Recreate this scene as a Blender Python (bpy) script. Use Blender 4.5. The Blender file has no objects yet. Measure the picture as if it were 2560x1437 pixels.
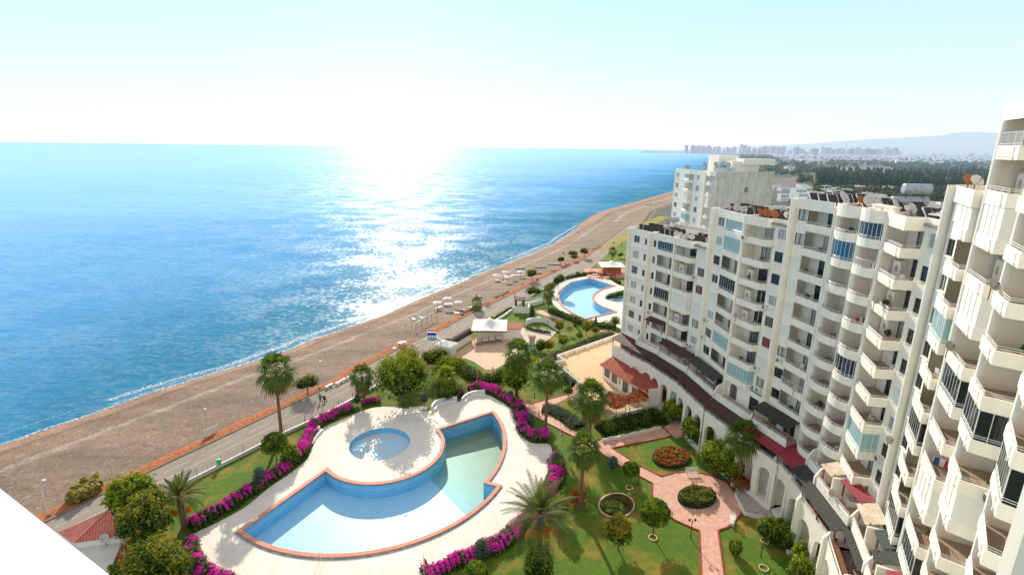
import bpy, bmesh, math, random
from mathutils import Vector, Matrix, noise
from mathutils.geometry import delaunay_2d_cdt
random.seed(11)
R_ = random.random
def U(a, b): return random.uniform(a, b)
PI = math.pi
sc = bpy.context.scene
COL = sc.collection
# ---------------------------------------------------------------- camera
H = 46.0; FP = 1294.0
_d = Vector((-55, 4800, 1294)).normalized()
_Z = -_d; _Y = (Vector((0, 0, 1)) - _d * _d.z).normalized(); _X = _Y.cross(_Z)
RM = Matrix((_X, _Y, _Z))
cam = bpy.data.objects.new('camera', bpy.data.cameras.new('camera')); COL.objects.link(cam)
cam.data.sensor_width = 36; cam.data.lens = 36 * FP / 2560; cam.data.clip_start = .1; cam.data.clip_end = 300000
rt, up, bk = RM @ Vector((1, 0, 0)), RM @ Vector((0, -1, 0)), RM @ Vector((0, 0, -1))
cam.matrix_world = Matrix(((rt.x, up.x, bk.x, 0), (rt.y, up.y, bk.y, 0), (rt.z, up.z, bk.z, H), (0, 0, 0, 1)))
sc.camera = cam
def G(px, py, z=0.0):
    r = RM @ Vector((px - 1280, py - 718.5, FP)); t = (z - H) / r.z
    return Vector((r.x * t, r.y * t, z))
def GG(L, z=0.0): return [G(a, b, z) for a, b in L]
# ---------------------------------------------------------------- light
SUN_AZ, SUN_EL = math.radians(-12), math.radians(27)
sv = Vector((math.sin(SUN_AZ) * math.cos(SUN_EL), math.cos(SUN_AZ) * math.cos(SUN_EL), math.sin(SUN_EL)))
sun = bpy.data.objects.new('sun', bpy.data.lights.new('sun', 'SUN')); COL.objects.link(sun)
sun.data.energy = 5.0; sun.data.angle = math.radians(.5); sun.data.color = (1, .91, .76)
sun.rotation_euler = sv.to_track_quat('Z', 'Y').to_euler()
wd = bpy.data.worlds.new('World'); sc.world = wd; wd.use_nodes = True
nt = wd.node_tree; bg = nt.nodes['Background']
sky = nt.nodes.new('ShaderNodeTexSky'); sky.sky_type = 'NISHITA'; sky.sun_disc = False
sky.sun_elevation = SUN_EL; sky.sun_rotation = SUN_AZ; sky.altitude = 50; sky.air_density = 1.0; sky.dust_density = .6; sky.ozone_density = 1.6
tc = nt.nodes.new('ShaderNodeTexCoord'); sx = nt.nodes.new('ShaderNodeSeparateXYZ'); nt.links.new(tc.outputs['Generated'], sx.inputs[0])
gr = nt.nodes.new('ShaderNodeValToRGB'); nt.links.new(sx.outputs[2], gr.inputs[0]); e = gr.color_ramp.elements
for i, (p, c) in enumerate([(0., (.93, .985, 1.)), (.06, (.86, .985, 1.)), (.24, (.62, .94, 1.)), (.40, (.62, .68, .78)), (1., (.60, .60, .62))]):
    if i > 1: e.new(p)
    e[i].position = p; e[i].color = (*c, 1)
ml = nt.nodes.new('ShaderNodeVectorMath'); ml.operation = 'SCALE'; ml.inputs['Scale'].default_value = 6.9; nt.links.new(gr.outputs[0], ml.inputs[0])
sk = nt.nodes.new('ShaderNodeMix'); sk.data_type = 'RGBA'; sk.inputs[0].default_value = .9; nt.links.new(sky.outputs[0], sk.inputs[6]); nt.links.new(ml.outputs[0], sk.inputs[7])
nt.links.new(sk.outputs[2], bg.inputs[0]); bg.inputs[1].default_value = .15
sc.view_settings.view_transform = 'Standard'; sc.view_settings.look = 'None'; sc.view_settings.exposure = 0; sc.view_settings.gamma = 1
sc.render.engine = 'CYCLES'
try:
    sc.cycles.use_denoising = True; sc.cycles.max_bounces = 8; sc.cycles.diffuse_bounces = 6; sc.cycles.transparent_max_bounces = 16; sc.cycles.sample_clamp_indirect = 6; sc.cycles.caustics_reflective = False; sc.cycles.caustics_refractive = False
except Exception: pass
# ---------------------------------------------------------------- materials
class NT:
    def __init__(s, name):
        s.m = bpy.data.materials.new(name); s.m.use_nodes = True; s.t = s.m.node_tree
        s.b = s.t.nodes['Principled BSDF']; s.o = s.t.nodes['Material Output']
    def n(s, ty, **k):
        x = s.t.nodes.new(ty)
        for a, v in k.items(): setattr(x, a, v)
        return x
    def l(s, a, b): s.t.links.new(a, b)
    def pos(s):
        if not hasattr(s, 'geo'): s.geo = s.n('ShaderNodeNewGeometry')
        return s.geo.outputs['Position']
    def noise(s, scale, detail=4, rough=.55, vec=None, stretch=None):
        x = s.n('ShaderNodeTexNoise'); x.inputs['Scale'].default_value = scale; x.inputs['Detail'].default_value = detail; x.inputs['Roughness'].default_value = rough
        v = vec or s.pos()
        if stretch:
            mp = s.n('ShaderNodeMapping'); s.l(v, mp.inputs[0]); mp.inputs['Rotation'].default_value = (0, 0, stretch[0]); mp.inputs['Scale'].default_value = stretch[1]; v = mp.outputs[0]
        s.l(v, x.inputs['Vector']); return x.outputs['Fac']
    def ramp(s, fac, stops):
        r = s.n('ShaderNodeValToRGB'); e = r.color_ramp.elements
        while len(e) < len(stops): e.new(.5)
        for i, (p, c) in enumerate(stops):
            e[i].position = p; e[i].color = (*c, 1) if len(c) == 3 else c
        s.l(fac, r.inputs[0]); return r.outputs[0]
    def mix(s, f, a, b, mode='MIX'):
        x = s.n('ShaderNodeMix', data_type='RGBA', blend_type=mode)
        for i, v in ((0, f), (6, a), (7, b)):
            if hasattr(v, 'is_linked'): s.l(v, x.inputs[i])
            else: x.inputs[i].default_value = v if i == 0 else (*v, 1)
        return x.outputs[2]
    def math(s, op, a, b=None, clamp=False):
        x = s.n('ShaderNodeMath', operation=op); x.use_clamp = clamp
        for i, v in ((0, a), (1, b)):
            if v is None: continue
            if hasattr(v, 'is_linked'): s.l(v, x.inputs[i])
            else: x.inputs[i].default_value = v
        return x.outputs[0]
    def bump(s, h, strength=.3, dist=.05, nrm=None):
        x = s.n('ShaderNodeBump'); x.inputs['Strength'].default_value = strength; x.inputs['Distance'].default_value = dist
        s.l(h, x.inputs['Height'])
        if nrm: s.l(nrm, x.inputs['Normal'])
        s.l(x.outputs[0], s.b.inputs['Normal']); return x.outputs[0]
    def col(s, c):
        if hasattr(c, 'is_linked'): s.l(c, s.b.inputs['Base Color'])
        else: s.b.inputs['Base Color'].default_value = (*c, 1)
    def rough(s, r): s.b.inputs['Roughness'].default_value = r
    def haze(s, D=5200., c=(.60, .76, .97), mx=.93):  # aerial haze painted in as emission, stronger with distance from the origin
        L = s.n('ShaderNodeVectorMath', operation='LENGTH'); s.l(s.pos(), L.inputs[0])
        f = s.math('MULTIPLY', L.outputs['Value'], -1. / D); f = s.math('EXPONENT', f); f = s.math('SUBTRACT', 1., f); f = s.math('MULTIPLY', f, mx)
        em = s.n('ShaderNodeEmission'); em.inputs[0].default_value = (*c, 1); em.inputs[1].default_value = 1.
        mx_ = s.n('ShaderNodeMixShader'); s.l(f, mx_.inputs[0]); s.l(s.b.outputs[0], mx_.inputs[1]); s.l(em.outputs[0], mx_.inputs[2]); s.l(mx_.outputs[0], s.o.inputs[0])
MT = {}
def mat(name, c, r=.7, var=.0, scale=1., metal=0., bump=0., bscale=8., spec=None, c2=None, haze=None):
    """plain procedural material: base colour with noise variation and bump"""
    t = NT(name); t.rough(r); t.b.inputs['Metallic'].default_value = metal
    if spec is not None: t.b.inputs['Specular IOR Level'].default_value = spec
    if var or c2:
        a = c; b = c2 or tuple(max(0, x * (1 - var)) for x in c)
        t.col(t.ramp(t.noise(scale, 5), [(.32, b), (.68, a)]))
    else: t.col(c)
    if bump: t.bump(t.noise(bscale, 3), bump, .05)
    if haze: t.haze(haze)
    MT[name] = t.m; return t.m
# ---------------------------------------------------------------- mesh builder
class MB:
    def __init__(s): s.v = []; s.f = []
    def add(s, vs, fs):
        o = len(s.v); s.v += [tuple(p) for p in vs]; s.f += [tuple(i + o for i in f) for f in fs]; return s
    def box(s, x0, x1, y0, y1, z0, z1, M=None):
        vs = [Vector((x, y, z)) for z in (z0, z1) for x, y in ((x0, y0), (x1, y0), (x1, y1), (x0, y1))]
        if M is not None: vs = [M @ p for p in vs]
        return s.add(vs, [(3, 2, 1, 0), (4, 5, 6, 7), (0, 1, 5, 4), (1, 2, 6, 5), (2, 3, 7, 6), (3, 0, 4, 7)])
    def prism(s, poly, z0, z1, M=None, cap=True):
        n = len(poly); a = sum(poly[i][0] * poly[(i + 1) % n][1] - poly[(i + 1) % n][0] * poly[i][1] for i in range(n))
        if a < 0: poly = list(reversed(poly))
        vs = [Vector((p[0], p[1], z0)) for p in poly] + [Vector((p[0], p[1], z1)) for p in poly]
        if M is not None: vs = [M @ p for p in vs]
        fs = [(i, (i + 1) % n, n + (i + 1) % n, n + i) for i in range(n)]
        if cap: fs += [tuple(range(n - 1, -1, -1)), tuple(range(n, 2 * n))]
        return s.add(vs, fs)
    def tube(s, pts, rad, n=6, cap=True):
        pts = [Vector(p) for p in pts]
        if not hasattr(rad, '__len__'): rad = [rad] * len(pts)
        vs = []; m = len(pts)
        for i, p in enumerate(pts):
            d = (pts[min(i + 1, m - 1)] - pts[max(i - 1, 0)]).normalized()
            a = d.cross(Vector((0, 0, 1)) if abs(d.z) < .9 else Vector((1, 0, 0))).normalized(); b = d.cross(a)
            for k in range(n):
                t = 2 * PI * k / n; vs.append(p + (a * math.cos(t) + b * math.sin(t)) * rad[i])
        fs = [(i * n + k, i * n + (k + 1) % n, (i + 1) * n + (k + 1) % n, (i + 1) * n + k) for i in range(m - 1) for k in range(n)]
        if cap: fs += [tuple(range(n - 1, -1, -1)), tuple((m - 1) * n + k for k in range(n))]
        return s.add(vs, fs)
    def lathe(s, prof, n=12, M=None):
        vs = [Vector((r * math.cos(2 * PI * k / n), r * math.sin(2 * PI * k / n), z)) for r, z in prof for k in range(n)]
        if M is not None: vs = [M @ p for p in vs]
        m = len(prof)
        fs = [(i * n + k, i * n + (k + 1) % n, (i + 1) * n + (k + 1) % n, (i + 1) * n + k) for i in range(m - 1) for k in range(n)]
        fs += [tuple(range(n - 1, -1, -1)), tuple((m - 1) * n + k for k in range(n))]
        return s.add(vs, fs)
    def strip(s, pts, w0, w1, z0, z1, closed=False):
        """wall following a plan polyline between offsets w0 (left) and w1, heights z0..z1"""
        P = offset(pts, w0, closed); Q = offset(pts, w1, closed); n = len(P)
        zz0 = z0 if callable(z0) else (lambda p: z0); zz1 = z1 if callable(z1) else (lambda p: z1)
        vs = []
        for p, q in zip(P, Q):
            vs += [(p.x, p.y, zz0(p)), (p.x, p.y, zz1(p)), (q.x, q.y, zz1(q)), (q.x, q.y, zz0(q))]
        fs = []
        for i in range(n if closed else n - 1):
            a = 4 * i; b = 4 * ((i + 1) % n)
            for k in range(4): fs.append((a + k, a + (k + 1) % 4, b + (k + 1) % 4, b + k))
        if not closed: fs += [(3, 2, 1, 0), (4 * n - 4, 4 * n - 3, 4 * n - 2, 4 * n - 1)]
        return s.add(vs, fs)
    def build(s, name, m, parent=None, off=None, smooth=False, mats=None, fm=None):
        me = bpy.data.meshes.new(name)
        o_ = Vector(off) if off is not None else (parent_off(parent) if parent else Vector((0, 0, 0)))
        me.from_pydata([(p[0] - o_.x, p[1] - o_.y, p[2] - o_.z) for p in s.v], [], s.f); me.update()
        ob = bpy.data.objects.new(name, me); COL.objects.link(ob)
        if parent: ob.parent = parent
        elif off is not None: ob.location = off
        if mats:
            for q in mats: me.materials.append(q)
            for p, i in zip(me.polygons, fm): p.material_index = i
        elif m: me.materials.append(m)
        if smooth: me.polygons.foreach_set('use_smooth', [True] * len(me.polygons))
        return ob
    def outward(s): return s
def parent_off(o):
    v = Vector((0, 0, 0))
    while o: v = v + Vector(o.location); o = o.parent
    return v
def offset(pts, w, closed=False):
    P = [Vector((p[0], p[1])) for p in pts]; n = len(P); out = []
    for i in range(n):
        a = P[i - 1] if (i > 0 or closed) else None; b = P[(i + 1) % n] if (i < n - 1 or closed) else None
        d1 = (P[i] - a).normalized() if a is not None else None; d2 = (b - P[i]).normalized() if b is not None else None
        if d1 is None: d1 = d2
        if d2 is None: d2 = d1
        n1 = Vector((-d1.y, d1.x)); n2 = Vector((-d2.y, d2.x)); m = (n1 + n2)
        m = m.normalized() if m.length > 1e-6 else n1
        k = w / max(.35, m.dot(n1)); out.append(P[i] + m * k)
    return out
def tag(o, label=None, cat=None, group=None, kind=None):
    if label: o['label'] = label
    if cat: o['category'] = cat
    if group: o['group'] = group
    if kind: o['kind'] = kind
    return o
def thing(name, label, cat, loc=(0, 0, 0), group=None, rz=0):
    o = bpy.data.objects.new(name, None); COL.objects.link(o); o.location = loc; o.rotation_euler = (0, 0, rz); o.empty_display_size = .3
    return tag(o, label, cat, group)
CH = {}
def dup(root, loc, rz=0, scale=1, label=None, group=None):
    def rec(o, par):
        c = o.copy(); COL.objects.link(c); c.parent = par
        for ch in list(o.children): rec(ch, c)
        return c
    r = rec(root, None); r.location = loc; r.rotation_euler = (0, 0, rz)
    r.scale = (scale,) * 3 if not hasattr(scale, '__len__') else scale
    if label: r['label'] = label
    if group: r['group'] = group
    return r
class Place:
    """first use moves the prototype itself, later uses copy it"""
    def __init__(s, proto): s.p = proto; s.used = False
    def __call__(s, loc, label, rz=0, scale=1, group=None):
        if not s.used:
            s.used = True; o = s.p; s.src = None
            o.location = loc; o.rotation_euler = (0, 0, rz); o.scale = (scale,) * 3 if not hasattr(scale, '__len__') else scale
            o['label'] = label
            if group: o['group'] = group
            return o
        return dup(s.p, loc, rz, scale, label, group)
def fill(outer, holes=(), z=0.0, extra=()):
    """triangulated sheet with holes; z may be a function of x,y"""
    co = []; ed = []
    for lp in [outer] + list(holes):
        b = len(co); co += [Vector((p[0], p[1])) for p in lp]; n = len(lp); ed += [(b + i, b + (i + 1) % n) for i in range(n)]
    co += [Vector((p[0], p[1])) for p in extra]
    v, e, f, *_ = delaunay_2d_cdt(co, ed, [], 0, 1e-5)
    def inside(p, lp):
        c = False; n = len(lp); j = n - 1
        for i in range(n):
            a, b2 = lp[i], lp[j]
            if (a[1] > p[1]) != (b2[1] > p[1]) and p[0] < (b2[0] - a[0]) * (p[1] - a[1]) / (b2[1] - a[1]) + a[0]: c = not c
            j = i
        return c
    keep = []
    for t in f:
        cx = sum(v[i].x for i in t) / len(t); cy = sum(v[i].y for i in t) / len(t)
        if inside((cx, cy), outer) and not any(inside((cx, cy), h) for h in holes): a_ = v[t[0]]; b_ = v[t[1]]; c_ = v[t[2]]; keep.append(tuple(t) if (b_ - a_).cross(c_ - b_) > 0 else tuple(reversed(t)))
    zf = z if callable(z) else (lambda x, y: z)
    m = MB(); m.add([(p.x, p.y, zf(p.x, p.y)) for p in v], keep); return m
def lerpY(poly):
    P = sorted([(p[1], p[0]) for p in poly])
    def f(y):
        if y <= P[0][0]: a, b = P[0], P[1]
        elif y >= P[-1][0]: a, b = P[-2], P[-1]
        else:
            for i in range(len(P) - 1):
                if P[i][0] <= y <= P[i + 1][0]: a, b = P[i], P[i + 1]; break
        return a[1] + (b[1] - a[1]) * (y - a[0]) / (b[0] - a[0] + 1e-9)
    return f
def dens(pts, step=1.0, closed=False):
    P = [Vector((p[0], p[1])) for p in pts]
    if closed: P.append(P[0])
    out = []
    for a, b in zip(P, P[1:]):
        n = max(1, int((b - a).length / step)); out += [a.lerp(b, i / n) for i in range(n)]
    if not closed: out.append(P[-1])
    return out
def arc(c, r, a0, a1, n=24):
    return [Vector((c[0] + r * math.cos(a0 + (a1 - a0) * i / n), c[1] + r * math.sin(a0 + (a1 - a0) * i / n))) for i in range(n + 1)]
def spline(pts, n=6, closed=False):
    P = [Vector((p[0], p[1])) for p in pts]; m = len(P); out = []
    for i in range(m if closed else m - 1):
        p0 = P[i - 1] if (i > 0 or closed) else P[0]; p1 = P[i]; p2 = P[(i + 1) % m]; p3 = P[(i + 2) % m] if (i + 2 < m or closed) else P[-1]
        for k in range(n):
            t = k / n; out.append(.5 * ((2 * p1) + (p2 - p0) * t + (2 * p0 - 5 * p1 + 4 * p2 - p3) * t * t + (3 * p1 - p0 - 3 * p2 + p3) * t ** 3))
    if not closed: out.append(P[-1])
    return out
# ================================================================ MATERIALS (ground)
SEA_Z = -1.6
SHORE = GG([(0, 1113), (123, 1071), (245, 1030), (368, 985), (490, 946), (613, 911), (736, 870), (776, 850), (900, 808), (961, 787), (1053, 745), (1145, 709), (1252, 663), (1328, 635), (1390, 607), (1445, 583), (1540, 551), (1620, 513), (1689, 487)], SEA_Z)
KERB = GG([(110, 1306), (245, 1240), (409, 1161), (584, 1079), (695, 1026), (860, 948), (912, 915), (992, 874), (1096, 828), (1163, 791), (1240, 754), (1289, 730), (1390, 678), (1451, 653), (1560, 606), (1610, 585)])
WALLE = GG([(250, 1322), (478, 1203), (707, 1087), (789, 1050), (860, 1013), (943, 966), (1040, 905), (1175, 825), (1237, 797), (1280, 772), (1353, 727), (1420, 696), (1460, 681), (1500, 655), (1560, 626), (1620, 600)])
fS, fK, fW = lerpY(SHORE), lerpY(KERB), lerpY(WALLE)
# extend shore and road lines smoothly past the frame
def fshore(y): return fS(y) if y < 260 else fS(260) + (y - 260) * .36 + 0.00002 * (y - 260) ** 2
def fshoreX(y): return fS(y) if y < 265 else fS(265) + (y - 265) * .34
def sea_mat():
    t = NT('sea_water'); p = t.pos()
    sep = t.n('ShaderNodeSeparateXYZ'); t.l(p, sep.inputs[0])
    # distance from the shore, along the shore normal
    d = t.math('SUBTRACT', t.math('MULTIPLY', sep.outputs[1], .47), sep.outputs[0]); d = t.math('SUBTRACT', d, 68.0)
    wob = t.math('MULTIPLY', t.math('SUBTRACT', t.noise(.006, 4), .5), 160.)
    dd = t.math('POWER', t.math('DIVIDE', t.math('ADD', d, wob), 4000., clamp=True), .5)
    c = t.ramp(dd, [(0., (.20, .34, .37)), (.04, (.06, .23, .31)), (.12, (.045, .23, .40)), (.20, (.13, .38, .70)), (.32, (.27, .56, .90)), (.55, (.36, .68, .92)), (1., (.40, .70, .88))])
    band = t.ramp(t.noise(.004, 3, stretch=(.35, (.25, 1.6, 1))), [(.50, (0, 0, 0)), (.62, (1, 1, 1))])
    c = t.mix(t.math('MULTIPLY', band, .25), c, (.30, .66, .84))
    h1 = t.noise(.50, 4, .6, stretch=(.44, (.45, 1.5, 1)))
    h2 = t.noise(2.2, 3, .6, stretch=(.38, (.6, 1.3, 1)))
    h3 = t.noise(.10, 3, .55, stretch=(.48, (.3, 1.4, 1)))
    c = t.mix(.85, c, t.ramp(h1, [(.30, (.82, .88, .90)), (.5, (1.04, 1.03, 1.03)), (.68, (1.36, 1.22, 1.14))]), 'MULTIPLY')  # wave crests painted lighter and troughs darker to strengthen the ripple shading
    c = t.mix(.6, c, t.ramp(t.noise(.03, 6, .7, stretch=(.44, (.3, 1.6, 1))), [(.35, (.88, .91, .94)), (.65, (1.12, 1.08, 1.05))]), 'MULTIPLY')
    t.col(c); t.rough(.5); t.b.inputs['Specular IOR Level'].default_value = 0.
    h = t.math('ADD', t.math('ADD', t.math('MULTIPLY', h1, 1.0), t.math('MULTIPLY', h2, .28)), t.math('MULTIPLY', h3, 1.6))
    bp = t.bump(h, .6, .5)
    mk = t.math('ADD', t.math('MULTIPLY', t.noise(.045, 5, .6, stretch=(.3, (1., 1.1, 1))), .40), t.math('MULTIPLY', t.noise(.8, 4, .7, stretch=(.44, (.8, 1.1, 1))), .60)); mk2 = t.noise(.004, 4, .6, stretch=(.2, (.7, 1.2, 1)))
    f = t.ramp(t.math('ADD', mk, t.math('MULTIPLY', t.math('SUBTRACT', mk2, .5), .12)), [(.49, (.015,) * 3), (.57, (.17,) * 3)])
    gl = t.n('ShaderNodeBsdfGlossy'); gl.inputs['Roughness'].default_value = .32; mx = t.n('ShaderNodeMixShader'); t.l(f, mx.inputs[0]); t.l(t.b.outputs[0], mx.inputs[1]); t.l(gl.outputs[0], mx.inputs[2])
    t.l(mx.outputs[0], t.o.inputs[0]); return t.m
def beach_mat():
    t = NT('beach_pebbles'); p = t.pos(); sep = t.n('ShaderNodeSeparateXYZ'); t.l(p, sep.inputs[0])
    z = t.math('ADD', sep.outputs[2], t.math('MULTIPLY', t.math('SUBTRACT', t.noise(.25, 4), .5), .20))
    zz = t.math('DIVIDE', t.math('ADD', z, 1.75), 1.75, clamp=True)
    c = t.ramp(zz, [(0., (.08, .06, .045)), (.07, (.15, .11, .08)), (.13, (.33, .225, .165)), (.26, (.29, .20, .15)), (.31, (.14, .115, .095)), (.40, (.26, .19, .145)), (.50, (.20, .17, .145)), (.56, (.33, .30, .27)), (.62, (.22, .18, .145))])
    big = t.ramp(t.noise(.12, 6, .7, stretch=(.42, (.4, 1.4, 1))), [(.38, (.62, .64, .66)), (.62, (1.15, 1.1, 1.05))])
    c = t.mix(.8, c, big, 'MULTIPLY')
    v = t.n('ShaderNodeTexVoronoi'); v.inputs['Scale'].default_value = 2.6; t.l(p, v.inputs[0])
    c = t.mix(1., c, (1.50, 1.33, 1.22), 'MULTIPLY')
    peb = t.ramp(v.outputs['Color'], [(.0, (.45, .45, .45)), (.55, (1., 1., 1.)), (.86, (1.1, 1.1, 1.1)), (.97, (2.1, 2.1, 2.1))])
    c = t.mix(.6, c, peb, 'MULTIPLY')
    sp = t.ramp(t.noise(5., 3, .8), [(.34, (.35, .33, .3)), (.48, (1, 1, 1)), (.66, (1.05, 1.05, 1.05)), (.74, (2., 2., 2.))])
    c = t.mix(.75, c, sp, 'MULTIPLY')
    t.col(c); t.rough(.95); t.bump(t.noise(3.5, 6, .75), 1., .16); return t.m
def grass_mat(name='lawn_grass', a=(.06, .15, .006), b=(.12, .21, .008), dry=(.34, .21, .04), far=False):
    t = NT(name); n1 = t.noise(.22, 5, .6)
    c = t.ramp(t.noise(1.2, 6, .7), [(.3, a), (.7, b)])
    dryf = t.ramp(n1, [(.49, (0, 0, 0)), (.66, (1, 1, 1))])
    c = t.mix(t.math('MULTIPLY', dryf, .9), c, dry)
    c = t.mix(.75, c, t.ramp(t.noise(9., 5, .8), [(.36, (.25, .3, .25)), (.62, (1.6, 1.55, 1.4))]), 'MULTIPLY')
    t.col(c); t.rough(.95); t.bump(t.noise(14., 4, .8), .8, .06); return t.m
def deck_mat():
    t = NT('deck_concrete'); c = t.ramp(t.noise(.35, 6, .7), [(.3, (.84, .74, .62)), (.62, (.94, .87, .78))])
    br = t.n('ShaderNodeTexBrick'); br.offset = 0; br.inputs['Scale'].default_value = .32; br.inputs['Mortar Size'].default_value = .006
    br.inputs[1].default_value = (1, 1, 1, 1); br.inputs[2].default_value = (1, 1, 1, 1); br.inputs[3].default_value = (.80, .75, .69, 1); t.l(t.pos(), br.inputs[0])
    c = t.mix(.7, c, br.outputs[0], 'MULTIPLY')
    c = t.mix(.55, c, t.ramp(t.noise(3., 6, .8), [(.25, (.72, .66, .6)), (.55, (1, 1, 1))]), 'MULTIPLY')
    t.col(c); t.rough(.8); t.bump(t.noise(6., 4), .2, .03); return t.m
def tile_mat(name, c1, c2, mort, scale, rot=0., bump=.3):
    t = NT(name); mp = t.n('ShaderNodeMapping'); t.l(t.pos(), mp.inputs[0]); mp.inputs['Rotation'].default_value = (0, 0, rot)
    br = t.n('ShaderNodeTexBrick'); br.offset = 0; br.inputs['Scale'].default_value = scale; br.inputs['Mortar Size'].default_value = .035; br.inputs['Brick Width'].default_value = .5; br.inputs['Row Height'].default_value = .5
    br.inputs['Color1'].default_value = (*c1, 1); br.inputs['Color2'].default_value = (*c2, 1); br.inputs['Mortar'].default_value = (*mort, 1); t.l(mp.outputs[0], br.inputs[0])
    c = t.mix(.6, br.outputs[0], t.ramp(t.noise(.9, 6, .75), [(.3, (.62, .6, .58)), (.65, (1.1, 1.1, 1.1))]), 'MULTIPLY')
    t.col(c); t.rough(.75); t.bump(t.noise(12., 3), bump, .02); MT[name] = t.m; return t.m
def road_mat():
    t = NT('road_asphalt'); c = t.ramp(t.noise(.3, 6, .7), [(.3, (.27, .225, .185)), (.7, (.36, .30, .25))])
    c = t.mix(.4, c, t.ramp(t.noise(14., 4, .8), [(.3, (.6, .6, .6)), (.7, (1.2, 1.2, 1.2))]), 'MULTIPLY')
    c = t.mix(t.math('MULTIPLY', t.ramp(t.noise(.5, 5, .7, stretch=(-.45, (2.5, .3, 1))), [(.55, (0, 0, 0)), (.7, (1, 1, 1))]), .5), c, (.42, .24, .13))
    t.col(c); t.rough(.9); t.bump(t.noise(25., 3), .3, .02); return t.m
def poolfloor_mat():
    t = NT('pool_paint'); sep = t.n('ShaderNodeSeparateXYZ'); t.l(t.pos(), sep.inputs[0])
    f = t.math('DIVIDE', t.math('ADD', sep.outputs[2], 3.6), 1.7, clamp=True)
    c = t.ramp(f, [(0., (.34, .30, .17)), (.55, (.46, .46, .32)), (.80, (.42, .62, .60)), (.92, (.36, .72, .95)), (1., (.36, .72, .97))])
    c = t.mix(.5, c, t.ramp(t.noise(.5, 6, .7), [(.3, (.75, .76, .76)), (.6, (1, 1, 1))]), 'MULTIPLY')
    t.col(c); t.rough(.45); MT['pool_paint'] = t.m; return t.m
def poolwall_mat():
    t = NT('pool_wall_paint'); br = t.n('ShaderNodeTexBrick'); br.offset = 0
    c = t.ramp(t.noise(.6, 5), [(.3, (.15, .47, .72)), (.7, (.22, .58, .84))])
    t.col(c); t.rough(.35); MT['pool_wall'] = t.m; return t.m
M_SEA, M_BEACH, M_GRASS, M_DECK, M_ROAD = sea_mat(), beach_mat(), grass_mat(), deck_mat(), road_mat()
poolfloor_mat(); poolwall_mat()
mat('white_paint', (.86, .85, .82), .5, .12, 1.5)
mat('coping', (.80, .33, .22), .75, .25, 2.2, bump=.3)
mat('red_kerb', (.42, .07, .04), .8, .35, 1.5)
mat('kerb_stone', (.30, .22, .16), .9, .35, 2.)
mat('dirt', (.56, .18, .06), .97, c2=(.30, .095, .035), scale=1.6, bump=.9, bscale=3.)
mat('foam', (.95, .97, 1.), .6)
mat('wire', (.25, .2, .17), .6, metal=.3)
mat('marking', (.72, .66, .56), .8, .35, 3.)
tile_mat('pink_tile', (.74, .40, .29), (.84, .50, .38), (.60, .31, .23), 1.5, .3)
tile_mat('marble_tile', (.62, .52, .42), (.50, .44, .40), (.40, .33, .28), .6, .9)
mat('tan_paving', (.76, .52, .28), .8, .14, .5, bump=.2)
mat('peach_paving', (.74, .50, .33), .8, .16, .6, bump=.2)
mat('water_edge', (.8, .85, .9), .3)
def S(name, mb, m, **k): return tag(mb.build(name, m, **k), kind='structure')
# ================================================================ SEA, BEACH, ROAD
ys = [-120 + i * 2.2 for i in range(140)]
YE = ys[-1]
COAST = [(fshoreX(y) + 7, y) for y in (-200, -60, 0, 60, 120, 180, 240, 300, 330)] + [(420, 1000), (1078, 2660), (1650, 4200), (2050, 5366), (2150, 6100), (2120, 6700), (2360, 7460), (2750, 10300), (9000, 12000), (30000, 20000)]
m = fill([(-130000, -400), (-130000, 140000), (90000, 140000), (90000, 20500)] + [p for p in reversed(COAST)] + [(-160, -400)], [], SEA_Z)
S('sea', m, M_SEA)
# beach: grid lofted between the shore and the kerb
y_rows = [-60 + i * 1.1 for i in range(362)]; NX = 44
m = MB(); vs = []
def fKe(y): return fK(y) if y < 215 else fK(215) + (y - 215) * .40
for y in y_rows:
    xs, xk = fshoreX(y), fKe(y)
    for i in range(NX + 1):
        t = i / NX; tt = -.25 + 1.25 * t; x = xs + (xk - xs) * tt
        z = SEA_Z + (0 - SEA_Z) * (1 - (1 - max(tt, 0)) ** 1.7) if tt > 0 else SEA_Z + tt * 5
        z += .10 * math.exp(-((tt - .16) / .05) ** 2) - .05 * math.exp(-((tt - .27) / .05) ** 2)
        if 0 < tt < .97: z += (noise.noise(Vector((x * .35, y * .35, 0))) * .07 + noise.noise(Vector((x * 1.1, y * 1.1, 4))) * .05) * min(1, (1 - tt) * 6) * min(1, tt * 8)
        vs.append((x, y, z))
fs = [(r * (NX + 1) + i, r * (NX + 1) + i + 1, (r + 1) * (NX + 1) + i + 1, (r + 1) * (NX + 1) + i) for r in range(len(y_rows) - 1) for i in range(NX)]
m.add(vs, fs); S('beach', m, M_BEACH, smooth=True)
# surf: ragged foam lines along the shore
def foam_strip(off0, wid, seed, y0=-20, y1=330, gap=0., zz=.03):
    m = MB(); prev = None
    y = y0
    while y < y1:
        w = wid * (.6 + 1.0 * abs(noise.noise(Vector((y * .09, seed, 0)))) + .25 * noise.noise(Vector((y * .4, seed, 3))))
        o = off0 + 1.1 * noise.noise(Vector((y * .05, seed, 7))) + .22 * noise.noise(Vector((y * .22, seed, 9)))
        g = noise.noise(Vector((y * .045, seed, 20))) < gap
        xs = fS(y) if y < 265 else fS(265) + (y - 265) * .34
        a = (xs - o - w / 2, y, SEA_Z + zz); b = (xs - o + w / 2, y, SEA_Z + zz)
        if prev and not g and w > .05: k = len(m.v); m.add([prev[0], prev[1], b, a], [(0, 1, 2, 3)])
        prev = (a, b); y += .45
    return m
t = NT('sea_foam'); t.col((.93, .95, .97)); t.rough(.6)
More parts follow.
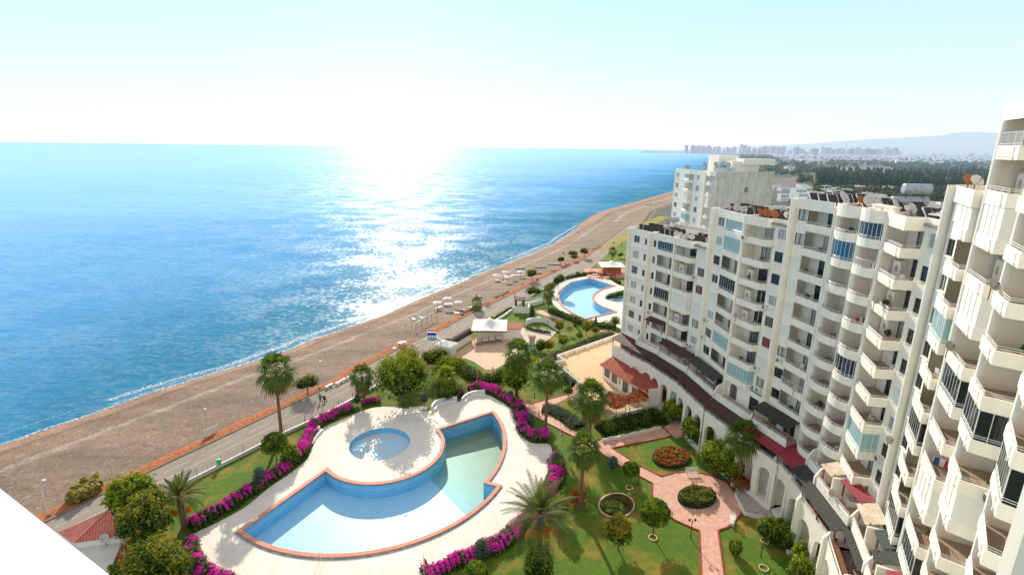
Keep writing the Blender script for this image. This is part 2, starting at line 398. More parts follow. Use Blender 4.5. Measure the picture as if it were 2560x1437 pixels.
tr = t.n('ShaderNodeBsdfTransparent'); mxs = t.n('ShaderNodeMixShader')
t.l(t.ramp(t.noise(1.9, 6, .75), [(.44, (0, 0, 0)), (.62, (.85, .85, .85))]), mxs.inputs[0]); t.l(tr.outputs[0], mxs.inputs[1]); t.l(t.b.outputs[0], mxs.inputs[2]); t.l(mxs.outputs[0], t.o.inputs[0]); M_FOAM = t.m
m = foam_strip(.25, 1.4, 1., -60, 330, gap=-9.); m2 = foam_strip(2.0, .5, 5., -60, gap=.0); m.add(m2.v, m2.f); m2 = foam_strip(5.0, .35, 9., gap=.1); m.add(m2.v, m2.f); m2 = foam_strip(3.6, 2.2, 12., 90, 330, gap=-.1, zz=.05); m.add(m2.v, m2.f)
tag(m.build('sea_foam', M_FOAM), 'white foam of small waves breaking along the beach', 'foam', kind='stuff')
# dirt verge along the kerb
m = MB(); prev = None; y = -40
while y < 260:
    xk = fKe(y) - .15; w = 2.7 + 1.2 * noise.noise(Vector((y * .12, 3, 0))) + .5 * noise.noise(Vector((y * .7, 5, 0)))
    w = max(.4, w)
    zt = .16 + .08 * noise.noise(Vector((y * .8, 1, 0)))
    cur = [(xk - w, y, -.12), (xk - w * .8, y + .1, .05 + zt * .4), (xk - w * .45, y, zt + .05), (xk, y, .03)]
    opening = 119.5 < y < 126.5
    if prev and not opening:
        m.add(prev + cur, [(0, 1, 5, 4), (1, 2, 6, 5), (2, 3, 7, 6)])
    prev = cur; y += .5
S('dirt_verge', m, MT['dirt'], smooth=True)
# land sheet with pool holes
def circ(c, r, n=48): return [Vector((c[0] + r * math.cos(2 * PI * i / n), c[1] + r * math.sin(2 * PI * i / n))) for i in range(n)]
DISC_C, DISC_R = (-19.9, 72.4), 9.0
KID_C, KID_R = (-20.9, 73.6), 4.75
def big_pool(off=0.0):
    """outline of the fan shaped main pool, shrunk by off; corners from the ground plan"""
    c1, r1 = (-21.1, 71.0), 21.5 - off; c2, r2 = (-23.6, 74.0), 23.0 - off
    def ang(c, p): return math.atan2(p[1] - c[1], p[0] - c[0])
    L = Vector((-33.5, 53.5)); E = Vector((-.9, 63.0)); I = Vector((-3.3, 64.0)); T = Vector((-3.0, 84.6)); C = Vector((-12.55, 78.0)); K = Vector((-27.0, 66.8))
    a0 = ang(c1, L); a1 = ang(c1, E)
    if a1 < a0: a1 += 2 * PI
    P = arc((-21.1, 71.0), 21.5, a0, a1, 40)
    b0 = ang(c2, I); b1 = ang(c2, T); I2 = Vector((c2[0] + 23 * math.cos(b0), c2[1] + 23 * math.sin(b0)))
    P += [I2] + arc(c2, 23.0, b0 + .01, b1, 18) + [C]
    d0 = ang(DISC_C, C); d1 = ang(DISC_C, K)
    Rr = DISC_R
    P += arc(DISC_C, Rr, d0 - .06, d1 - 2 * PI if d1 > d0 else d1, 34)
    P = [p for i, p in enumerate(P) if (p - P[i - 1]).length > .05]
    return P
POOL_OUT = big_pool()
POOL_IN = offset(POOL_OUT, .55, True)
p2 = [(14.9, 159.6), (14.9, 150.2), (17.1, 143.1), (20.3, 137.6), (30.2, 144.7)]
POOL2 = spline([(20.7, 178.5), (16.6, 169), (14.6, 159.6), (14.9, 150.2), (17.1, 143.1), (20.3, 136.8)], 6) + [Vector((30.8, 144.2))] + spline([(30.6, 144.8), (27.2, 150.2), (26.0, 156.5), (27.2, 163), (30.5, 168.8)], 5) + [Vector((36.0, 173.8)), Vector((28.5, 184.5))]
POOL2_IN = offset(POOL2, .6, True)
KID = circ(KID_C, KID_R); KID2_C = (34.0, 158.5); KID2 = circ(KID2_C, 4.2)
land = [(fK(y), y) for y in range(-60, 216, 5)] + [(fKe(y), y) for y in range(220, 331, 10)]
land_outer = land + [(140, 330), (140, -60)]
m = fill(land_outer, [POOL_OUT, KID, POOL2, KID2], 0.0)
S('ground', m, M_GRASS)
# road
m = MB(); vs = []
for y in range(-60, 331, 2):
    a = fKe(y) + .02; b = (fW(y) if y < 205 else fW(205) + (y - 205) * .4) - .05
    vs += [(a, y, .02), (b, y, .02)]
m.add(vs, [(2 * i, 2 * i + 1, 2 * i + 3, 2 * i + 2) for i in range(len(vs) // 2 - 1)])
S('road', m, M_ROAD)
def rx(y, f): return fKe(y) + (fW(y) - fKe(y)) * f
m = MB()
def mark(y0, y1, f, w=.12):
    yy = y0; vs = []
    while yy < y1 + .01:
        vs += [(rx(yy, f) - w / 2, yy, .024), (rx(yy, f) + w / 2, yy, .024)]; yy += (y1 - y0) / max(1, round((y1 - y0) / 2))
    m.add(vs, [(2 * i, 2 * i + 1, 2 * i + 3, 2 * i + 2) for i in range(len(vs) // 2 - 1)])
mark(-60, 200, .52, .13)
y = -58
while y < 200: mark(y, y + 3.2, .30, .11); y += 5.6
S('road_markings', m, MT['marking'])
m = MB(); kp = [(fKe(y), y) for y in range(-60, 331, 3)]
k1 = [p for p in kp if p[1] < 119]; k2 = [p for p in kp if p[1] > 126]
for k in (k1, k2): m.strip(k, -.16, .16, -.1, .15)
S('kerb', m, MT['kerb_stone'])
# ================================================================ DECK, POOLS, PATHS
DECK = spline(GG([(478, 1344), (545, 1305), (613, 1267), (674, 1218), (764, 1152), (778, 1110), (801, 1075), (860, 1046), (943, 1017), (1025, 1022), (1078, 1026), (1105, 1010), (1155, 1002), (1209, 985), (1250, 1003), (1299, 1034), (1303, 1071), (1325, 1106), (1372, 1110), (1380, 1140), (1372, 1180), (1345, 1225), (1290, 1300), (1225, 1361), (1180, 1377), (1061, 1434), (1000, 1475), (800, 1560), (560, 1500), (500, 1420)]), 4, True)
S('pool_deck', fill(DECK, [POOL_OUT, KID], .03), M_DECK)
DECK2 = spline(GG([(1375, 745), (1382, 715), (1410, 700), (1470, 690), (1510, 690), (1545, 712), (1600, 735), (1600, 830), (1520, 808), (1465, 803), (1440, 790), (1400, 775)]), 4, True)
S('pool_deck', fill(DECK2, [POOL2, KID2], .03), M_DECK)
def inpoly(p, lp):
    c = False; j = len(lp) - 1
    for i in range(len(lp)):
        a, b2 = lp[i], lp[j]
        if (a[1] > p[1]) != (b2[1] > p[1]) and p[0] < (b2[0] - a[0]) * (p[1] - a[1]) / (b2[1] - a[1]) + a[0]: c = not c
        j = i
    return c
def pool(name, label, outl, inl, bz, depthf, grp, lines=True, extra=()):
    c = sum((Vector(p) for p in outl), Vector((0, 0))) / len(outl)
    root = thing(name, label, 'swimming pool', (c.x, c.y, 0), grp)
    if inl is not outl:
        m = MB(); m.strip(dens(outl, 1.2, True), 0, .55, -.05, .26, True); m.build('coping', MT['coping'], root)
        g = MB(); g.strip(dens(outl, 1.2, True), -.28, -.003, -.1, .045, True); g.build('gutter', MT['gutter'], root)
    P = dens(inl, .8, True); m = MB(); n = len(P); top = .1 if inl is not outl else .031
    m.add([(p.x, p.y, top) for p in P] + [(p.x, p.y, depthf(p.x, p.y)) for p in P], [(i, (i + 1) % n, n + (i + 1) % n, n + i) for i in range(n)])
    m.build('basin_wall', MT['pool_wall'], root)
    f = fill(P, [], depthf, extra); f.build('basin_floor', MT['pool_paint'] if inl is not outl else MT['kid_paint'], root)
    if lines:
        q = [p for p in dens(offset(inl, 1.3, True), 1.2, True) if inpoly(p, inl)]; m = MB(); q2 = [p for p in q if abs(depthf(p.x, p.y) + 2.0) < .02]
        runs = [[q2[0]]]
        for a_, b_ in zip(q2, q2[1:]):
            if (b_ - a_).length < 1.6: runs[-1].append(b_)
            else: runs.append([b_])
        m.strip(max(runs, key=len), -.035, .035, -1.999, -1.985); m.build('floor_line', MT['stripe'], root)
        m = MB(); m.strip(dens(inl, 1.2, True), .0, .03, -.62, -.54, True); m.build('stripe', MT['stripe'], root)
    return root
mat('stripe', (.62, .60, .58), .6); mat('gutter', (.50, .66, .72), .7, .5, 1.2)
tk = NT('kid_paint'); cc = tk.ramp(tk.noise(.45, 5, .7), [(.42, (.45, .76, .95)), (.64, (.74, .62, .50))]); tk.col(cc); tk.rough(.5); MT['kid_paint'] = tk.m
A_, B_ = G(1090, 1235, -2), G(1152, 1297, -2); dr = (B_ - A_).normalized(); nr = Vector((-dr.y, dr.x))
if nr.dot(Vector((1, 1))) < 0: nr = -nr
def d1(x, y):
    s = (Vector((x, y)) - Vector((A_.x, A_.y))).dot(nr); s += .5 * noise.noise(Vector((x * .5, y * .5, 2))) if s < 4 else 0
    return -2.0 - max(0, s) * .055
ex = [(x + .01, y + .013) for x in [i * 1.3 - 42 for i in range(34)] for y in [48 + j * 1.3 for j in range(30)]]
ex = [p for p in ex if inpoly(p, POOL_IN)]
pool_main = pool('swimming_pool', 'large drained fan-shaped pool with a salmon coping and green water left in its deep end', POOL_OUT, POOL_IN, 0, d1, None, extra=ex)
t = NT('stale_water'); t.col((.05, .12, .09)); t.rough(.04)
tr = t.n('ShaderNodeBsdfTransparent'); tr.inputs[0].default_value = (.80, .93, .90, 1)
gl = t.n('ShaderNodeBsdfGlossy'); gl.inputs['Roughness'].default_value = .02; fr = t.n('ShaderNodeFresnel'); fr.inputs[0].default_value = 1.33
mx1 = t.n('ShaderNodeMixShader'); mx1.inputs[0].default_value = .05; t.l(tr.outputs[0], mx1.inputs[1]); t.l(gl.outputs[0], mx1.inputs[2])
mx2 = t.n('ShaderNodeMixShader'); mx2.inputs[0].default_value = .08; t.l(mx1.outputs[0], mx2.inputs[1]); t.l(t.b.outputs[0], mx2.inputs[2]); t.l(mx2.outputs[0], t.o.inputs[0]); M_STALE = t.m
# standing water in the deep part
wp = [p for p in POOL_IN if (Vector((p.x, p.y)) - Vector((A_.x, A_.y))).dot(nr) > .2]
w = fill([p for p in offset(POOL_IN, .02, True)], [], -2.06, ex)
w.f = [f for f in w.f if all((Vector(w.v[i][:2]) - Vector((A_.x, A_.y))).dot(nr) > .1 for i in f)]
S('pool_water', w, M_STALE)
kid = pool('paddling_pool', 'round drained paddling pool sunk in the paved disc beside the fan-shaped pool', KID, KID, 0, lambda x, y: -.85, 'round paddling pools', lines=False)
pool2 = pool('swimming_pool', 'drained crescent-ended pool farther off, beyond the garden with clipped trees', POOL2, POOL2_IN, 0, lambda x, y: -2.0, None)
kid2 = pool('paddling_pool', 'small round pool half hidden by the left end of the apartment building', KID2, KID2, 0, lambda x, y: -.8, 'round paddling pools', lines=False)
# ================================================================ APARTMENT BLOCKS
def stucco(name, a, b, st=.5):
    t = NT(name); c = t.ramp(t.noise(.5, 5, .65), [(.3, b), (.65, a)])
    c = t.mix(st, c, t.ramp(t.noise(1.4, 5, .75, stretch=(0, (1.6, 1.6, .12))), [(.30, (.66, .60, .52)), (.55, (1, 1, 1))]), 'MULTIPLY')
    t.col(c); t.rough(.85); t.bump(t.noise(9., 3), .15, .02); MT[name] = t.m; return t.m
stucco('stucco', (.96, .91, .82), (.93, .87, .77), .22); stucco('stucco_trim', (.96, .90, .80), (.93, .86, .74), .15)
stucco('stucco_old', (.78, .76, .72), (.60, .56, .50), .9)
mat('rail_paint', (.80, .80, .79), .4, .1, 3.)
mat('floor_tile', (.46, .34, .25), .6, .25, 1.5)
mat('dark_frame', (.05, .035, .03), .5); mat('white_frame', (.82, .82, .80), .4)
def glass(name, c, r=.06):
    t = NT(name); t.col(c); t.rough(r); t.b.inputs['Specular IOR Level'].default_value = .8; MT[name] = t.m; return t.m
def curtain(name, a, b):
    t = NT(name); w = t.n('ShaderNodeTexWave'); w.inputs['Scale'].default_value = 2.2; w.inputs['Distortion'].default_value = 2.; t.l(t.pos(), w.inputs[0])
    t.col(t.ramp(w.outputs['Fac'], [(.2, b), (.8, a)])); t.rough(.12); t.b.inputs['Specular IOR Level'].default_value = .6; MT[name] = t.m
glass('glass_dark', (.02, .025, .03)); glass('glass_navy', (.01, .025, .07)); curtain('curtain_light', (.55, .55, .52), (.34, .35, .34)); curtain('curtain_red', (.35, .12, .12), (.2, .06, .07)); curtain('curtain_grey', (.22, .23, .23), (.10, .11, .12))
glass('glass_blue', (.01, .10, .20))
t = NT('glazing_clear'); t.col((.55, .78, .82)); t.rough(.08); tr = t.n('ShaderNodeBsdfTransparent'); tr.inputs[0].default_value = (.8, .95, .97, 1); mx_ = t.n('ShaderNodeMixShader'); mx_.inputs[0].default_value = .5
t.l(tr.outputs[0], mx_.inputs[1]); t.l(t.b.outputs[0], mx_.inputs[2]); t.l(mx_.outputs[0], t.o.inputs[0]); MT['glazing_clear'] = t.m
t = NT('glazing_dark'); t.col((.03, .04, .05)); t.rough(.05); tr = t.n('ShaderNodeBsdfTransparent'); tr.inputs[0].default_value = (.25, .28, .3, 1); mx_ = t.n('ShaderNodeMixShader'); mx_.inputs[0].default_value = .6
t.l(tr.outputs[0], mx_.inputs[1]); t.l(t.b.outputs[0], mx_.inputs[2]); t.l(mx_.outputs[0], t.o.inputs[0]); MT['glazing_dark'] = t.m
def shutter_mat():
    t = NT('roller_shutter'); w = t.n('ShaderNodeTexWave', bands_direction='Z'); w.inputs['Scale'].default_value = 3.; t.l(t.pos(), w.inputs[0])
    t.col((.84, .83, .79)); t.rough(.5); t.bump(w.outputs['Fac'], .4, .03); MT['roller_shutter'] = t.m
shutter_mat()
def awning_mat(name, c, rust):
    t = NT(name); c_ = t.ramp(t.noise(1.1, 6, .75), [(.35, rust), (.6, c)])
    c_ = t.mix(t.ramp(t.noise(6., 3, .8), [(.66, (0, 0, 0)), (.72, (1, 1, 1))]), c_, (.5, .48, .44))
    w = t.n('ShaderNodeTexWave', bands_direction='Y'); w.inputs['Scale'].default_value = 1.4; t.l(t.pos(), w.inputs[0])
    t.col(c_); t.rough(.7); t.bump(w.outputs['Fac'], .35, .04); MT[name] = t.m
awning_mat('awning_maroon', (.075, .022, .022), (.05, .015, .015)); awning_mat('awning_green', (.035, .055, .045), (.02, .03, .025)); awning_mat('awning_black', (.035, .038, .035), (.02, .02, .018))
awning_mat('awning_red', (.33, .03, .045), (.22, .02, .03)); awning_mat('awning_beige', (.70, .58, .44), (.48, .36, .25))
mat('wood', (.30, .12, .06), .6, .3, 3.); mat('rust', (.16, .06, .035), .85, .5, 3.); mat('tank_metal', (.50, .55, .60), .5, .3, 2., metal=.15)
mat('collector', (.035, .025, .022), .3, .4, 2.); mat('roof_slab', (.42, .38, .34), .9, .4, 1.); mat('dish', (.66, .62, .55), .5, .2, 3.); mat('dish_rust', (.50, .17, .05), .7, .4, 4.)
mat('ac_white', (.78, .77, .73), .5, .1, 3.); mat('ac_grille', (.12, .12, .12), .6); mat('soot', (.04, .03, .025), .9); mat('brick_orange', (.55, .17, .07), .8, .3, 3.)
mat('roof_sheet', (.62, .70, .74), .35, .2, 1.2)
t = NT('roof_tile_red'); w = t.n('ShaderNodeTexWave', bands_direction='X'); w.inputs['Scale'].default_value = 1.1; t.l(t.pos(), w.inputs[0])
c = t.ramp(t.noise(1.3, 6, .7), [(.3, (.26, .05, .03)), (.65, (.44, .09, .045))]); t.col(c); t.rough(.8); t.bump(w.outputs['Fac'], .6, .08); MT['roof_tile_red'] = t.m
FIN = [(22.5, 99.6), (25.1, 94.2), (28.1, 88.8), (31.0, 80.8), (32.4, 72.3), (34.7, 64.8), (36.8, 58.8), (36.9, 54.7), (36.75, 50.9), (36.2, 43.8), (33.9, 37.4), (31.6, 32.2), (28.4, 26.2), (24.3, 20.6)]
def ZF(k): return .9 + 3 * k
class Fr:
    def __init__(s, A, B):
        A = Vector(A); B = Vector(B); s.A = A; s.w = (B - A).length; s.t = (B - A) / s.w; s.n = Vector((s.t.y, -s.t.x))
        s.M = Matrix(((s.t.x, s.n.x, 0, A.x), (s.t.y, s.n.y, 0, A.y), (0, 0, 1, 0), (0, 0, 0, 1)))
    def p(s, a, n, z=0): v = s.A + s.t * a + s.n * n; return Vector((v.x, v.y, z))
def wall_sheet(mb, fr, s0, s1, z0, z1, n, opens=(), dep=.14):
    """wall in the s,z plane with openings and reveals; opens: list of polygons [(s,z)...]"""
    f = fill([(s0, z0), (s1, z0), (s1, z1), (s0, z1)], opens)
    mb.add([fr.p(v[0], n, v[1]) for v in f.v], f.f)
    for o in opens:
        k = len(o); mb.add([fr.p(a, n, z) for a, z in o] + [fr.p(a, n - dep, z) for a, z in o], [(i, (i + 1) % k, k + (i + 1) % k, k + i) for i in range(k)])
def rect(s0, s1, z0, z1): return [(s0, z0), (s1, z0), (s1, z1), (s0, z1)]
def arch(s0, s1, z0, z1, n=10):
    r = (s1 - s0) / 2; c = (s0 + s1) / 2; return [(s0, z0), (s1, z0)] + [(c + r * math.cos(PI * i / n), z1 - r + r * math.sin(PI * i / n)) for i in range(n + 1)]
def window(root, fr, s0, s1, z0, z1, n, fm='dark_frame', pm='curtain_light', mull=1, name='window', th=.07):
    m = MB(); M = fr.M
    m.box(s0, s1, n - .08, n, z0, z0 + th, M); m.box(s0, s1, n - .08, n, z1 - th, z1, M); m.box(s0, s0 + th, n - .08, n, z0 + th, z1 - th, M); m.box(s1 - th, s1, n - .08, n, z0 + th, z1 - th, M)
    for i in range(mull): x = s0 + (s1 - s0) * (i + 1) / (mull + 1); m.box(x - th / 2, x + th / 2, n - .075, n - .004, z0 + th, z1 - th, M)
    w = m.build(name, MT[fm], root)
    g = MB(); g.box(s0 + .02, s1 - .02, n - .06, n - .045, z0 + .02, z1 - .02, M); g.build('pane', MT[pm], w)
    return w
def poly_offset_in(poly, w): return offset(poly, w, False)
def rail(mb, pts, z, hs=(.78, .92), post=1.2, r=.022, tall=None):
    """horizontal bars and posts along a 3d plan line"""
    P = [Vector((p[0], p[1], 0)) for p in pts]
    for h in hs: mb.tube([p + Vector((0, 0, z + h)) for p in P], r, 4)
    for a, b in zip(P, P[1:]):
        L = (b - a).length; k = max(1, round(L / post))
        for i in range(k + (1 if b is P[-1] else 0)):
            q = a.lerp(b, i / k); mb.box(q.x - .018, q.x + .018, q.y - .018, q.y + .018, z + .5, z + hs[-1])
def balcony(root, fr, plan, zf, state='open', railm='rail_paint', solid=.62, rec=-2., niche=False, tall=False, panel=True, floorplan=None, sag=True):
    """plan: front polyline in (s,n) from the left wall to the right wall"""
    W = [fr.p(a, b) for a, b in plan]; P2 = [(p.x, p.y) for p in W]
    m = MB()
    inner = offset(P2, -.13)   # positive offset is left of travel; travel far->near, sea on the right
    if (inner[0] - Vector(P2[0])).dot(fr.n) > 0: inner = offset(P2, .13)
    n = len(P2); vs = []
    for p, q in zip(P2, inner): vs += [(p[0], p[1], zf - .3), (p[0], p[1], zf + solid), (q.x, q.y, zf + solid), (q.x, q.y, zf - .3)]
    fs = []
    for i in range(n - 1):
        for k in range(4): fs.append((4 * i + k, 4 * i + (k + 1) % 4, 4 * i + 4 + (k + 1) % 4, 4 * i + 4 + k))
    m.add(vs, fs)
    b = m.build('balcony', MT['stucco'], root)
    back = [fr.p(plan[-1][0], rec), fr.p(plan[0][0], rec)]
    fp = [(q.x, q.y) for q in inner] + [(q.x, q.y) for q in back]
    f = MB(); f.prism(fp, zf - .28, zf); f.build('floor', MT['floor_tile'], b)
    if panel and len(plan) < 6:
        a, c = plan[0], plan[1]; d = Vector((c[0] - a[0], c[1] - a[1])); L = d.length
        if L > 1.6:
            d /= L; f2 = Fr(fr.p(*a).xy, fr.p(*c).xy); pm = MB(); pm.box(.25, L - .75, .0, .06, zf - .1, zf + solid - .08, f2.M); pm.box(L - .7, L - .62, 0, .1, zf - .28, zf - .05, f2.M); pm.build('panel', MT['stucco_trim'], b)
    mid = [((p[0] + q.x) / 2, (p[1] + q.y) / 2) for p, q in zip(P2, inner)]
    r = MB()
    if tall:
        rail(r, mid, zf, (.72, 1.45))
        for a, c in zip(mid, mid[1:]):
            L = (Vector(c) - Vector(a)).length; k = max(1, int(L / .14))
            for i in range(k): q = Vector(a).lerp(Vector(c), i / k); r.box(q.x - .01, q.x + .01, q.y - .01, q.y + .01, zf + .7, zf + 1.45)
    elif state != 'shutter': rail(r, mid, zf)
    if r.v: r.build('railing', MT[railm], b)
    top = zf + 2.68
    if state in ('clear', 'dark', 'navy', 'blue'):
        g = MB(); gm = MB(); inn = offset(mid, 0)
        for a, c in zip(mid[:-1] if len(mid) < 6 else mid, mid[1:]):
            ff = Fr(a, c); g.box(0, ff.w, -.02, .0, zf + solid, top, ff.M); k = max(1, round(ff.w / .62))
            for i in range(k + 1): gm.box(ff.w * i / k - .02, ff.w * i / k + .02, -.04, .02, zf + solid, top, ff.M)
            gm.box(0, ff.w, -.04, .02, top - .06, top, ff.M)
        q = gm.build('glazing', MT['rail_paint'], b); g.build('glass', MT[{'clear': 'glazing_clear', 'dark': 'glazing_dark', 'navy': 'glass_navy', 'blue': 'glass_blue'}[state]], b)
    elif state == 'shutter':
        g = MB()
        for a, c in zip(mid, mid[1:]):
            ff = Fr(a, c); g.box(0, ff.w, -.06, .0, zf + solid, top, ff.M)
            for i in range(1, max(1, round(ff.w / 1.1))): x = ff.w * i / max(1, round(ff.w / 1.1)); g.box(x - .03, x + .03, .0, .03, zf + solid, top, ff.M)
        g.build('shutter', MT['roller_shutter'], b)
    if niche:
        g = MB(); s0 = plan[0][0] + .15; s1 = s0 + 1.15
        wall_sheet(g, Fr(fr.p(s0, rec + .9).xy, fr.p(s1, rec + .9).xy), 0, 1.15, zf, zf + 1.9, 0, [arch(.3, .85, zf + .75, zf + 1.4, 6)], .5)
        g.box(s0, s1, rec, rec + .3, zf, zf + 1.9, fr.M); g.box(s0, s1, rec + .3, rec + .9, zf + 1.8, zf + 1.9, fr.M); g.box(s1 - .06, s1, rec + .3, rec + .89, zf, zf + 1.8, fr.M)
        q = g.build('barbecue', MT['stucco_trim'], b); h = MB(); h.box(s0 + .25, s0 + .9, rec + .31, rec + .4, zf + .7, zf + 1.45, fr.M); h.build('hearth', MT['soot'], q)
    return b
def ac_unit(root, fr, s, n, z, face=1):
    m = MB(); m.box(s - .4, s + .4, n, n + .32, z, z + .58, fr.M)
    for q in (-.3, .26): m.box(s + q, s + q + .04, n - .02, n + .36, z - .05, z - .005, fr.M)
    a = m.build('air_conditioner', MT['ac_white'], root)
    g = MB(); c = fr.p(s - .1, n + .325, z + .29); nn = Vector((fr.n.x, fr.n.y, 0)); q = nn.to_track_quat('Z', 'Y').to_matrix().to_4x4(); q.translation = c
    g.lathe([(.0, 0), (.22, 0), (.22, .015), (.0, .015)], 12, q); g.build('fan_grille', MT['ac_grille'], a); return a
PANES = ['curtain_light', 'curtain_grey', 'glass_dark', 'curtain_light', 'glass_dark']
rb = random.Random(5)
def bay_back(root, fr, s0, s1, k0, k1, rec, name='wall', doors=True):
    """recessed back wall behind a balcony column with a sliding door on each floor, plus the right hand cheek"""
    m = MB(); ops = []; d = []
    for k in range(k0, k1):
        a = s0 + .35 + rb.random() * .3 + (.9 if s1 - s0 > 3.2 else 0); b = min(s1 - .25, a + 1.7)
        ops.append(rect(a, b, ZF(k) + .02, ZF(k) + 2.25)); d.append((a, b, k))
    wall_sheet(m, fr, s0, s1, ZF(k0) - .3, ZF(k1), rec, ops)
    m.build(name, MT['stucco'], root)
    for a, b, k in d:
        window(root, fr, a, b, ZF(k) + .02, ZF(k) + 2.25, rec - .06, rb.choice(['dark_frame', 'dark_frame', 'white_frame']), rb.choice(['curtain_grey', 'glass_dark', 'curtain_light', 'glass_dark']), 1, 'balcony_door')
def win_col(root, fr, s0, s1, k0, k1, n, a, b, codes, ledge=False):
    """flat wall column with one window per floor; codes from the top floor down: l light d dark r red s shutter a small, upper case adds a white frame"""
    m = MB(); ops = []; todo = []
    for k in range(k0, k1):
        c = codes[(k1 - 1 - k) % len(codes)]
        ops.append(rect(a, b, ZF(k) + .85, ZF(k) + 2.25)); todo.append((k, c))
    wall_sheet(m, fr, s0, s1, ZF(k0) - .3, ZF(k1), n, ops)
    m.build('wall', MT['stucco'], root)
    for k, c in todo:
        z = ZF(k)
        if c == 's':
            q = MB(); q.box(a - .03, b + .03, n - .03, n + .05, z + .80, z + 2.2, fr.M); q.box(a - .12, b + .12, n + .001, n + .20, z + 2.2, z + 2.42, fr.M); q.build('roller_shutter', MT['roller_shutter'], root)
        else:
            window(root, fr, a, b, z + .85, z + 2.25, n - .1, 'white_frame' if c.isupper() else 'dark_frame', {'l': 'curtain_light', 'd': 'glass_dark', 'r': 'curtain_red', 'g': 'curtain_grey'}[c.lower()])
        q = MB(); q.box(a - .15, b + .15, n + .001, n + .10, z + .72, z + .80, fr.M)
        if ledge: q.box(s0 + .2, s1 - .1, n + .002, n + .28, z + .18, z + .30, fr.M); q.box(s0 + .2, s1 - .1, n + .002, n + .10, z - .3, z + .18, fr.M)
        q.build('sill', MT['stucco_trim'], root)
def slabs(root, fr, s0, s1, k0, k1, n0, n1):
    m = MB()
    for k in range(k0, k1 + 1): m.box(s0, s1, n0, n1, ZF(k) - .28, ZF(k) - .005, fr.M)
    m.build('floor_slab', MT['stucco'], root)
def fin(root, P, dirn, k0, ztop, w=.55, out=.18, dep=3., rnd=True, z0=None):
    """deep vertical fin with a rounded nose at plan point P; dirn points out to sea"""
    t = Vector((-dirn.y, dirn.x)); P = Vector(P); pts = []
    for i in range(7):
        a = -PI / 2 + PI * i / 6; pts.append(P + dirn * (out - w / 2 + w / 2 * math.cos(a)) + t * (w / 2 * math.sin(a)))
    pts += [P - dirn * dep + t * w / 2, P - dirn * dep - t * w / 2]
    m = MB(); m.prism([(p.x, p.y) for p in pts], ZF(k0) if z0 is None else z0, ztop); return m.build('pilaster', MT['stucco_trim'], root)
FR = [Fr(FIN[i], FIN[i + 1]) for i in range(len(FIN) - 1)]
def fdir(i):
    a = FR[max(0, i - 1)].n; b = FR[min(i, len(FR) - 1)].n; return (a + b).normalized()
def body(root, idx, ktop, depth=13., kb=0):
    """solid core behind the facade and the roof with its parapet"""
    front = [Vector(FIN[i]) - fdir(i) * 2.6 for i in idx]; backp = [Vector(FIN[i]) - fdir(i) * depth for i in idx]
    poly = [(p.x, p.y) for p in front] + [(p.x, p.y) for p in reversed(backp)]
    m = MB(); m.prism(poly, 0, ZF(ktop) - .3); m.build('core_wall', MT['stucco'], root)
    poly2 = [(Vector(FIN[i]) - fdir(i) * .5) for i in idx] + list(reversed(backp))
    m = MB(); m.prism([(p.x, p.y) for p in poly2], ZF(ktop) - .29, ZF(ktop)); m.build('roof_slab', MT['roof_slab'], root)
    m = MB(); m.strip([(p.x, p.y) for p in reversed(backp)], -.1, .1, ZF(ktop), ZF(ktop) + .55); m.build('parapet', MT['stucco'], root)
    m = MB(); m.strip([(backp[0].x, backp[0].y), (poly2[0].x, poly2[0].y)], -.1, .1, ZF(ktop), ZF(ktop) + .55); m.build('parapet', MT['stucco'], root)
    m = MB(); m.strip([(backp[-1].x, backp[-1].y), (poly2[len(idx) - 1].x, poly2[len(idx) - 1].y)], -.1, .1, ZF(ktop), ZF(ktop) + .55); m.build('parapet', MT['stucco'], root)
def roofband(root, fr, plan, k):
    """roof parapet band following the balcony outline"""
    W = [fr.p(a, b) for a, b in plan]; m = MB(); m.strip([(p.x, p.y) for p in W], -.08, .08, ZF(k) - .75, ZF(k) + .5); m.build('parapet', MT['stucco'], root)
def roof_over(root, fr, plan, k, rec=-2.):
    m = MB(); m.prism([(p.x, p.y) for p in [fr.p(a, b) for a, b in plan] + [fr.p(plan[-1][0], rec), fr.p(plan[0][0], rec)]], ZF(k) - .25, ZF(k) - .02); m.build('roof_slab', MT['stucco'], root)
def bal_col(root, fr, plan, k0, ktop, codes, rec=-2., niches=(), rails=None, tall=()):
    """codes from the top: o open, c clear glazing, d dark glazing, n navy, b blue, s shutter"""
    for k in range(k0, ktop):
        i = ktop - 1 - k; c = codes[i % len(codes)]
        balcony(root, fr, plan, ZF(k), {'o': 'open', 'c': 'clear', 'd': 'dark', 'n': 'navy', 'b': 'blue', 's': 'shutter'}[c], niche=i in niches, tall=i in tall, railm=(rails or {}).get(i, 'rail_paint'), rec=rec)
    bay_back(root, fr, plan[0][0], plan[-1][0], k0, ktop, rec)
    roofband(root, fr, plan, ktop); roof_over(root, fr, plan, ktop, rec)
    m = MB(); m.box(plan[-1][0] - .02, plan[-1][0] + .16, rec, plan[-1][1], ZF(k0) - .3, ZF(ktop), fr.M); m.build('side_wall', MT['stucco_trim'], root)
def half_round(w, e, n=10, n0=-.1): return [(w * .5 - w * .46 * math.cos(PI * i / n), n0 + e * math.sin(PI * i / n)) for i in range(n + 1)]
GRPB = 'stepped white apartment blocks'
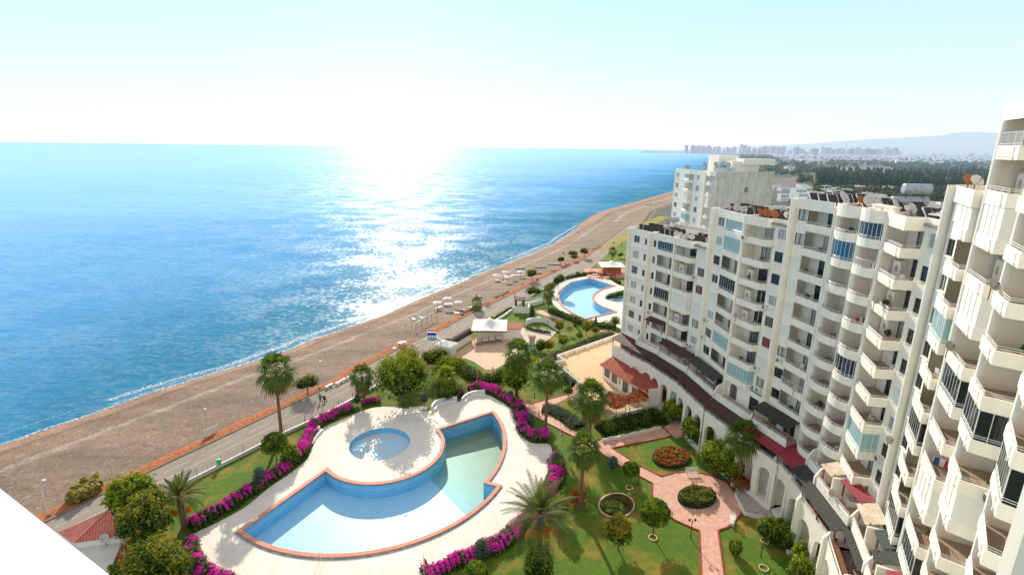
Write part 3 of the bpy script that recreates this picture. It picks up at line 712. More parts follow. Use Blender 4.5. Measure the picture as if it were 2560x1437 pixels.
# ---- block 1
b1 = thing('apartment_block', 'lowest white apartment block at the sea end of the stepped row, above maroon awnings', 'apartment block', (29, 90, 0), GRPB)
f = FR[0]; win_col(b1, f, .3, 3.9, 3, 10, -.35, 1.2, 2.9, 'DLgLLgLL', True)
m = MB(); ops = [rect(4.35, 5.05, ZF(k) + .85, ZF(k) + 2.1) for k in range(3, 10)]; wall_sheet(m, f, 3.9, f.w, ZF(3) - .3, ZF(10), -.35, ops); m.build('wall', MT['stucco'], b1)
for k in range(3, 10): window(b1, f, 4.35, 5.05, ZF(k) + .85, ZF(k) + 2.1, -.45, 'dark_frame' if k % 3 else 'white_frame', 'glass_dark' if k % 2 else 'curtain_grey', 0)
m = MB()
for k in range(3, 10): m.box(.3, f.w - .3, -.34, .02, ZF(k) + .10, ZF(k) + .2, f.M); m.box(.3, f.w - .3, -.34, -.15, ZF(k) - .35, ZF(k) + .09, f.M)
m.build('ledge', MT['stucco_trim'], b1)
roofband(b1, f, [(0, -.3), (f.w, -.3)], 10)
f = FR[1]; m = MB(); wall_sheet(m, f, .2, 1.9, ZF(3) - .3, ZF(10), -.5, [rect(.7, 1.35, ZF(k) + .85, ZF(k) + 2.1) for k in range(3, 10)]); m.build('wall', MT['stucco'], b1)
for k in range(3, 10): window(b1, f, .7, 1.35, ZF(k) + .85, ZF(k) + 2.1, -.6, 'dark_frame', 'glass_dark' if k % 2 else 'curtain_grey', 0)
pl = [(1.9, -.35), (f.w - .2, -.1)]; bal_col(b1, f, pl, 3, 10, 'noodooo'); roofband(b1, f, [(0, -.45), (1.9, -.35)], 10)
f = FR[2]; pl = [(.3, 0), (4.3, -.15), (4.5, -1.2)]; bal_col(b1, f, pl, 3, 10, 'ooosooo', niches=(1, 4)); win_col(b1, f, 4.55, f.w - .2, 3, 10, -1.15, 5.2, 7.5, 'sgrslLl'); roofband(b1, f, [(4.5, -1.1), (f.w, -1.1)], 10)
for i in (0, 1, 2): fin(b1, FIN[i], fdir(i), 3, ZF(10) + .4, .45 if i else .5, z0=0 if i == 0 else None)
body(b1, [0, 1, 2, 3], 10)
for k, s in ((8, 4.9), (5, 7.9), (4, 5.), (4, 5.9), (3, 5.1)): ac_unit(b1, f, s, -1.14, ZF(k) + .15)
ac_unit(b1, FR[1], 1.2, -.49, ZF(5) + .1)
# ---- block 2
b2 = thing('apartment_block', 'second lowest white apartment block of the stepped row, rust orange dishes on its roof', 'apartment block', (34, 73, 0), GRPB)
f = FR[3]; win_col(b2, f, .3, 3.2, 4, 12, -.6, .8, 2.6, 'GLdDsLgd'); pl = [(3.2, -.5), (f.w - .3, -.25)]; bal_col(b2, f, pl, 4, 12, 'ccodooco', tall=(5,)); roofband(b2, f, [(0, -.5), (3.2, -.5)], 12)
f4 = FR[4]; pl = [(.3, .1), (4.2, -.1), (4.45, -1.15)]; bal_col(b2, f4, pl, 4, 12, 'oooooooc', niches=(2, 3, 4)); win_col(b2, f4, 4.5, f4.w - .2, 4, 12, -1.1, 5.0, 7.2, 'LddLgrsl'); roofband(b2, f4, [(4.45, -1.1), (f4.w, -1.1)], 12)
for i in (3, 4): fin(b2, FIN[i], fdir(i), 3, ZF(12) + .45, .8 if i == 3 else .5)
body(b2, [3, 4, 5], 12)
for ff, s, n, k in ((f4, .6, .12, 11), (f4, 4.8, -1.09, 8), (f4, 4.9, -1.09, 5), (f4, 4.9, -1.09, 4), (f4, 5.8, -1.09, 4), (f, .8, -.59, 6), (f, .7, -.59, 5)): ac_unit(b2, ff, s, n, ZF(k) + .1)
# ---- block 3
b3 = thing('apartment_block', 'widest white block of the stepped row, its middle two columns of balconies half round', 'apartment block', (38, 54, 0), GRPB)
f = FR[5]; win_col(b3, f, .4, 2.0, 4, 13, -.55, .55, 1.95, 'llssssldd'); pl = [(2.0, -.3), (f.w - .45, .15)]; bal_col(b3, f, pl, 4, 13, 'ooooooooo', tall=(7,)); roofband(b3, f, [(0, -.5), (2.0, -.4)], 13)
f = FR[6]; pl = half_round(f.w, .95); bal_col(b3, f, pl, 2, 13, 'obooooooooo', rec=-1.9)
f = FR[7]; pl = half_round(f.w, 1.0); bal_col(b3, f, pl, 3, 13, 'noooonoooo', rec=-1.9, tall=(1,))
f = FR[8]; pl = [(.3, .1), (4.2, .9), (4.35, -.75)]; bal_col(b3, f, pl, 3, 13, 'ooooooocoo', niches=(1, 2, 3), rails={0: 'wood_rail'} if 0 else None); win_col(b3, f, 4.4, f.w - .3, 3, 13, -.8, 4.9, 6.3, 'LddddsLdds'); roofband(b3, f, [(4.35, -.75), (f.w, -.75)], 13)
for i, w in ((5, .7), (6, .95), (7, .8), (8, .5)): fin(b3, FIN[i], fdir(i), 2 if i > 5 else 3, ZF(13) + .45, w)
body(b3, [5, 6, 7, 8, 9], 13)
for ff, s, n, k in ((FR[8], 5.0, -.79, 5), (FR[5], 1.2, -.54, 6)): ac_unit(b3, ff, s, n, ZF(k) + .05)
# ---- block 4
b4 = thing('apartment_block', 'narrow white block of one balcony column, just before the tallest block at the right', 'apartment block', (36.5, 41, 0), GRPB)
f = FR[9]; win_col(b4, f, .4, 2.4, 3, 14, -.5, .75, 2.1, 'sdDdddLdddd'); pl = [(2.4, .0), (f.w - .7, .55), (f.w - .6, -1.)]; bal_col(b4, f, pl, 3, 14, 'soocoodoodo'); roofband(b4, f, [(0, -.5), (2.4, -.1)], 14)
fin(b4, FIN[9], fdir(9), 3, ZF(14) + .5, .55, out=.1)
body(b4, [9, 10], 14)
# ---- block 5
b5 = thing('apartment_block', 'tallest and nearest white apartment block at the right edge of the picture', 'apartment block', (32, 30, 0), GRPB)
f = FR[10]; pl = [(.4, .3), (4.4, .55), (4.9, -1.)]; bal_col(b5, f, pl, 2, 16, 'oososodoosodoo', niches=(1, 3), tall=(0,)); m = MB(); wall_sheet(m, f, 4.9, f.w, ZF(2), ZF(16), -.95, []); m.build('wall', MT['stucco'], b5); roofband(b5, f, [(4.9, -.95), (f.w, -.95)], 16)
f = FR[11]; pl = [(.4, .55), (3.7, .75), (4.1, -.65)]; bal_col(b5, f, pl, 2, 16, 'oooooodosoodoo', niches=(8,)); win_col(b5, f, 4.1, f.w - .2, 2, 16, -.75, 4.7, 6.0, 'ldldldldlddldd'); roofband(b5, f, [(4.1, -.7), (f.w, -.7)], 16)
for k in (8, 5): ac_unit(b5, f, 4.55, -.74, ZF(k) - .1)
f = FR[12]; pl = [(.4, .4), (4.2, .6), (4.6, -.9)]; bal_col(b5, f, pl, 2, 16, 'oosooodoosoooo'); m = MB(); wall_sheet(m, f, 4.6, f.w, ZF(2), ZF(16), -.9, []); m.build('wall', MT['stucco'], b5)
for i, w in ((10, .6), (11, .6), (12, .6)): fin(b5, FIN[i], fdir(i), 1, ZF(16) + .5, w, out=.3)
body(b5, [10, 11, 12, 13], 16)
BLK = {0: b1, 1: b1, 2: b1, 3: b2, 4: b2, 5: b3, 6: b3, 7: b3, 8: b3, 9: b4, 10: b5, 11: b5, 12: b5}
# ---- podium: arcade, terraces and awnings at the foot
def podium(i, D1, D2, arches=True, aw2='awning_maroon', aw3=None, aw4=None, s0=0., s1=None, k3=True):
    f = FR[i]; root = BLK[i]; w = f.w if s1 is None else s1
    m = MB(); ops = []
    if arches:
        k = max(1, round((w - s0) / 3.2)); st = (w - s0) / k
        for q in range(k): a = s0 + q * st + .45; ops.append(arch(a, a + st - .9, .9, 5.9))
    wall_sheet(m, f, s0, w, 0, ZF(2) + .75, D1, ops, .5); m.box(s0, w, D1 - .22, D1 - .15, ZF(1) + 1.9, ZF(2) + .75, f.M)
    a_ = m.build('arcade_wall', MT['stucco'], root)
    m = MB(); wall_sheet(m, f, s0, w, 0, ZF(2) - .3, D1 - 2.2, [rect(s0 + .8, s0 + 2.2, 1., 3.4)]); m.box(s0, w, D1 - 2.2, D1 - .5, .0, .9, f.M); m.build('inner_wall', MT['stucco'], root)
    m = MB(); m.box(s0, w, -2.1, D1 - .2, ZF(2) - .3, ZF(2), f.M); m.build('terrace_floor', MT['floor_tile'], root)
    m = MB(); P = [f.p(s0, D1 - .1), f.p(w, D1 - .1)]; rail(m, P, ZF(2) + .15, (.78, .95)); m.build('railing', MT['rail_paint'], root)
    def aw(nm, z, n0, n1, a, b, drop=.75):
        q = MB(); q.add([f.p(a, n0, z), f.p(b, n0, z), f.p(b, n1, z - drop), f.p(a, n1, z - drop)] + [f.p(a, n0, z - .06), f.p(b, n0, z - .06), f.p(b, n1, z - drop - .06), f.p(a, n1, z - drop - .06)], [(0, 1, 2, 3), (7, 6, 5, 4), (0, 4, 5, 1), (1, 5, 6, 2), (2, 6, 7, 3), (3, 7, 4, 0)])
        o = q.build('awning', MT[nm], root); kk = max(1, round((b - a) / 3.))
        for j in range(kk + 1):
            x = a + .1 + (b - a - .2) * j / kk; q = MB(); q.box(x - .06, x + .06, n1 - .5, n1 - .38, z - 2.3, z - drop - .03 + .2, f.M); q.build('post', MT['wood'], o)
    if aw2 and i < 9: aw(aw2, ZF(3) - .02, .1, D1 + .35, s0, w)
    elif aw2: aw(aw2, ZF(3) - .02, .1, D1 - 1.0, s0 + .4, w - .5, .5)
    if i in (7, 8, 9, 10): m = MB(); m.box(s0 + .5, w - .5, D1 - .75, D1 - .35, ZF(2) + .02, ZF(2) + .95, f.M); m.build('planter_box', MT['wood'], root)
    # upper terrace at floor 3
    if D2:
        m = MB(); m.box(s0 + .3, w - .3, D2 - .16, D2, ZF(3) - .32, ZF(3) + .72, f.M); b_ = m.build('terrace_parapet', MT['stucco'], root)
        m = MB(); m.box(s0 + .3, w - .3, -2.1, D2 - .16, ZF(3) - .3, ZF(3) - .002, f.M); m.build('terrace_floor', MT['floor_tile'], root)
        m = MB(); rail(m, [f.p(s0 + .4, D2 - .08), f.p(w - .4, D2 - .08)], ZF(3) + .12, (.78, .95)); m.build('railing', MT['rail_paint'], root)
        m = MB()
        m.prism([(0, 0), (D2 + .1, 0), (D2 + .1, .9), (D2 - .5, 2.0), (0, 2.3)], -.12, .12, Matrix(((f.n.x, 0, f.t.x, f.p(s0, 0).x), (f.n.y, 0, f.t.y, f.p(s0, 0).y), (0, 1, 0, ZF(3) - .3), (0, 0, 0, 1)))); m.build('side_wall', MT['stucco_trim'], root)
    if aw3 and i < 8: aw(aw3, ZF(4) - .02, .05, D2 + .35, s0 + .2, w - .1, .6)
    elif aw3:
        q1 = s0 + (w - s0) * (.55 if i % 2 else .4); aw(aw3, ZF(4) - .02, .05, D2 - .1, s0 + .35, q1 - .25, .5); aw({'awning_beige': 'awning_green', 'awning_green': 'awning_beige'}[aw3] if i % 2 else 'awning_red', ZF(4) - .1, .05, D2 * .65, q1 + .35, w - .2, .4)
        m = MB(); m.box(q1 - .1, q1 + .15, -.5, D2 - .2, ZF(3), ZF(4) - .5, f.M); m.build('side_wall', MT['stucco_trim'], root)
    if i >= 5:
        m = MB(); m.prism([(0, 0), (D1 + .45, 0), (D1 + .35, ZF(2) + .5), (D1 - .5, ZF(2) + 1.9), (0, ZF(2) + 2.3)], -.17, .17, Matrix(((f.n.x, 0, f.t.x, f.p(s0, 0).x), (f.n.y, 0, f.t.y, f.p(s0, 0).y), (0, 1, 0, 0), (0, 0, 0, 1)))); m.build('side_wall', MT['stucco_trim'], root)
    if aw4: aw(aw4, ZF(5) - .02, .05, 1.3, s0 + 1.9, w - .1, .5)
podium(0, 2.2, 0, False, 'awning_maroon'); podium(1, 2.4, 1.1, True, 'awning_maroon', None, 'awning_maroon'); podium(2, 2.6, 1.3, True, 'awning_maroon', 'awning_maroon')
podium(3, 2.8, 1.5, True, 'awning_maroon', 'awning_green'); podium(4, 2.9, 1.6, True, 'awning_maroon'); podium(5, 3.0, 1.8, True, 'awning_red', 'awning_black')
podium(6, 2.6, 0, True, 'awning_red'); podium(7, 2.8, 1.2, True, 'awning_black', None); podium(8, 3.4, 2.2, True, 'awning_black', 'awning_beige')
podium(9, 3.6, 1.9, True, 'awning_black', 'awning_beige'); podium(10, 4.0, 2.3, True, 'awning_beige', 'awning_green'); podium(11, 4.0, 2.2, True, 'awning_green', 'awning_beige'); podium(12, 4., 0, True, 'awning_green')
# front walls for the lower floors of blocks whose columns start at floor 4
for i, kk in ((3, 4), (4, 4), (5, 4)):
    f = FR[i]; m = MB(); ops = [arch(.8, 2.3, ZF(3) + .05, ZF(3) + 2.5), rect(f.w - 3., f.w - 1.2, ZF(3) + .05, ZF(3) + 2.2)]
    wall_sheet(m, f, .2, f.w, ZF(2), ZF(4) - .02, -.5, ops); m.build('wall', MT['stucco'], BLK[i])
    window(BLK[i], f, .8, 2.3, ZF(3) + .05, ZF(3) + 2.5, -.62, 'dark_frame', 'curtain_grey', 1, 'balcony_door'); window(BLK[i], f, f.w - 3., f.w - 1.2, ZF(3) + .05, ZF(3) + 2.2, -.62, 'dark_frame', 'glass_dark', 1, 'balcony_door')
for i in range(13):
    f = FR[i]; m = MB(); wall_sheet(m, f, .1, f.w - .1, ZF(2), ZF(3) - .3, -.52 if i in (3, 4, 5) else -1.9, [rect(1., 2.6, ZF(2) + .05, ZF(2) + 2.2)]); m.build('wall', MT['stucco'], BLK[i])
    window(BLK[i], f, 1., 2.6, ZF(2) + .05, ZF(2) + 2.2, (-.62 if i in (3, 4, 5) else -2.0), 'dark_frame', 'curtain_grey', 1, 'balcony_door')
# ================================================================ VEGETATION
def leafm(name, a, b, r=.75, sc=1.5):
    t = NT(name); t.col(t.ramp(t.noise(sc, 4, .7), [(.3, b), (.7, a)])); t.rough(r); t.b.inputs['Specular IOR Level'].default_value = .25
    tl = t.n('ShaderNodeBsdfTranslucent'); tl.inputs[0].default_value = (min(1, a[0] * 1.6), min(1, a[1] * 1.5), a[2] * .8, 1); mx = t.n('ShaderNodeMixShader'); mx.inputs[0].default_value = .22
    t.l(t.b.outputs[0], mx.inputs[1]); t.l(tl.outputs[0], mx.inputs[2]); t.l(mx.outputs[0], t.o.inputs[0]); MT[name] = t.m
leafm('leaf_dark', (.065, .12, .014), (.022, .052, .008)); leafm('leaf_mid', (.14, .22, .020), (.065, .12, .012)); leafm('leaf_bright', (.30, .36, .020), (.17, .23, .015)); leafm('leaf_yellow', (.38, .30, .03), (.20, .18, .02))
leafm('leaf_silver', (.16, .22, .17), (.07, .12, .10)); leafm('palm_green', (.12, .19, .025), (.06, .11, .016), .65); leafm('palm_dead', (.32, .20, .09), (.19, .11, .05)); leafm('frond_green', (.17, .21, .065), (.08, .12, .035), .5)
leafm('bract', (.90, .05, .56), (.66, .02, .42), .8, 2.5); leafm('flower_red', (.85, .02, .03), (.6, .01, .02)); leafm('autumn', (.42, .13, .035), (.22, .06, .02)); leafm('orange_leaf', (.50, .14, .02), (.25, .09, .015)); leafm('reed', (.50, .44, .16), (.32, .30, .09))
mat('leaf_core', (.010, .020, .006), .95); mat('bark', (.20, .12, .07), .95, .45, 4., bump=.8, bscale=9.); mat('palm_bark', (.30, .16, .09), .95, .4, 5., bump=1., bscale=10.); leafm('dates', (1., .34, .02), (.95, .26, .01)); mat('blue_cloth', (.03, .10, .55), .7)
class Leaf(MB):
    def __init__(s): super().__init__(); s.m = []
    def q(s, c, nrm, size, mi, rg, asp=1.6):
        u = Vector((rg.gauss(0, 1), rg.gauss(0, 1), rg.gauss(0, 1))); a = nrm.cross(u)
        if a.length < 1e-4: a = Vector((1, 0, 0))
        a.normalize(); b = nrm.cross(a).normalized(); a = a * size * asp / 2; b = b * size / 2; k = len(s.v)
        s.v += [tuple(c - a), tuple(c + b), tuple(c + a), tuple(c - b)]; s.f.append((k, k + 1, k + 2, k + 3)); s.m.append(mi)
    def done(s, name, mats, parent=None, off=None):
        s.m += [0] * (len(s.f) - len(s.m)); return s.build(name, None, parent, off, mats=mats, fm=s.m)
def crown(L, blobs, n, size, rg, cols, rough=.32, core=True, up=.35, flat=0., ci=None, freq=2.2):
    """leaves scattered through the outer shell of lumpy ellipsoids; cols is a list of (weight, material index)"""
    tot = sum(b[3] * b[4] + b[4] * b[5] + b[3] * b[5] for b in blobs)
    for b in blobs:
        c = Vector(b[:3]); R = Vector(b[3:6]); k = int(n * (b[3] * b[4] + b[4] * b[5] + b[3] * b[5]) / tot); sd = rg.random() * 50
        for _ in range(k):
            d = Vector((rg.gauss(0, 1), rg.gauss(0, 1), rg.gauss(0, 1) + .15)).normalized()
            if d.z < -.55: d.z = -d.z
            nz = noise.noise(d * freq + Vector((sd, 0, 0))) + .6 * noise.noise(d * freq * 2.7 + Vector((sd, 9, 0)))
            r = (1 + rough * nz) * (1 - .42 * rg.random() ** 1.6)
            p = c + Vector((d.x * R.x, d.y * R.y, d.z * R.z)) * r
            if p.z < .05: p.z = .05 + rg.random() * .2
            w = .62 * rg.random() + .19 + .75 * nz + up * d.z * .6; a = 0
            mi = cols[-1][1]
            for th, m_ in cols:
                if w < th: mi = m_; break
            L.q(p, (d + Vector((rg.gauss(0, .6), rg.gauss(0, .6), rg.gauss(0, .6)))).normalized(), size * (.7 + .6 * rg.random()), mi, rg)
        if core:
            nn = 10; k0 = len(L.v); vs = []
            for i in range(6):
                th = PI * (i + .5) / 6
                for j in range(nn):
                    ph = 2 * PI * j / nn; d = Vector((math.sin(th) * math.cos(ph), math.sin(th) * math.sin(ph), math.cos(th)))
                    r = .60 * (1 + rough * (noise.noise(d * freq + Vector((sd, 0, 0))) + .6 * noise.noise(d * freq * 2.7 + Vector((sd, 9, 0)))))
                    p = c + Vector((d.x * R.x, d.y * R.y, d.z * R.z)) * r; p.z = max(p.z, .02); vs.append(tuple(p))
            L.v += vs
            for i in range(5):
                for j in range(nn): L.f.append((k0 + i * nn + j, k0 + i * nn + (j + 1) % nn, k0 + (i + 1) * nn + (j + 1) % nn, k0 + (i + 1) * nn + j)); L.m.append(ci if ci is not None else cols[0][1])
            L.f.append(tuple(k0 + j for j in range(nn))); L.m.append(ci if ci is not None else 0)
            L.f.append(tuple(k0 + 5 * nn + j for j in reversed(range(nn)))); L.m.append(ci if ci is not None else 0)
def LM(*n): return [MT[x] for x in n]
def proj(v):
    w = RM.transposed() @ (Vector(v) - Vector((0, 0, H))); return (1280 + w.x / w.z * FP, 718.5 + w.y / w.z * FP)
def hgt(base, ty):
    lo, hi = 0., 40.
    for _ in range(24):
        m_ = (lo + hi) / 2
        if proj((base.x, base.y, base.z + m_))[1] > ty: lo = m_
        else: hi = m_
    return lo
def pxm(p):  # source pixels per metre at a point
    w = RM.transposed() @ (Vector(p) - Vector((0, 0, H))); return FP / w.z
def limbs(root, h, r, rg, k=5, spread=.5, top=.75, lean=(0, 0)):
    m = MB(); m.tube([(0, 0, -.1), (lean[0] * .3, lean[1] * .3, h * .35), (lean[0], lean[1], h * .6)], [r, r * .75, r * .5], 7)
    for i in range(k):
        a = 2 * PI * i / k + rg.random(); s = spread * h * (.6 + .5 * rg.random())
        m.tube([(lean[0] * .5, lean[1] * .5, h * .4), (lean[0] + math.cos(a) * s * .4, lean[1] + math.sin(a) * s * .4, h * .6), (lean[0] + math.cos(a) * s, lean[1] + math.sin(a) * s, h * top)], [r * .5, r * .35, r * .12], 5)
    return m.build('trunk', MT['bark'], root, off=(0, 0, 0))
def tree(name, label, cat, px, py, ty, wpx, kind='round', group=None, seed=1, n=None, z=0.):
    """tree by base pixel, top pixel row and crown half width in source pixels"""
    B = G(px, py, z); Ht = hgt(B, ty); s = pxm(B + Vector((0, 0, Ht * .6))); R = wpx / s; rg = random.Random(seed)
    root = thing(name, label, cat, (0, 0, 0), group)
    L = Leaf(); cz = Ht - R * .8
    if kind == 'ball':
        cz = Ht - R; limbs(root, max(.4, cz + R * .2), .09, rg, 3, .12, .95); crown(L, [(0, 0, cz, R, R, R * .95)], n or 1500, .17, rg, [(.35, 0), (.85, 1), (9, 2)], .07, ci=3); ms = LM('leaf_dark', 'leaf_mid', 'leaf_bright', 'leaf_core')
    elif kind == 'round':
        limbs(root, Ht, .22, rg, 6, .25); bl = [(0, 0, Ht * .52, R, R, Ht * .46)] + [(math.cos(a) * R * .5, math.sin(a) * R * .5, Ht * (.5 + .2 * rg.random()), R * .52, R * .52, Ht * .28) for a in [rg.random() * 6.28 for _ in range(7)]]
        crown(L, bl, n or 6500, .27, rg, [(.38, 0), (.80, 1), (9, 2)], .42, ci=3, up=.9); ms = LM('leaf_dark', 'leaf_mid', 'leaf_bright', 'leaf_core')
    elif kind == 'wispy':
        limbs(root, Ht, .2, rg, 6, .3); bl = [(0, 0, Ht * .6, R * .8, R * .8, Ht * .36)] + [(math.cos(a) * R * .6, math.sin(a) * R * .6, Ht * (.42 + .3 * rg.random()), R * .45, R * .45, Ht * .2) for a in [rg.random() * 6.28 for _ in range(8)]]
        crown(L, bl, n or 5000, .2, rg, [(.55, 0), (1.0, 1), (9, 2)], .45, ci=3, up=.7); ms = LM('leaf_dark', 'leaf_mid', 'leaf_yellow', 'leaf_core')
    elif kind == 'olive':
        limbs(root, Ht, .12, rg, 5, .3); bl = [(math.cos(a) * R * .4, math.sin(a) * R * .4, Ht * .62 + rg.uniform(-.1, .1) * Ht, R * .65, R * .65, Ht * .3) for a in [rg.random() * 6.28 for _ in range(5)]]
        crown(L, bl, n or 2200, .16, rg, [(.5, 0), (.95, 1), (9, 2)], .4, ci=3); ms = LM('leaf_dark', 'leaf_mid', 'leaf_yellow', 'leaf_core')
    elif kind == 'bush':
        bl = [(0, 0, Ht * .45, R * .85, R * .85, Ht * .5)] + [(math.cos(a) * R * .55, math.sin(a) * R * .55, Ht * .4, R * .5, R * .5, Ht * .42) for a in [rg.random() * 6.28 for _ in range(5)]]
        crown(L, bl, n or 2200, .19, rg, [(.45, 0), (.95, 1), (9, 2)], .32, ci=3, up=.7); ms = LM('leaf_dark', 'leaf_mid', 'leaf_bright', 'leaf_core')
    elif kind == 'silver':
        crown(L, [(0, 0, Ht * .48, R, R, Ht * .52)], n or 700, .15, rg, [(9, 0)], .25, ci=1, up=.3); ms = LM('leaf_silver', 'leaf_core')
    elif kind == 'cone':
        for i in range(5): crown(L, [(0, 0, Ht * (.12 + .18 * i), R * (1 - .17 * i), R * (1 - .17 * i), Ht * .16)], (n or 1200) // 5, .16, rg, [(.5, 0), (9, 1)], .2, ci=2)
        ms = LM('leaf_dark', 'leaf_mid', 'leaf_core')
    elif kind == 'yellow':
        limbs(root, Ht, .1, rg, 4, .2); crown(L, [(0, 0, Ht * .58, R, R, Ht * .42)], n or 1500, .2, rg, [(.25, 0), (.55, 1), (9, 2)], .4, ci=3, up=.9); ms = LM('leaf_dark', 'leaf_mid', 'leaf_yellow', 'leaf_core')
    elif kind == 'rust':
        limbs(root, Ht, .07, rg, 4, .25); crown(L, [(0, 0, Ht * .7, R, R, Ht * .28)], n or 700, .15, rg, [(.35, 0), (9, 1)], .35, core=False); ms = LM('leaf_mid', 'autumn')
    if not any(c.name.startswith('trunk') for c in root.children) and kind != 'silver':
        m = MB(); m.tube([(0, 0, -.1), (0, 0, Ht * .35)], [.1, .06], 6); m.build('trunk', MT['bark'], root, off=(0, 0, 0))
    L.done('crown', ms, root, off=(0, 0, 0)); root.location = B; root.rotation_euler.z = rg.random() * 6
    return root
# ---- fan palms
def fan_frond(L, rg, base, dirv, R, mi, droop=.35):
    """petiole then a pleated fan of narrow segments"""
    d = dirv.normalized(); up = Vector((0, 0, 1)); side = d.cross(up)
    if side.length < .05: side = Vector((1, 0, 0))
    side.normalize(); nrm = side.cross(d).normalized()
    hub = base + d * R * .5 - Vector((0, 0, droop * R * .12)); k = len(L.v); w = .03
    L.v += [tuple(base - side * w), tuple(base + side * w), tuple(hub + side * w * .6), tuple(hub - side * w * .6)]; L.f.append((k, k + 1, k + 2, k + 3)); L.m.append(mi)
    ns = 17; Lf = R * .56
    for i in range(ns):
        a = (i / (ns - 1) - .5) * 3.7; dd = (d * math.cos(a) + side * math.sin(a)); ln = Lf * (1 - .22 * abs(a) / 1.9) * (.85 + .3 * rg.random())
        pw = Lf * .06; s2 = (side * math.cos(a) - d * math.sin(a)); mid = hub + dd * ln * .6 + nrm * (.05 * ln) - Vector((0, 0, droop * ln * .18)); tip = hub + dd * ln - Vector((0, 0, droop * ln * (.55 + .6 * rg.random())))
        k = len(L.v); L.v += [tuple(hub), tuple(mid - s2 * pw), tuple(tip), tuple(mid + s2 * pw)]; L.f.append((k, k + 1, k + 2, k + 3)); L.m.append(mi)
def fan_palm(name, h, R, tr, skirt, seed, nf=30, green='palm_green'):
    rg = random.Random(seed); root = bpy.data.objects.new(name, None); COL.objects.link(root); root['category'] = 'palm tree'
    lean = (rg.uniform(-.25, .25), rg.uniform(-.25, .25)); m = MB(); pts = []; rad = []
    for i in range(9): t_ = i / 8; pts.append((lean[0] * t_ * t_, lean[1] * t_ * t_, h * t_ - .1)); rad.append(tr * (1.25 - .5 * t_ + (.35 if i == 0 else 0)))
    m.tube(pts, rad, 9); m.build('trunk', MT['palm_bark'], root, off=(0, 0, 0)); top = Vector((lean[0], lean[1], h))
    L = Leaf()
    for i in range(nf):
        el = math.radians(82 - 125 * (i / nf) ** .9 + rg.uniform(-8, 8)); az = i * 2.4 + rg.uniform(-.2, .2); d = Vector((math.cos(az) * math.cos(el), math.sin(az) * math.cos(el), math.sin(el)))
        fan_frond(L, rg, top + d * .12, d, R * (.95 + .15 * rg.random()), 0, .35 + .5 * (i / nf))
    L.done('fronds', LM(green), root, off=(0, 0, 0))
    if skirt:
        L = Leaf()
        for i in range(int(30 * skirt)):
            az = i * 2.4 + rg.random(); el = math.radians(rg.uniform(-80, -48)); d = Vector((math.cos(az) * math.cos(el), math.sin(az) * math.cos(el), math.sin(el)))
            fan_frond(L, rg, top - Vector((0, 0, .2 + rg.random() * .9 * skirt)), d, R * rg.uniform(.75, 1.), 0, .6)
        L.done('dead_fronds', LM('palm_dead'), root, off=(0, 0, 0))
    return root
# (base px, base py, crown centre py, crown half width px, skirt, label)
PALMS = [(704, 1085, 921, 40, 1.0, 'tall fan palm with a slim bare trunk rising beside the roadside fence'), (911, 1008, 938, 27, 1.0, 'short fan palm with a thick skirt of dead fronds by the fence'),
 (1291, 985, 878, 33, .5, 'fan palm beside the cafe terrace with red flowers round its trunk'), (1112, 983, 938, 24, 0, 'small bright green fan palm on the lawn behind the curved benches'),
 (1364, 1078, 935, 36, .4, 'slender fan palm between the brick path and the tan terrace wall'), (1474, 1092, 990, 40, 1.0, 'bushy fan palm with a long leafy skirt in front of the vine pergola'),
 (1450, 1270, 1115, 38, .5, 'fan palm on the lawn with a red flowering climber at its foot'), (1842, 1222, 1090, 40, .2, 'fan palm close to the white arcade at the plaza edge'),
 (1371, 772, 730, 14, .3, 'fan palm beside the crescent-ended pool near the white arches'), (1530, 652, 627, 10, 0, 'small fan palm beside the road past the red-decked restaurant'),
 (1192, 774, 756, 14, 0, 'dwarf fan palm at the gap in the roadside kerb'), (1337, 930, 906, 17, 0, 'small light green fan palm by the tan terrace corner'), (1540, 1300, 1262, 20, 0, 'low cycad like palm in the middle of the round flower bed')]
for i, (bx, by, cy, w, sk, lb) in enumerate(PALMS):
    B = G(bx, by); h = hgt(B, cy); s = pxm(B + Vector((0, 0, h)))
    if i == 12: B = G(1541, 1278); h = .3
    r = w / s * 1.28; p = fan_palm('fan_palm', h, r, .10 + .015 * min(h, 9), sk, 20 + i, 30 if w > 20 else 24, 'leaf_bright' if i in (3, 11) else 'palm_green'); p.location = B; tag(p, lb, 'palm tree', 'fan palms of the garden')
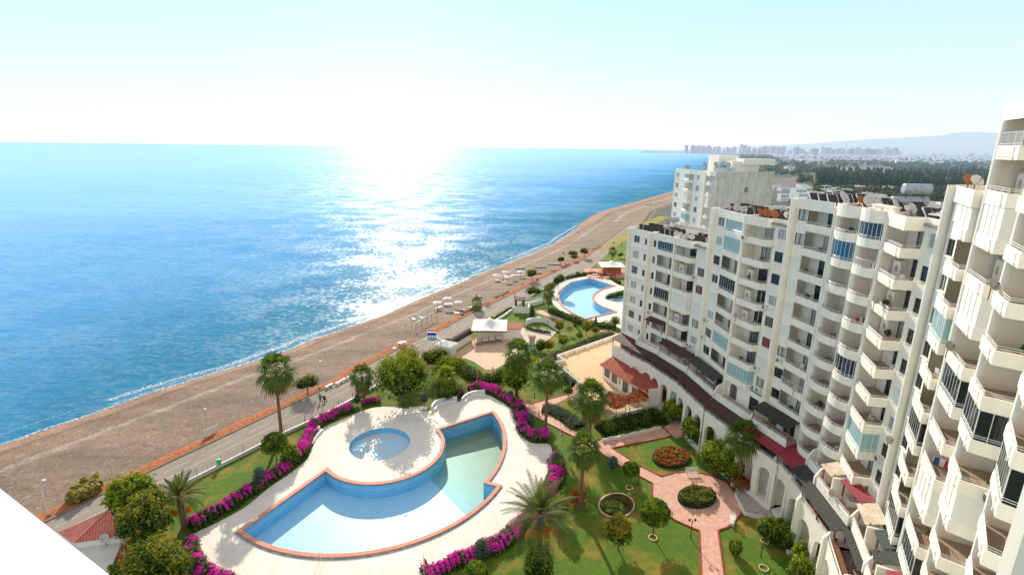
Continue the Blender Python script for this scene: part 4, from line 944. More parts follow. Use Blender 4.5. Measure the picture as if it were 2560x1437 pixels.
# ---- date palms
def date_palm(name, label, B, h, R, seed, nf, bunches, cloth=False):
    rg = random.Random(seed); root = thing(name, label, 'palm tree'); m = MB(); m.tube([(0, 0, -.1), (0, 0, h * .5), (0, 0, h)], [.42, .34, .38], 10); m.build('trunk', MT['palm_bark'], root, off=(0, 0, 0)); top = Vector((0, 0, h)); L = Leaf()
    for i in range(nf):
        el = math.radians(84 - 92 * (i / nf) ** .9 + rg.uniform(-6, 6)); az = i * 2.399 + rg.uniform(-.15, .15); d = Vector((math.cos(az) * math.cos(el), math.sin(az) * math.cos(el), math.sin(el))); ln = R * rg.uniform(.88, 1.1); p = top + d * .25; pts = [p]; seg = 12
        for k in range(seg): d = (d + Vector((0, 0, -.065 - .07 * (i / nf)))).normalized(); p = p + d * ln / seg; pts.append(p.copy())
        for k in range(seg):
            a, b = pts[k], pts[k + 1]; dd = (b - a).normalized(); side = dd.cross(Vector((0, 0, 1)))
            side = side.normalized() if side.length > .05 else Vector((1, 0, 0)); w = .035 * (1 - k / seg) + .012; q = len(L.v)
            L.v += [tuple(a - side * w), tuple(a + side * w), tuple(b + side * w), tuple(b - side * w)]; L.f.append((q, q + 1, q + 2, q + 3)); L.m.append(1 if k < 3 else 0)
            if k < 2: continue
            for j in range(4):
                c = a.lerp(b, j / 4); ll = .52 * R / 3.6 * math.sin(PI * min(1, (k + j / 4 + .5) / (seg + .8)) ** .8) + .1
                for sg in (-1, 1):
                    v = (side * sg * .85 + dd * .75 + Vector((0, 0, .12 - .25 * rg.random()))).normalized(); w2 = dd * .022 + Vector((0, 0, .012)); q = len(L.v)
                    L.v += [tuple(c - w2), tuple(c + v * ll * .55 - w2 * 1.2 - Vector((0, 0, .02))), tuple(c + v * ll - Vector((0, 0, .06))), tuple(c + w2)]; L.f.append((q, q + 1, q + 2, q + 3)); L.m.append(0)
    L.done('fronds', LM('frond_green', 'palm_dead'), root, off=(0, 0, 0))
    for i in range(bunches):
        az = -PI / 2 + (i / max(1, bunches - 1) - .5) * 2.6; L = Leaf(); rr = rg.uniform(1.0, 1.9); c = top + Vector((math.cos(az) * rr, math.sin(az) * rr, -.9 - 1.1 * rg.random()))
        crown(L, [(c.x, c.y, c.z, .30, .30, .52)], 190, .12, rg, [(9, 0)], .3); mm = MB(); mm.tube([top, top.lerp(c, .6) + Vector((0, 0, .35)), c], .035, 4); L.add(mm.v, mm.f); L.done('date_bunch', LM('dates'), root, off=(0, 0, 0))
    if cloth: m = MB(); m.tube([(.1, -.55, h + .3), (.13, -.62, h - .2), (.1, -.6, h - .7)], [.1, .2, .14], 7); m.build('blue_sack', MT['blue_cloth'], root, off=(0, 0, 0))
    root.location = B; return root
B = G(1345, 1440); h = hgt(B, 1290); date_palm('date_palm', 'large date palm with orange date bunches and a blue sack, at the deck edge', B, h, 105 / pxm(B + Vector((0, 0, h))), 3, 72, 9, True)
B = G(462, 1318); h = hgt(B, 1243); date_palm('date_palm', 'smaller date palm between the dense trees and the bougainvillea hedge at left', B, h, 62 / pxm(B + Vector((0, 0, h))), 5, 52, 3)
# ---- trees and shrubs
T = tree
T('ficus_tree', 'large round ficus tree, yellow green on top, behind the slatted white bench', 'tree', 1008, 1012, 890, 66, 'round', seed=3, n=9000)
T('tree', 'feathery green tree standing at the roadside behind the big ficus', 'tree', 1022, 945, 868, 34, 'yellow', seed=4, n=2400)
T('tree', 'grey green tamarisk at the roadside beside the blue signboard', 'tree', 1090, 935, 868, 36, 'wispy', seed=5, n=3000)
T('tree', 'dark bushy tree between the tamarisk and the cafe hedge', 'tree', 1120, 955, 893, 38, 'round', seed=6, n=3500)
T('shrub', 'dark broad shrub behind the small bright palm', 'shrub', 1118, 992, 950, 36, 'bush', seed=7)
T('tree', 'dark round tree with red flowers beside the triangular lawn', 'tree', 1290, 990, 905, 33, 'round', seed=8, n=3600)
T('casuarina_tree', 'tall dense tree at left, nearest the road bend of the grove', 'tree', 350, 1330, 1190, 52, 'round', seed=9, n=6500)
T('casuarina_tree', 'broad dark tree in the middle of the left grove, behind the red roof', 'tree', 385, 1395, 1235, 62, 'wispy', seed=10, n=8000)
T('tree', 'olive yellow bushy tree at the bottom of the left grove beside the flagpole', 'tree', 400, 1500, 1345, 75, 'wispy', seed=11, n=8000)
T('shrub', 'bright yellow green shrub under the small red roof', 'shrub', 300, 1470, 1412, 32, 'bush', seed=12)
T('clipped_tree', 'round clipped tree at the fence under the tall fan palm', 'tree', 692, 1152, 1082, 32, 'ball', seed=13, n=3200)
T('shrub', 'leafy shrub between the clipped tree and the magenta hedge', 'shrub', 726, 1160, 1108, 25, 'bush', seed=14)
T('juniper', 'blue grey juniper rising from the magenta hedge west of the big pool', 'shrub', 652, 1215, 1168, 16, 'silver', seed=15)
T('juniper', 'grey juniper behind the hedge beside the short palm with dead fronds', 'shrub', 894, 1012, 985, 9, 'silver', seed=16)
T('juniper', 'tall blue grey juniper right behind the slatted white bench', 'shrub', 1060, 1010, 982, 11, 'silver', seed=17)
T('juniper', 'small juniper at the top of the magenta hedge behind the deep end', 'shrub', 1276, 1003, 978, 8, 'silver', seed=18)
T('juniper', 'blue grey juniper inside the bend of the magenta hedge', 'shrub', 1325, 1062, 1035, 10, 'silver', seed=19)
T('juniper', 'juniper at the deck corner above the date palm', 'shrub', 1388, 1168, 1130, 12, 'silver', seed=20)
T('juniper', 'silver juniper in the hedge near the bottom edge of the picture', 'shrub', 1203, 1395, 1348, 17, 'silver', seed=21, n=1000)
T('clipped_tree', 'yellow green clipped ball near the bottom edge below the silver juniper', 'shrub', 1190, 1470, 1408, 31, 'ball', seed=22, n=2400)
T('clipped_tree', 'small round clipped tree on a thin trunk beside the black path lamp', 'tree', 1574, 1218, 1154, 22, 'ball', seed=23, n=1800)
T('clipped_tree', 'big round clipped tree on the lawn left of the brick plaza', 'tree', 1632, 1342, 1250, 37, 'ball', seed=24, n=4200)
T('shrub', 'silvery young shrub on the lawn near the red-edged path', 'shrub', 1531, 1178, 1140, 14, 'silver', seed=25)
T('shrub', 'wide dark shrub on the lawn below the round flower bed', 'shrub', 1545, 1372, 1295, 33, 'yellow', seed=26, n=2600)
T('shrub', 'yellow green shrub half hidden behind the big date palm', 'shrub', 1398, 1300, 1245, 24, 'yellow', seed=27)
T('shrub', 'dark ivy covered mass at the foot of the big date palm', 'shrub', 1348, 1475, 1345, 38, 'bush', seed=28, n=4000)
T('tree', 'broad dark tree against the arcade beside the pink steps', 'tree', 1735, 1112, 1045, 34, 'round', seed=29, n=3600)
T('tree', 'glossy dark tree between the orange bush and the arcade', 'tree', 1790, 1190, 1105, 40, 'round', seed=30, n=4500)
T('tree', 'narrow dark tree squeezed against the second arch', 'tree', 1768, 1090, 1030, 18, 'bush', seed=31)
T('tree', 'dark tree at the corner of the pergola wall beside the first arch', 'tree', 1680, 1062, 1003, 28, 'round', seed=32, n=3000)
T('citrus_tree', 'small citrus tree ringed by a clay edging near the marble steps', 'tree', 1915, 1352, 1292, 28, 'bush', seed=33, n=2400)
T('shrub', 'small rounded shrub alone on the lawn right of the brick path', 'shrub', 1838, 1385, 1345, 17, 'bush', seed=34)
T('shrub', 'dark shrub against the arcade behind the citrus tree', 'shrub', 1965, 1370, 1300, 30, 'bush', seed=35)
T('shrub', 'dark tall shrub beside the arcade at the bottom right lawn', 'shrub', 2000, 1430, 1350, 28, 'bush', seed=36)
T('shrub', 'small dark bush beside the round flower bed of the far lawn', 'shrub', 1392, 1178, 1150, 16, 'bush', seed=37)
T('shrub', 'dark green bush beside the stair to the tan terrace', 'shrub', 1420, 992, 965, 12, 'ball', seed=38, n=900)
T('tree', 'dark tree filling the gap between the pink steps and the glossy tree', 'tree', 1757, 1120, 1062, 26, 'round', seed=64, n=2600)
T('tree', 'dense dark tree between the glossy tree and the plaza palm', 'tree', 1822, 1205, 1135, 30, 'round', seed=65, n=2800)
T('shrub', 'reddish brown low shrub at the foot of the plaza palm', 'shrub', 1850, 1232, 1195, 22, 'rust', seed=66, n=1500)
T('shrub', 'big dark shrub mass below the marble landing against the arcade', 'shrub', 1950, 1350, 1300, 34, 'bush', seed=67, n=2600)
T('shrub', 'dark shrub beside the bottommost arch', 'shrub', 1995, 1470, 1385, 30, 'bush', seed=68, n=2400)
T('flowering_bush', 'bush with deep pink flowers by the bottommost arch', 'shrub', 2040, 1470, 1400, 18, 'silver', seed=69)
# far garden
for a in [('cypress', 'conical bright green cypress behind the white entrance wall', 1330, 800, 762, 15, 'cone', 40), ('shrub', 'yellow topped shrub on the far lawn nearest the curved bench', 1398, 832, 802, 12, 'yellow', 41), ('shrub', 'yellow topped shrub farther right on the far lawn', 1466, 838, 802, 13, 'yellow', 42),
 ('tree', 'thin rusty leaved tree in the middle of the far lawn', 1424, 836, 816, 9, 'rust', 43), ('clipped_tree', 'small clipped ball tree at the front of the far lawn', 1407, 865, 842, 12, 'ball', 44), ('clipped_tree', 'upright clipped tree near the red kerb of the far lawn', 1448, 852, 830, 9, 'ball', 45),
 ('clipped_tree', 'clipped ball tree at the right end of the far lawn', 1488, 835, 815, 10, 'ball', 46), ('cypress', 'dark tiered cypress beside the far pink path', 1438, 815, 790, 6, 'cone', 47), ('cypress', 'tiered topiary beside the far pool deck', 1489, 812, 792, 5, 'cone', 48), ('shrub', 'round dark bush at the corner of the lowest apartment block', 1538, 818, 790, 14, 'ball', 49),
 ('tree', 'dark tree at the left end of the far pool hedge', 1395, 722, 684, 17, 'olive', 50), ('tree', 'grey green shrubby tree beside the far pool hedge', 1372, 735, 706, 15, 'olive', 51), ('tree', 'wide olive brown tree behind the entrance columns', 1335, 745, 712, 26, 'olive', 52), ('tree', 'round olive coloured tree standing on the dirt verge above the beach', 1330, 702, 670, 16, 'olive', 53),
 ('tree', 'flat crowned green tree beside the tall beach lamp', 1462, 645, 618, 15, 'olive', 54), ('tree', 'grey bush left of the flat crowned green tree', 1432, 640, 625, 13, 'bush', 55), ('tree', 'small dark tree on the dirt verge near the moored white boat', 1402, 660, 641, 9, 'olive', 56), ('tree', 'little round tree on the verge between the grey bush and the road', 1435, 653, 637, 8, 'olive', 57),
 ('shrub', 'broad grey green shrub on the verge beside the leaning street lamp', 770, 985, 935, 32, 'olive', 58), ('tree', 'dark small tree beside the far road fence', 1550, 645, 632, 8, 'olive', 59), ('shrub', 'small green bush beside the road fence before the far pool', 1444, 688, 678, 5, 'bush', 60),
 ('shrub', 'dense dark shrub left of the red phone booth', 1352, 880, 845, 16, 'bush', 61), ('shrub', 'pale feathery shrub in front of the far lawn', 1372, 880, 850, 12, 'yellow', 62), ('shrub', 'flowering bush beside the white tent of the cafe', 1232, 808, 790, 10, 'bush', 63)]:
    T(a[0], a[1], 'tree' if a[0] != 'shrub' else 'shrub', *a[2:6], a[6], seed=a[7], n={'ball': 700, 'cone': 700, 'bush': 900, 'yellow': 900, 'rust': 300, 'olive': 1300}[a[6]])
# orange bed, oval bush, reeds, cycad bed
def patch(name, label, cat, poly, h, cols, n, size, seed, group=None, core=True, edge=None):
    P = [Vector(p[:2]) for p in poly]; c = sum(P, Vector((0, 0))) / len(P); rg = random.Random(seed); root = thing(name, label, cat, (c.x, c.y, 0), group); L = Leaf(); xs = [p.x for p in P]; ys_ = [p.y for p in P]; k = 0
    while k < n:
        p = (rg.uniform(min(xs), max(xs)), rg.uniform(min(ys_), max(ys_)))
        if not inpoly(p, P): continue
        k += 1; z = h * (.55 + .45 * noise.noise(Vector((p[0] * 1.3, p[1] * 1.3, seed)))) * (.35 + .65 * rg.random()); nn = noise.noise(Vector((p[0] * .9, p[1] * .9, seed + 4))) + rg.gauss(0, .25)
        i = min(len(cols) - 1, max(0, int((nn + .5) * len(cols)))); L.q(Vector((p[0], p[1], z + .03)), Vector((rg.gauss(0, .5), rg.gauss(0, .5), 1)).normalized(), size * (.7 + .6 * rg.random()), i, rg)
    L.done('foliage', LM(*cols), root)
    if core: m = MB(); m.prism([(q.x, q.y) for q in offset(P, .25, True)] if True else P, .0, h * .35); m.build('stems', MT['leaf_core'], root)
    return root
def ell(px, py, rx_, ry_, n=20): return [G(px + rx_ * math.cos(2 * PI * i / n), py + ry_ * math.sin(2 * PI * i / n)).xy for i in range(n)]
patch('orange_shrub_bed', 'orange leaved oval shrub bed on the small lawn by the plaza', 'shrub bed', ell(1678, 1145, 44, 24), 1.0, ['leaf_yellow', 'orange_leaf', 'orange_leaf', 'autumn'], 4200, .2, 3)
patch('rosemary_bed', 'dense oval green shrub in the middle of the brick plaza', 'shrub', ell(1742, 1246, 44, 23), 1.5, ['leaf_dark', 'leaf_mid', 'leaf_mid', 'leaf_yellow'], 5200, .15, 4)
patch('flower_bed', 'round planted bed with a low cycad on the lawn', 'flower bed', ell(1541, 1263, 40, 27), .3, ['leaf_dark', 'leaf_mid', 'autumn'], 2600, .15, 5)
m = MB(); m.strip(dens(ell(1541, 1264, 44, 30, 36), .6, True), -.1, .1, 0, .16, True); tag(m.build('bed_edging', MT['peach_paving'], off=(0, 0, 0)), 'scalloped stone ring edging the round flower bed', 'edging')
patch('reed_clump', 'tall yellowish reeds growing on the dirt verge at left', 'reeds', GG([(165, 1265), (180, 1240), (215, 1215), (250, 1205), (262, 1220), (240, 1240), (200, 1262)]), 2.2, ['reed', 'leaf_yellow', 'reed'], 2600, .3, 6, core=False)
patch('grapevine', 'rust brown vines sprawling over the pergola on the tan terrace', 'vine', [G(a, b, 3.2).xy for a, b in [(1478, 968), (1500, 965), (1530, 985), (1560, 992), (1600, 975), (1622, 990), (1618, 1004), (1575, 1008), (1552, 1022), (1530, 1022), (1508, 1000)]], .6, ['autumn', 'autumn', 'orange_leaf'], 3200, .26, 8, core=False).location.z = 3.1
# ---- hedges
def hedge(name, label, cat, line, w, h, cols, n, size, seed, group=None, cover=1.):
    P = spline(line, 5); root = thing(name, label, cat, (P[0].x, P[0].y, 0), group); rg = random.Random(seed); L = Leaf(); D = dens(P, .4); nl = len(D)
    for _ in range(n):
        i = rg.randrange(nl - 1); a = D[i]; d = (D[i + 1] - a).normalized(); nn = Vector((-d.y, d.x)); t_ = rg.random(); nz = noise.noise(Vector((a.x * .55, a.y * .55, seed)))
        hh = h * (1 + .5 * nz); ww = w * (1 + .55 * noise.noise(Vector((a.x * .4, a.y * .4, seed + 9)))); th = rg.uniform(-.15, PI + .15); off = math.cos(th) * ww / 2 * (1 + .2 * rg.gauss(0, 1)); z = max(.06, math.sin(th) ** .7 * hh if math.sin(th) > 0 else rg.random() * .3) * (1 + .1 * rg.gauss(0, 1))
        if rg.random() < .3: z *= rg.random()
        p = a + d * t_ * .4 + nn * off; nrm = Vector((nn.x * math.cos(th), nn.y * math.cos(th), math.sin(th) + .2)) + Vector((rg.gauss(0, .5), rg.gauss(0, .5), rg.gauss(0, .5)))
        fl = (z > hh * .5 and 1.7 * noise.noise(Vector((p.x * .7, p.y * .7, seed + 3))) + .3 * rg.gauss(0, 1) > .18 - .45 * cover) if len(cols) > 2 else rg.random() < .5
        mi = (2 if fl else (0 if rg.random() < .6 else 1)) if len(cols) > 2 else int(fl)
        L.q(Vector((p.x, p.y, z)), nrm.normalized(), size * (.7 + .6 * rg.random()), mi, rg)
    L.done('foliage', LM(*cols), root); m = MB(); m.strip([(p.x, p.y) for p in dens(P, 1.)], -w * .3, w * .3, 0, h * .6); m.build('stems', MT['leaf_core'], root); return root
BG = 'magenta bougainvillea hedges round the pool deck'; BC = ['leaf_dark', 'leaf_mid', 'bract']
hedge('bougainvillea_hedge', 'long bougainvillea hedge along the west side of the deck, sparse at its near end', 'hedge', GG([(478, 1322), (545, 1285), (605, 1248), (655, 1212), (708, 1178), (748, 1145), (768, 1105), (790, 1068), (830, 1045), (880, 1022)]), 1.7, 1.5, BC, 15000, .19, 1, BG, .7)
hedge('bougainvillea_hedge', 'short bougainvillea clump by the short palm with dead fronds', 'hedge', GG([(905, 1010), (925, 1006), (950, 1003)]), 1.1, .9, BC, 1300, .16, 2, BG)
hedge('bougainvillea_hedge', 'vivid bougainvillea hedge behind the deep end of the fan-shaped pool', 'hedge', GG([(1172, 978), (1205, 975), (1240, 985), (1270, 1003), (1296, 1022), (1305, 1050), (1312, 1082), (1340, 1098), (1368, 1098)]), 1.8, 1.4, BC, 12000, .18, 3, BG, 1.2)
hedge('bougainvillea_hedge', 'bougainvillea hedge running under the big date palm to the bottom edge', 'hedge', GG([(1388, 1150), (1392, 1190), (1375, 1230), (1335, 1290), (1280, 1340), (1228, 1372), (1180, 1392), (1120, 1418), (1061, 1445)]), 1.8, 1.3, BC, 12000, .18, 4, BG, 1.1)
hedge('bougainvillea_hedge', 'bougainvillea at the bottom left corner of the deck beside the flagpole', 'hedge', GG([(478, 1352), (480, 1385), (492, 1415), (530, 1445), (580, 1462)]), 1.5, 1.2, BC, 4500, .17, 5, BG, .8)
hedge('bougainvillea_hedge', 'small bougainvillea bush between the two curved white benches', 'hedge', GG([(1128, 996), (1145, 992), (1150, 985)]), 1.3, 1.2, BC, 1200, .16, 6, BG)
hedge('clipped_hedge', 'dark green hedge below the cafe terrace, bent like a V', 'hedge', GG([(1148, 915), (1175, 938), (1205, 955), (1232, 955), (1262, 938), (1285, 925)]), 2.4, 1.7, ['leaf_dark', 'leaf_mid'], 6500, .18, 7)
hedge('clipped_hedge', 'narrow dark hedge curving round the far side of the crescent-ended pool', 'hedge', GG([(1372, 760), (1378, 722), (1400, 703), (1440, 692), (1480, 686), (1515, 692), (1550, 710)]), 1.3, 1.3, ['leaf_dark', 'leaf_mid'], 3600, .2, 8)
hedge('mixed_hedge', 'shrubby border between the far pool deck and the pink path', 'hedge', GG([(1375, 778), (1400, 790), (1430, 800), (1460, 812), (1500, 818), (1540, 822)]), 2.6, 1.4, ['leaf_dark', 'leaf_mid'], 3600, .2, 9)
hedge('mixed_hedge', 'rose border outside the wall of the tan terrace, far side', 'hedge', GG([(1370, 905), (1400, 888), (1440, 872), (1480, 855), (1530, 838)]), 2.2, 1.3, ['leaf_dark', 'leaf_silver', 'leaf_mid'], 4200, .17, 10)
hedge('mixed_hedge', 'shrub border outside the left wall of the tan terrace', 'hedge', GG([(1372, 908), (1395, 930), (1420, 952), (1440, 968)]), 2.6, 1.5, ['leaf_dark', 'leaf_silver', 'leaf_mid'], 3600, .17, 11)
hedge('mixed_hedge', 'dark border of shrubs and white flowers under the pergola wall', 'hedge', GG([(1500, 1080), (1530, 1072), (1570, 1062), (1610, 1052), (1650, 1045)]), 2.8, 1.7, ['leaf_dark', 'leaf_dark', 'leaf_mid'], 5200, .18, 12)
hedge('rose_bed', 'red flowering rose bed beside the brick path under the slender palm', 'flower bed', GG([(1360, 1022), (1390, 1030), (1420, 1048), (1450, 1068)]), 2.6, 1.0, ['leaf_dark', 'leaf_mid', 'leaf_silver'], 3000, .17, 13)
hedge('clipped_hedge', 'clipped hedge beside the small round pool', 'hedge', GG([(1522, 745), (1545, 738), (1570, 732)]), 2.2, 1.2, ['leaf_dark', 'leaf_mid'], 1500, .2, 14)
hedge('clipped_hedge', 'narrow hedge on the low wall beside the road entrance', 'hedge', GG([(1237, 800), (1258, 785), (1278, 772)]), .9, .9, ['leaf_dark', 'leaf_mid'], 1200, .16, 15)
hedge('mixed_hedge', 'dark hedge along the arcade right of the plaza', 'hedge', GG([(1770, 1120), (1830, 1190), (1870, 1235)]), 1.6, 1.2, ['leaf_dark', 'leaf_mid'], 2200, .18, 16)
rg = random.Random(44)
for (a, b, n_, lb, hh) in [(1442, 1215, 520, 'red flowers climbing the trunk of the lawn palm', 1.8), (1290, 900, 120, 'red blossoms on the trunk of the cafe palm', 3.)]:
    B = G(a, b + 40) if a == 1442 else G(1291, 985); root = thing('flowering_climber', lb, 'climber', B); L = Leaf()
    for _ in range(n_): L.q(B + Vector((rg.gauss(0, .62), -.5 + rg.gauss(0, .35), .3 + hh * rg.random() + (3.2 if a != 1442 else 0))), Vector((rg.gauss(0, 1), -1, rg.gauss(0, 1))).normalized(), .16, 0 if rg.random() < .6 else 1, rg)
    L.done('foliage', LM('flower_red', 'leaf_dark'), root)
# ================================================================ GARDEN HARDSCAPE
PATH = GG([(1143, 932), (1190, 962), (1235, 985), (1290, 1015), (1318, 1032), (1362, 1055), (1433, 1091), (1489, 1124), (1545, 1162), (1631, 1208), (1630, 1236), (1645, 1268), (1683, 1298), (1731, 1320), (1748, 1326), (1756, 1520), (1822, 1520), (1795, 1326), (1819, 1318), (1845, 1296), (1853, 1274), (1848, 1244), (1815, 1206), (1775, 1188), (1735, 1178), (1690, 1180), (1653, 1191), (1601, 1165), (1530, 1120), (1586, 1109), (1679, 1090), (1657, 1070), (1575, 1088), (1492, 1102), (1436, 1078), (1399, 1053), (1362, 1028), (1385, 1012), (1421, 994), (1462, 975), (1451, 965), (1414, 986), (1324, 1010), (1270, 985), (1222, 958), (1262, 938), (1290, 922), (1254, 926), (1192, 946), (1155, 925)])
S('path', fill([p.xy for p in PATH], [], .04), MT['pink_tile'])
def kerbline(pts, close=False, z=.14, m_='red_kerb'):
    m = MB(); m.strip([p.xy for p in GG(pts)], -.09, .09, 0, z); return S('kerb', m, MT[m_])
kerbline([(1143, 932), (1190, 962), (1215, 975)]); kerbline([(1262, 938), (1222, 958), (1270, 985), (1324, 1010), (1414, 986), (1451, 965)])
kerbline([(1318, 1032), (1362, 1055), (1433, 1091), (1489, 1124), (1545, 1162), (1631, 1208), (1630, 1236), (1645, 1268), (1683, 1298), (1731, 1320), (1748, 1326), (1756, 1520)])
kerbline([(1679, 1090), (1586, 1109), (1530, 1120), (1601, 1165), (1653, 1191), (1690, 1180), (1735, 1178), (1775, 1188), (1815, 1206), (1848, 1244)]); kerbline([(1822, 1520), (1795, 1326), (1819, 1318), (1850, 1288), (1870, 1288), (1920, 1300), (1985, 1305)])
def pathline(pts, w, zz=.04, m_='pink_tile'):
    m = MB(); P = spline([p.xy for p in GG(pts)], 4); A_, B_ = offset(P, -w / 2), offset(P, w / 2); vs = []
    for a, b in zip(A_, B_): vs += [(a.x, a.y, zz), (b.x, b.y, zz)]
    m.add(vs, [(2 * i, 2 * i + 1, 2 * i + 3, 2 * i + 2) for i in range(len(P) - 1)]); return S('path', m, MT[m_])
pathline([(1342, 775), (1365, 785), (1400, 795), (1440, 806), (1480, 818), (1515, 828), (1560, 845)], 2.6); kerbline([(1362, 778), (1400, 789), (1450, 803), (1500, 818), (1530, 826)]); kerbline([(1352, 893), (1400, 876), (1450, 855), (1508, 830)])
pathline([(1345, 905), (1400, 882), (1450, 861), (1512, 835)], 1.6)
# marble landing and steps
LAND = [p.xy for p in GG([(1838, 1240), (1850, 1204), (1880, 1192), (1975, 1205), (2010, 1260), (1990, 1302), (1920, 1300), (1862, 1288)])]
m = fill(LAND, [], .55); S('marble_landing', m, MT['marble_tile'])
st = thing('stone_steps', 'pale marble steps from the brick plaza up to the landing', 'steps', G(1848, 1250))
a, b = G(1838, 1222), G(1862, 1290); dr_ = Vector((b.x - a.x, b.y - a.y)).normalized(); nn = Vector((-dr_.y, dr_.x)); nn = nn if nn.x > 0 else -nn
for i in range(5):
    m = MB(); p, q = a.xy + nn * (i * .34), b.xy + nn * (i * .34); r2, s2 = q + nn * (.36 if i < 4 else 1.2), p + nn * (.36 if i < 4 else 1.2); m.prism([p, q, r2, s2], 0, .11 * (i + 1) - .002 * i); m.build('step', MT['marble_tile'], st)
m = MB(); m.strip(dens(LAND, 2, True), 0, .1, 0, .548, True); S('landing_edge', m, MT['stucco'])
st = thing('brick_steps', 'pink steps climbing from the brick path to the arcade beside the pergola wall', 'steps', G(1680, 1075))
a, b = G(1660, 1068), G(1690, 1096); dr_ = Vector((b.x - a.x, b.y - a.y)).normalized(); nn = Vector((-dr_.y, dr_.x)); nn = nn if nn.y > 0 else -nn
for i in range(8):
    m = MB(); p, q = a.xy + nn * (i * .36), b.xy + nn * (i * .36); L_ = .38 if i < 7 else 4.; m.prism([p, q, q + nn * L_, p + nn * L_], 0, .17 * (i + 1)); m.build('step', MT['pink_tile'], st)
# ---- raised tan terrace
TZ = .95
TER = [p.xy for p in GG([(1393, 895), (1467, 869), (1531, 846), (1640, 812), (1700, 900), (1668, 1012), (1529, 1047), (1457, 970), (1388, 912), (1413, 906)], TZ)]
m = MB(); m.prism(TER, 0, TZ); S('terrace', m, MT['tan_paving'])
tw = thing('terrace_wall', 'low cream parapet wall stepping round the raised tan terrace', 'wall', (TER[0].x, TER[0].y, 0))
for seg in ([9, 8], [9, 0, 1, 2, 3], [8, 7], [6, 5]):
    m = MB(); m.strip([TER[i] for i in seg], -.13, .13, TZ - .1, TZ + .75); m.build('wall', MT['stucco_trim'], tw)
    if seg != [9, 0, 1, 2, 3]: m = MB(); rail(m, [TER[i] for i in seg], TZ + .25, (.75,), 2.2, .03); m.build('railing', MT['rail_paint'], tw)
for i, t_ in enumerate((.1, .28, .46, .64, .8)):
    p = Vector(TER[0]).lerp(Vector(TER[2]), t_); d = (Vector(TER[2]) - Vector(TER[0])).normalized(); n_ = Vector((d.y, -d.x)); n_ = n_ if n_.y < 0 else -n_
    m = MB(); m.prism([p + n_ * .14, p + n_ * .14 + d * .18, p + n_ * 1. + d * .18, p + n_ * 1.], TZ, TZ + .7); m.build('planter_divider', MT['stucco_trim'], tw)
m = MB(); P0 = [p.xy for p in GG([(1505, 1104), (1560, 1094), (1610, 1082), (1652, 1072)])]
sw = thing('scalloped_wall', 'low white wall with a scalloped top between the shrubs and the brick path', 'wall', (P0[0].x, P0[0].y, 0)); D = dens(P0, .35)
vs = []; m.strip(D, -.12, .12, 0, lambda p: .45 + .22 * abs(math.sin((p.x * .95 + p.y * .25) * 1.5))); m.build('wall', MT['white_paint'], sw)
# ---- stair of the terrace
st = thing('terrace_stair', 'short stair with a white cheek wall up to the tan terrace', 'steps', G(1445, 980)); a = G(1428, 990); b = G(1450, 962, TZ)
for i in range(6):
    p = Vector((a.x, a.y)).lerp(Vector((b.x, b.y)), i / 6); q = Vector((a.x, a.y)).lerp(Vector((b.x, b.y)), (i + 1) / 6); d = (q - p).normalized(); n_ = Vector((-d.y, d.x)); m = MB(); m.prism([p - n_ * .9, p + n_ * .9, q + n_ * .9, q - n_ * .9], 0, TZ * (i + 1) / 6 - .01); m.build('step', MT['pink_tile'], st)
# ---- pergola
pg = thing('pergola', 'thin metal pergola carrying dry vines at the corner of the tan terrace', 'pergola', G(1560, 1010, TZ)); cs = [G(a, b, 3.05) for a, b in [(1485, 972), (1618, 988), (1622, 1004), (1530, 1024)]]
m = MB()
for i in range(4): m.tube([cs[i], cs[(i + 1) % 4]], .035, 4)
for t_ in (.2, .4, .6, .8): m.tube([cs[0].lerp(cs[1], t_), cs[3].lerp(cs[2], t_)], .025, 4)
m.build('roof_frame', MT['rail_paint'], pg)
for c in cs + [cs[0].lerp(cs[3], .5), cs[3].lerp(cs[2], .5)]: m = MB(); m.tube([(c.x, c.y, TZ), c], .035, 5); m.build('post', MT['rail_paint'], pg)
for t_ in (.1, .35, .45, .7): c = cs[3].lerp(cs[2], t_); m = MB(); m.tube([(c.x, c.y + .3, TZ), (c.x + .2, c.y, 2.), (c.x, c.y + .1, 3.2)], .05, 5); m.build('vine_stem', MT['bark'], pg)
# ---- annex with tiled roof at the left end of the blocks
ax = thing('annex', 'single storey cream annex with a red tiled lean-to roof facing the tan terrace', 'building', (24, 95, 0))
for i, (s0, s1) in ((0, (.6, FR[0].w)), (1, (0, FR[1].w)), (2, (0, 2.6))):
    f = FR[i]; m = MB(); ops = []
    if i == 0: ops = [rect(1.2, 3.0, 1.8, 3.4), rect(3.6, 5.4, 1.6, 3.4)]
    if i == 1: ops = [rect(.8, 2.4, 1., 3.3), rect(3.4, 5.2, 1., 3.2)]
    wall_sheet(m, f, s0, s1, 0, 4.0, 4.6, ops); m.build('wall', MT['stucco_trim'], ax)
    for o in ops: window(ax, f, o[0][0], o[1][0], o[0][1], o[2][1], 4.5, 'dark_frame', 'curtain_grey')
    m = MB(); m.add([f.p(s0 - .1, 2.2, 5.3), f.p(s1, 2.2, 5.3), f.p(s1, 5.3, 4.0), f.p(s0 - .3, 5.3, 4.0), f.p(s0 - .1, 2.2, 5.2), f.p(s1, 2.2, 5.2), f.p(s1, 5.3, 3.9), f.p(s0 - .3, 5.3, 3.9)], [(0, 1, 2, 3), (7, 6, 5, 4), (0, 4, 5, 1), (1, 5, 6, 2), (2, 6, 7, 3), (3, 7, 4, 0)]); m.build('roof', MT['roof_tile_red'], ax)
f = FR[2]; m = MB(); m.box(2.6, 2.8, 2.6, 4.6, 0, 4.6, f.M); m.build('wall', MT['stucco_trim'], ax)
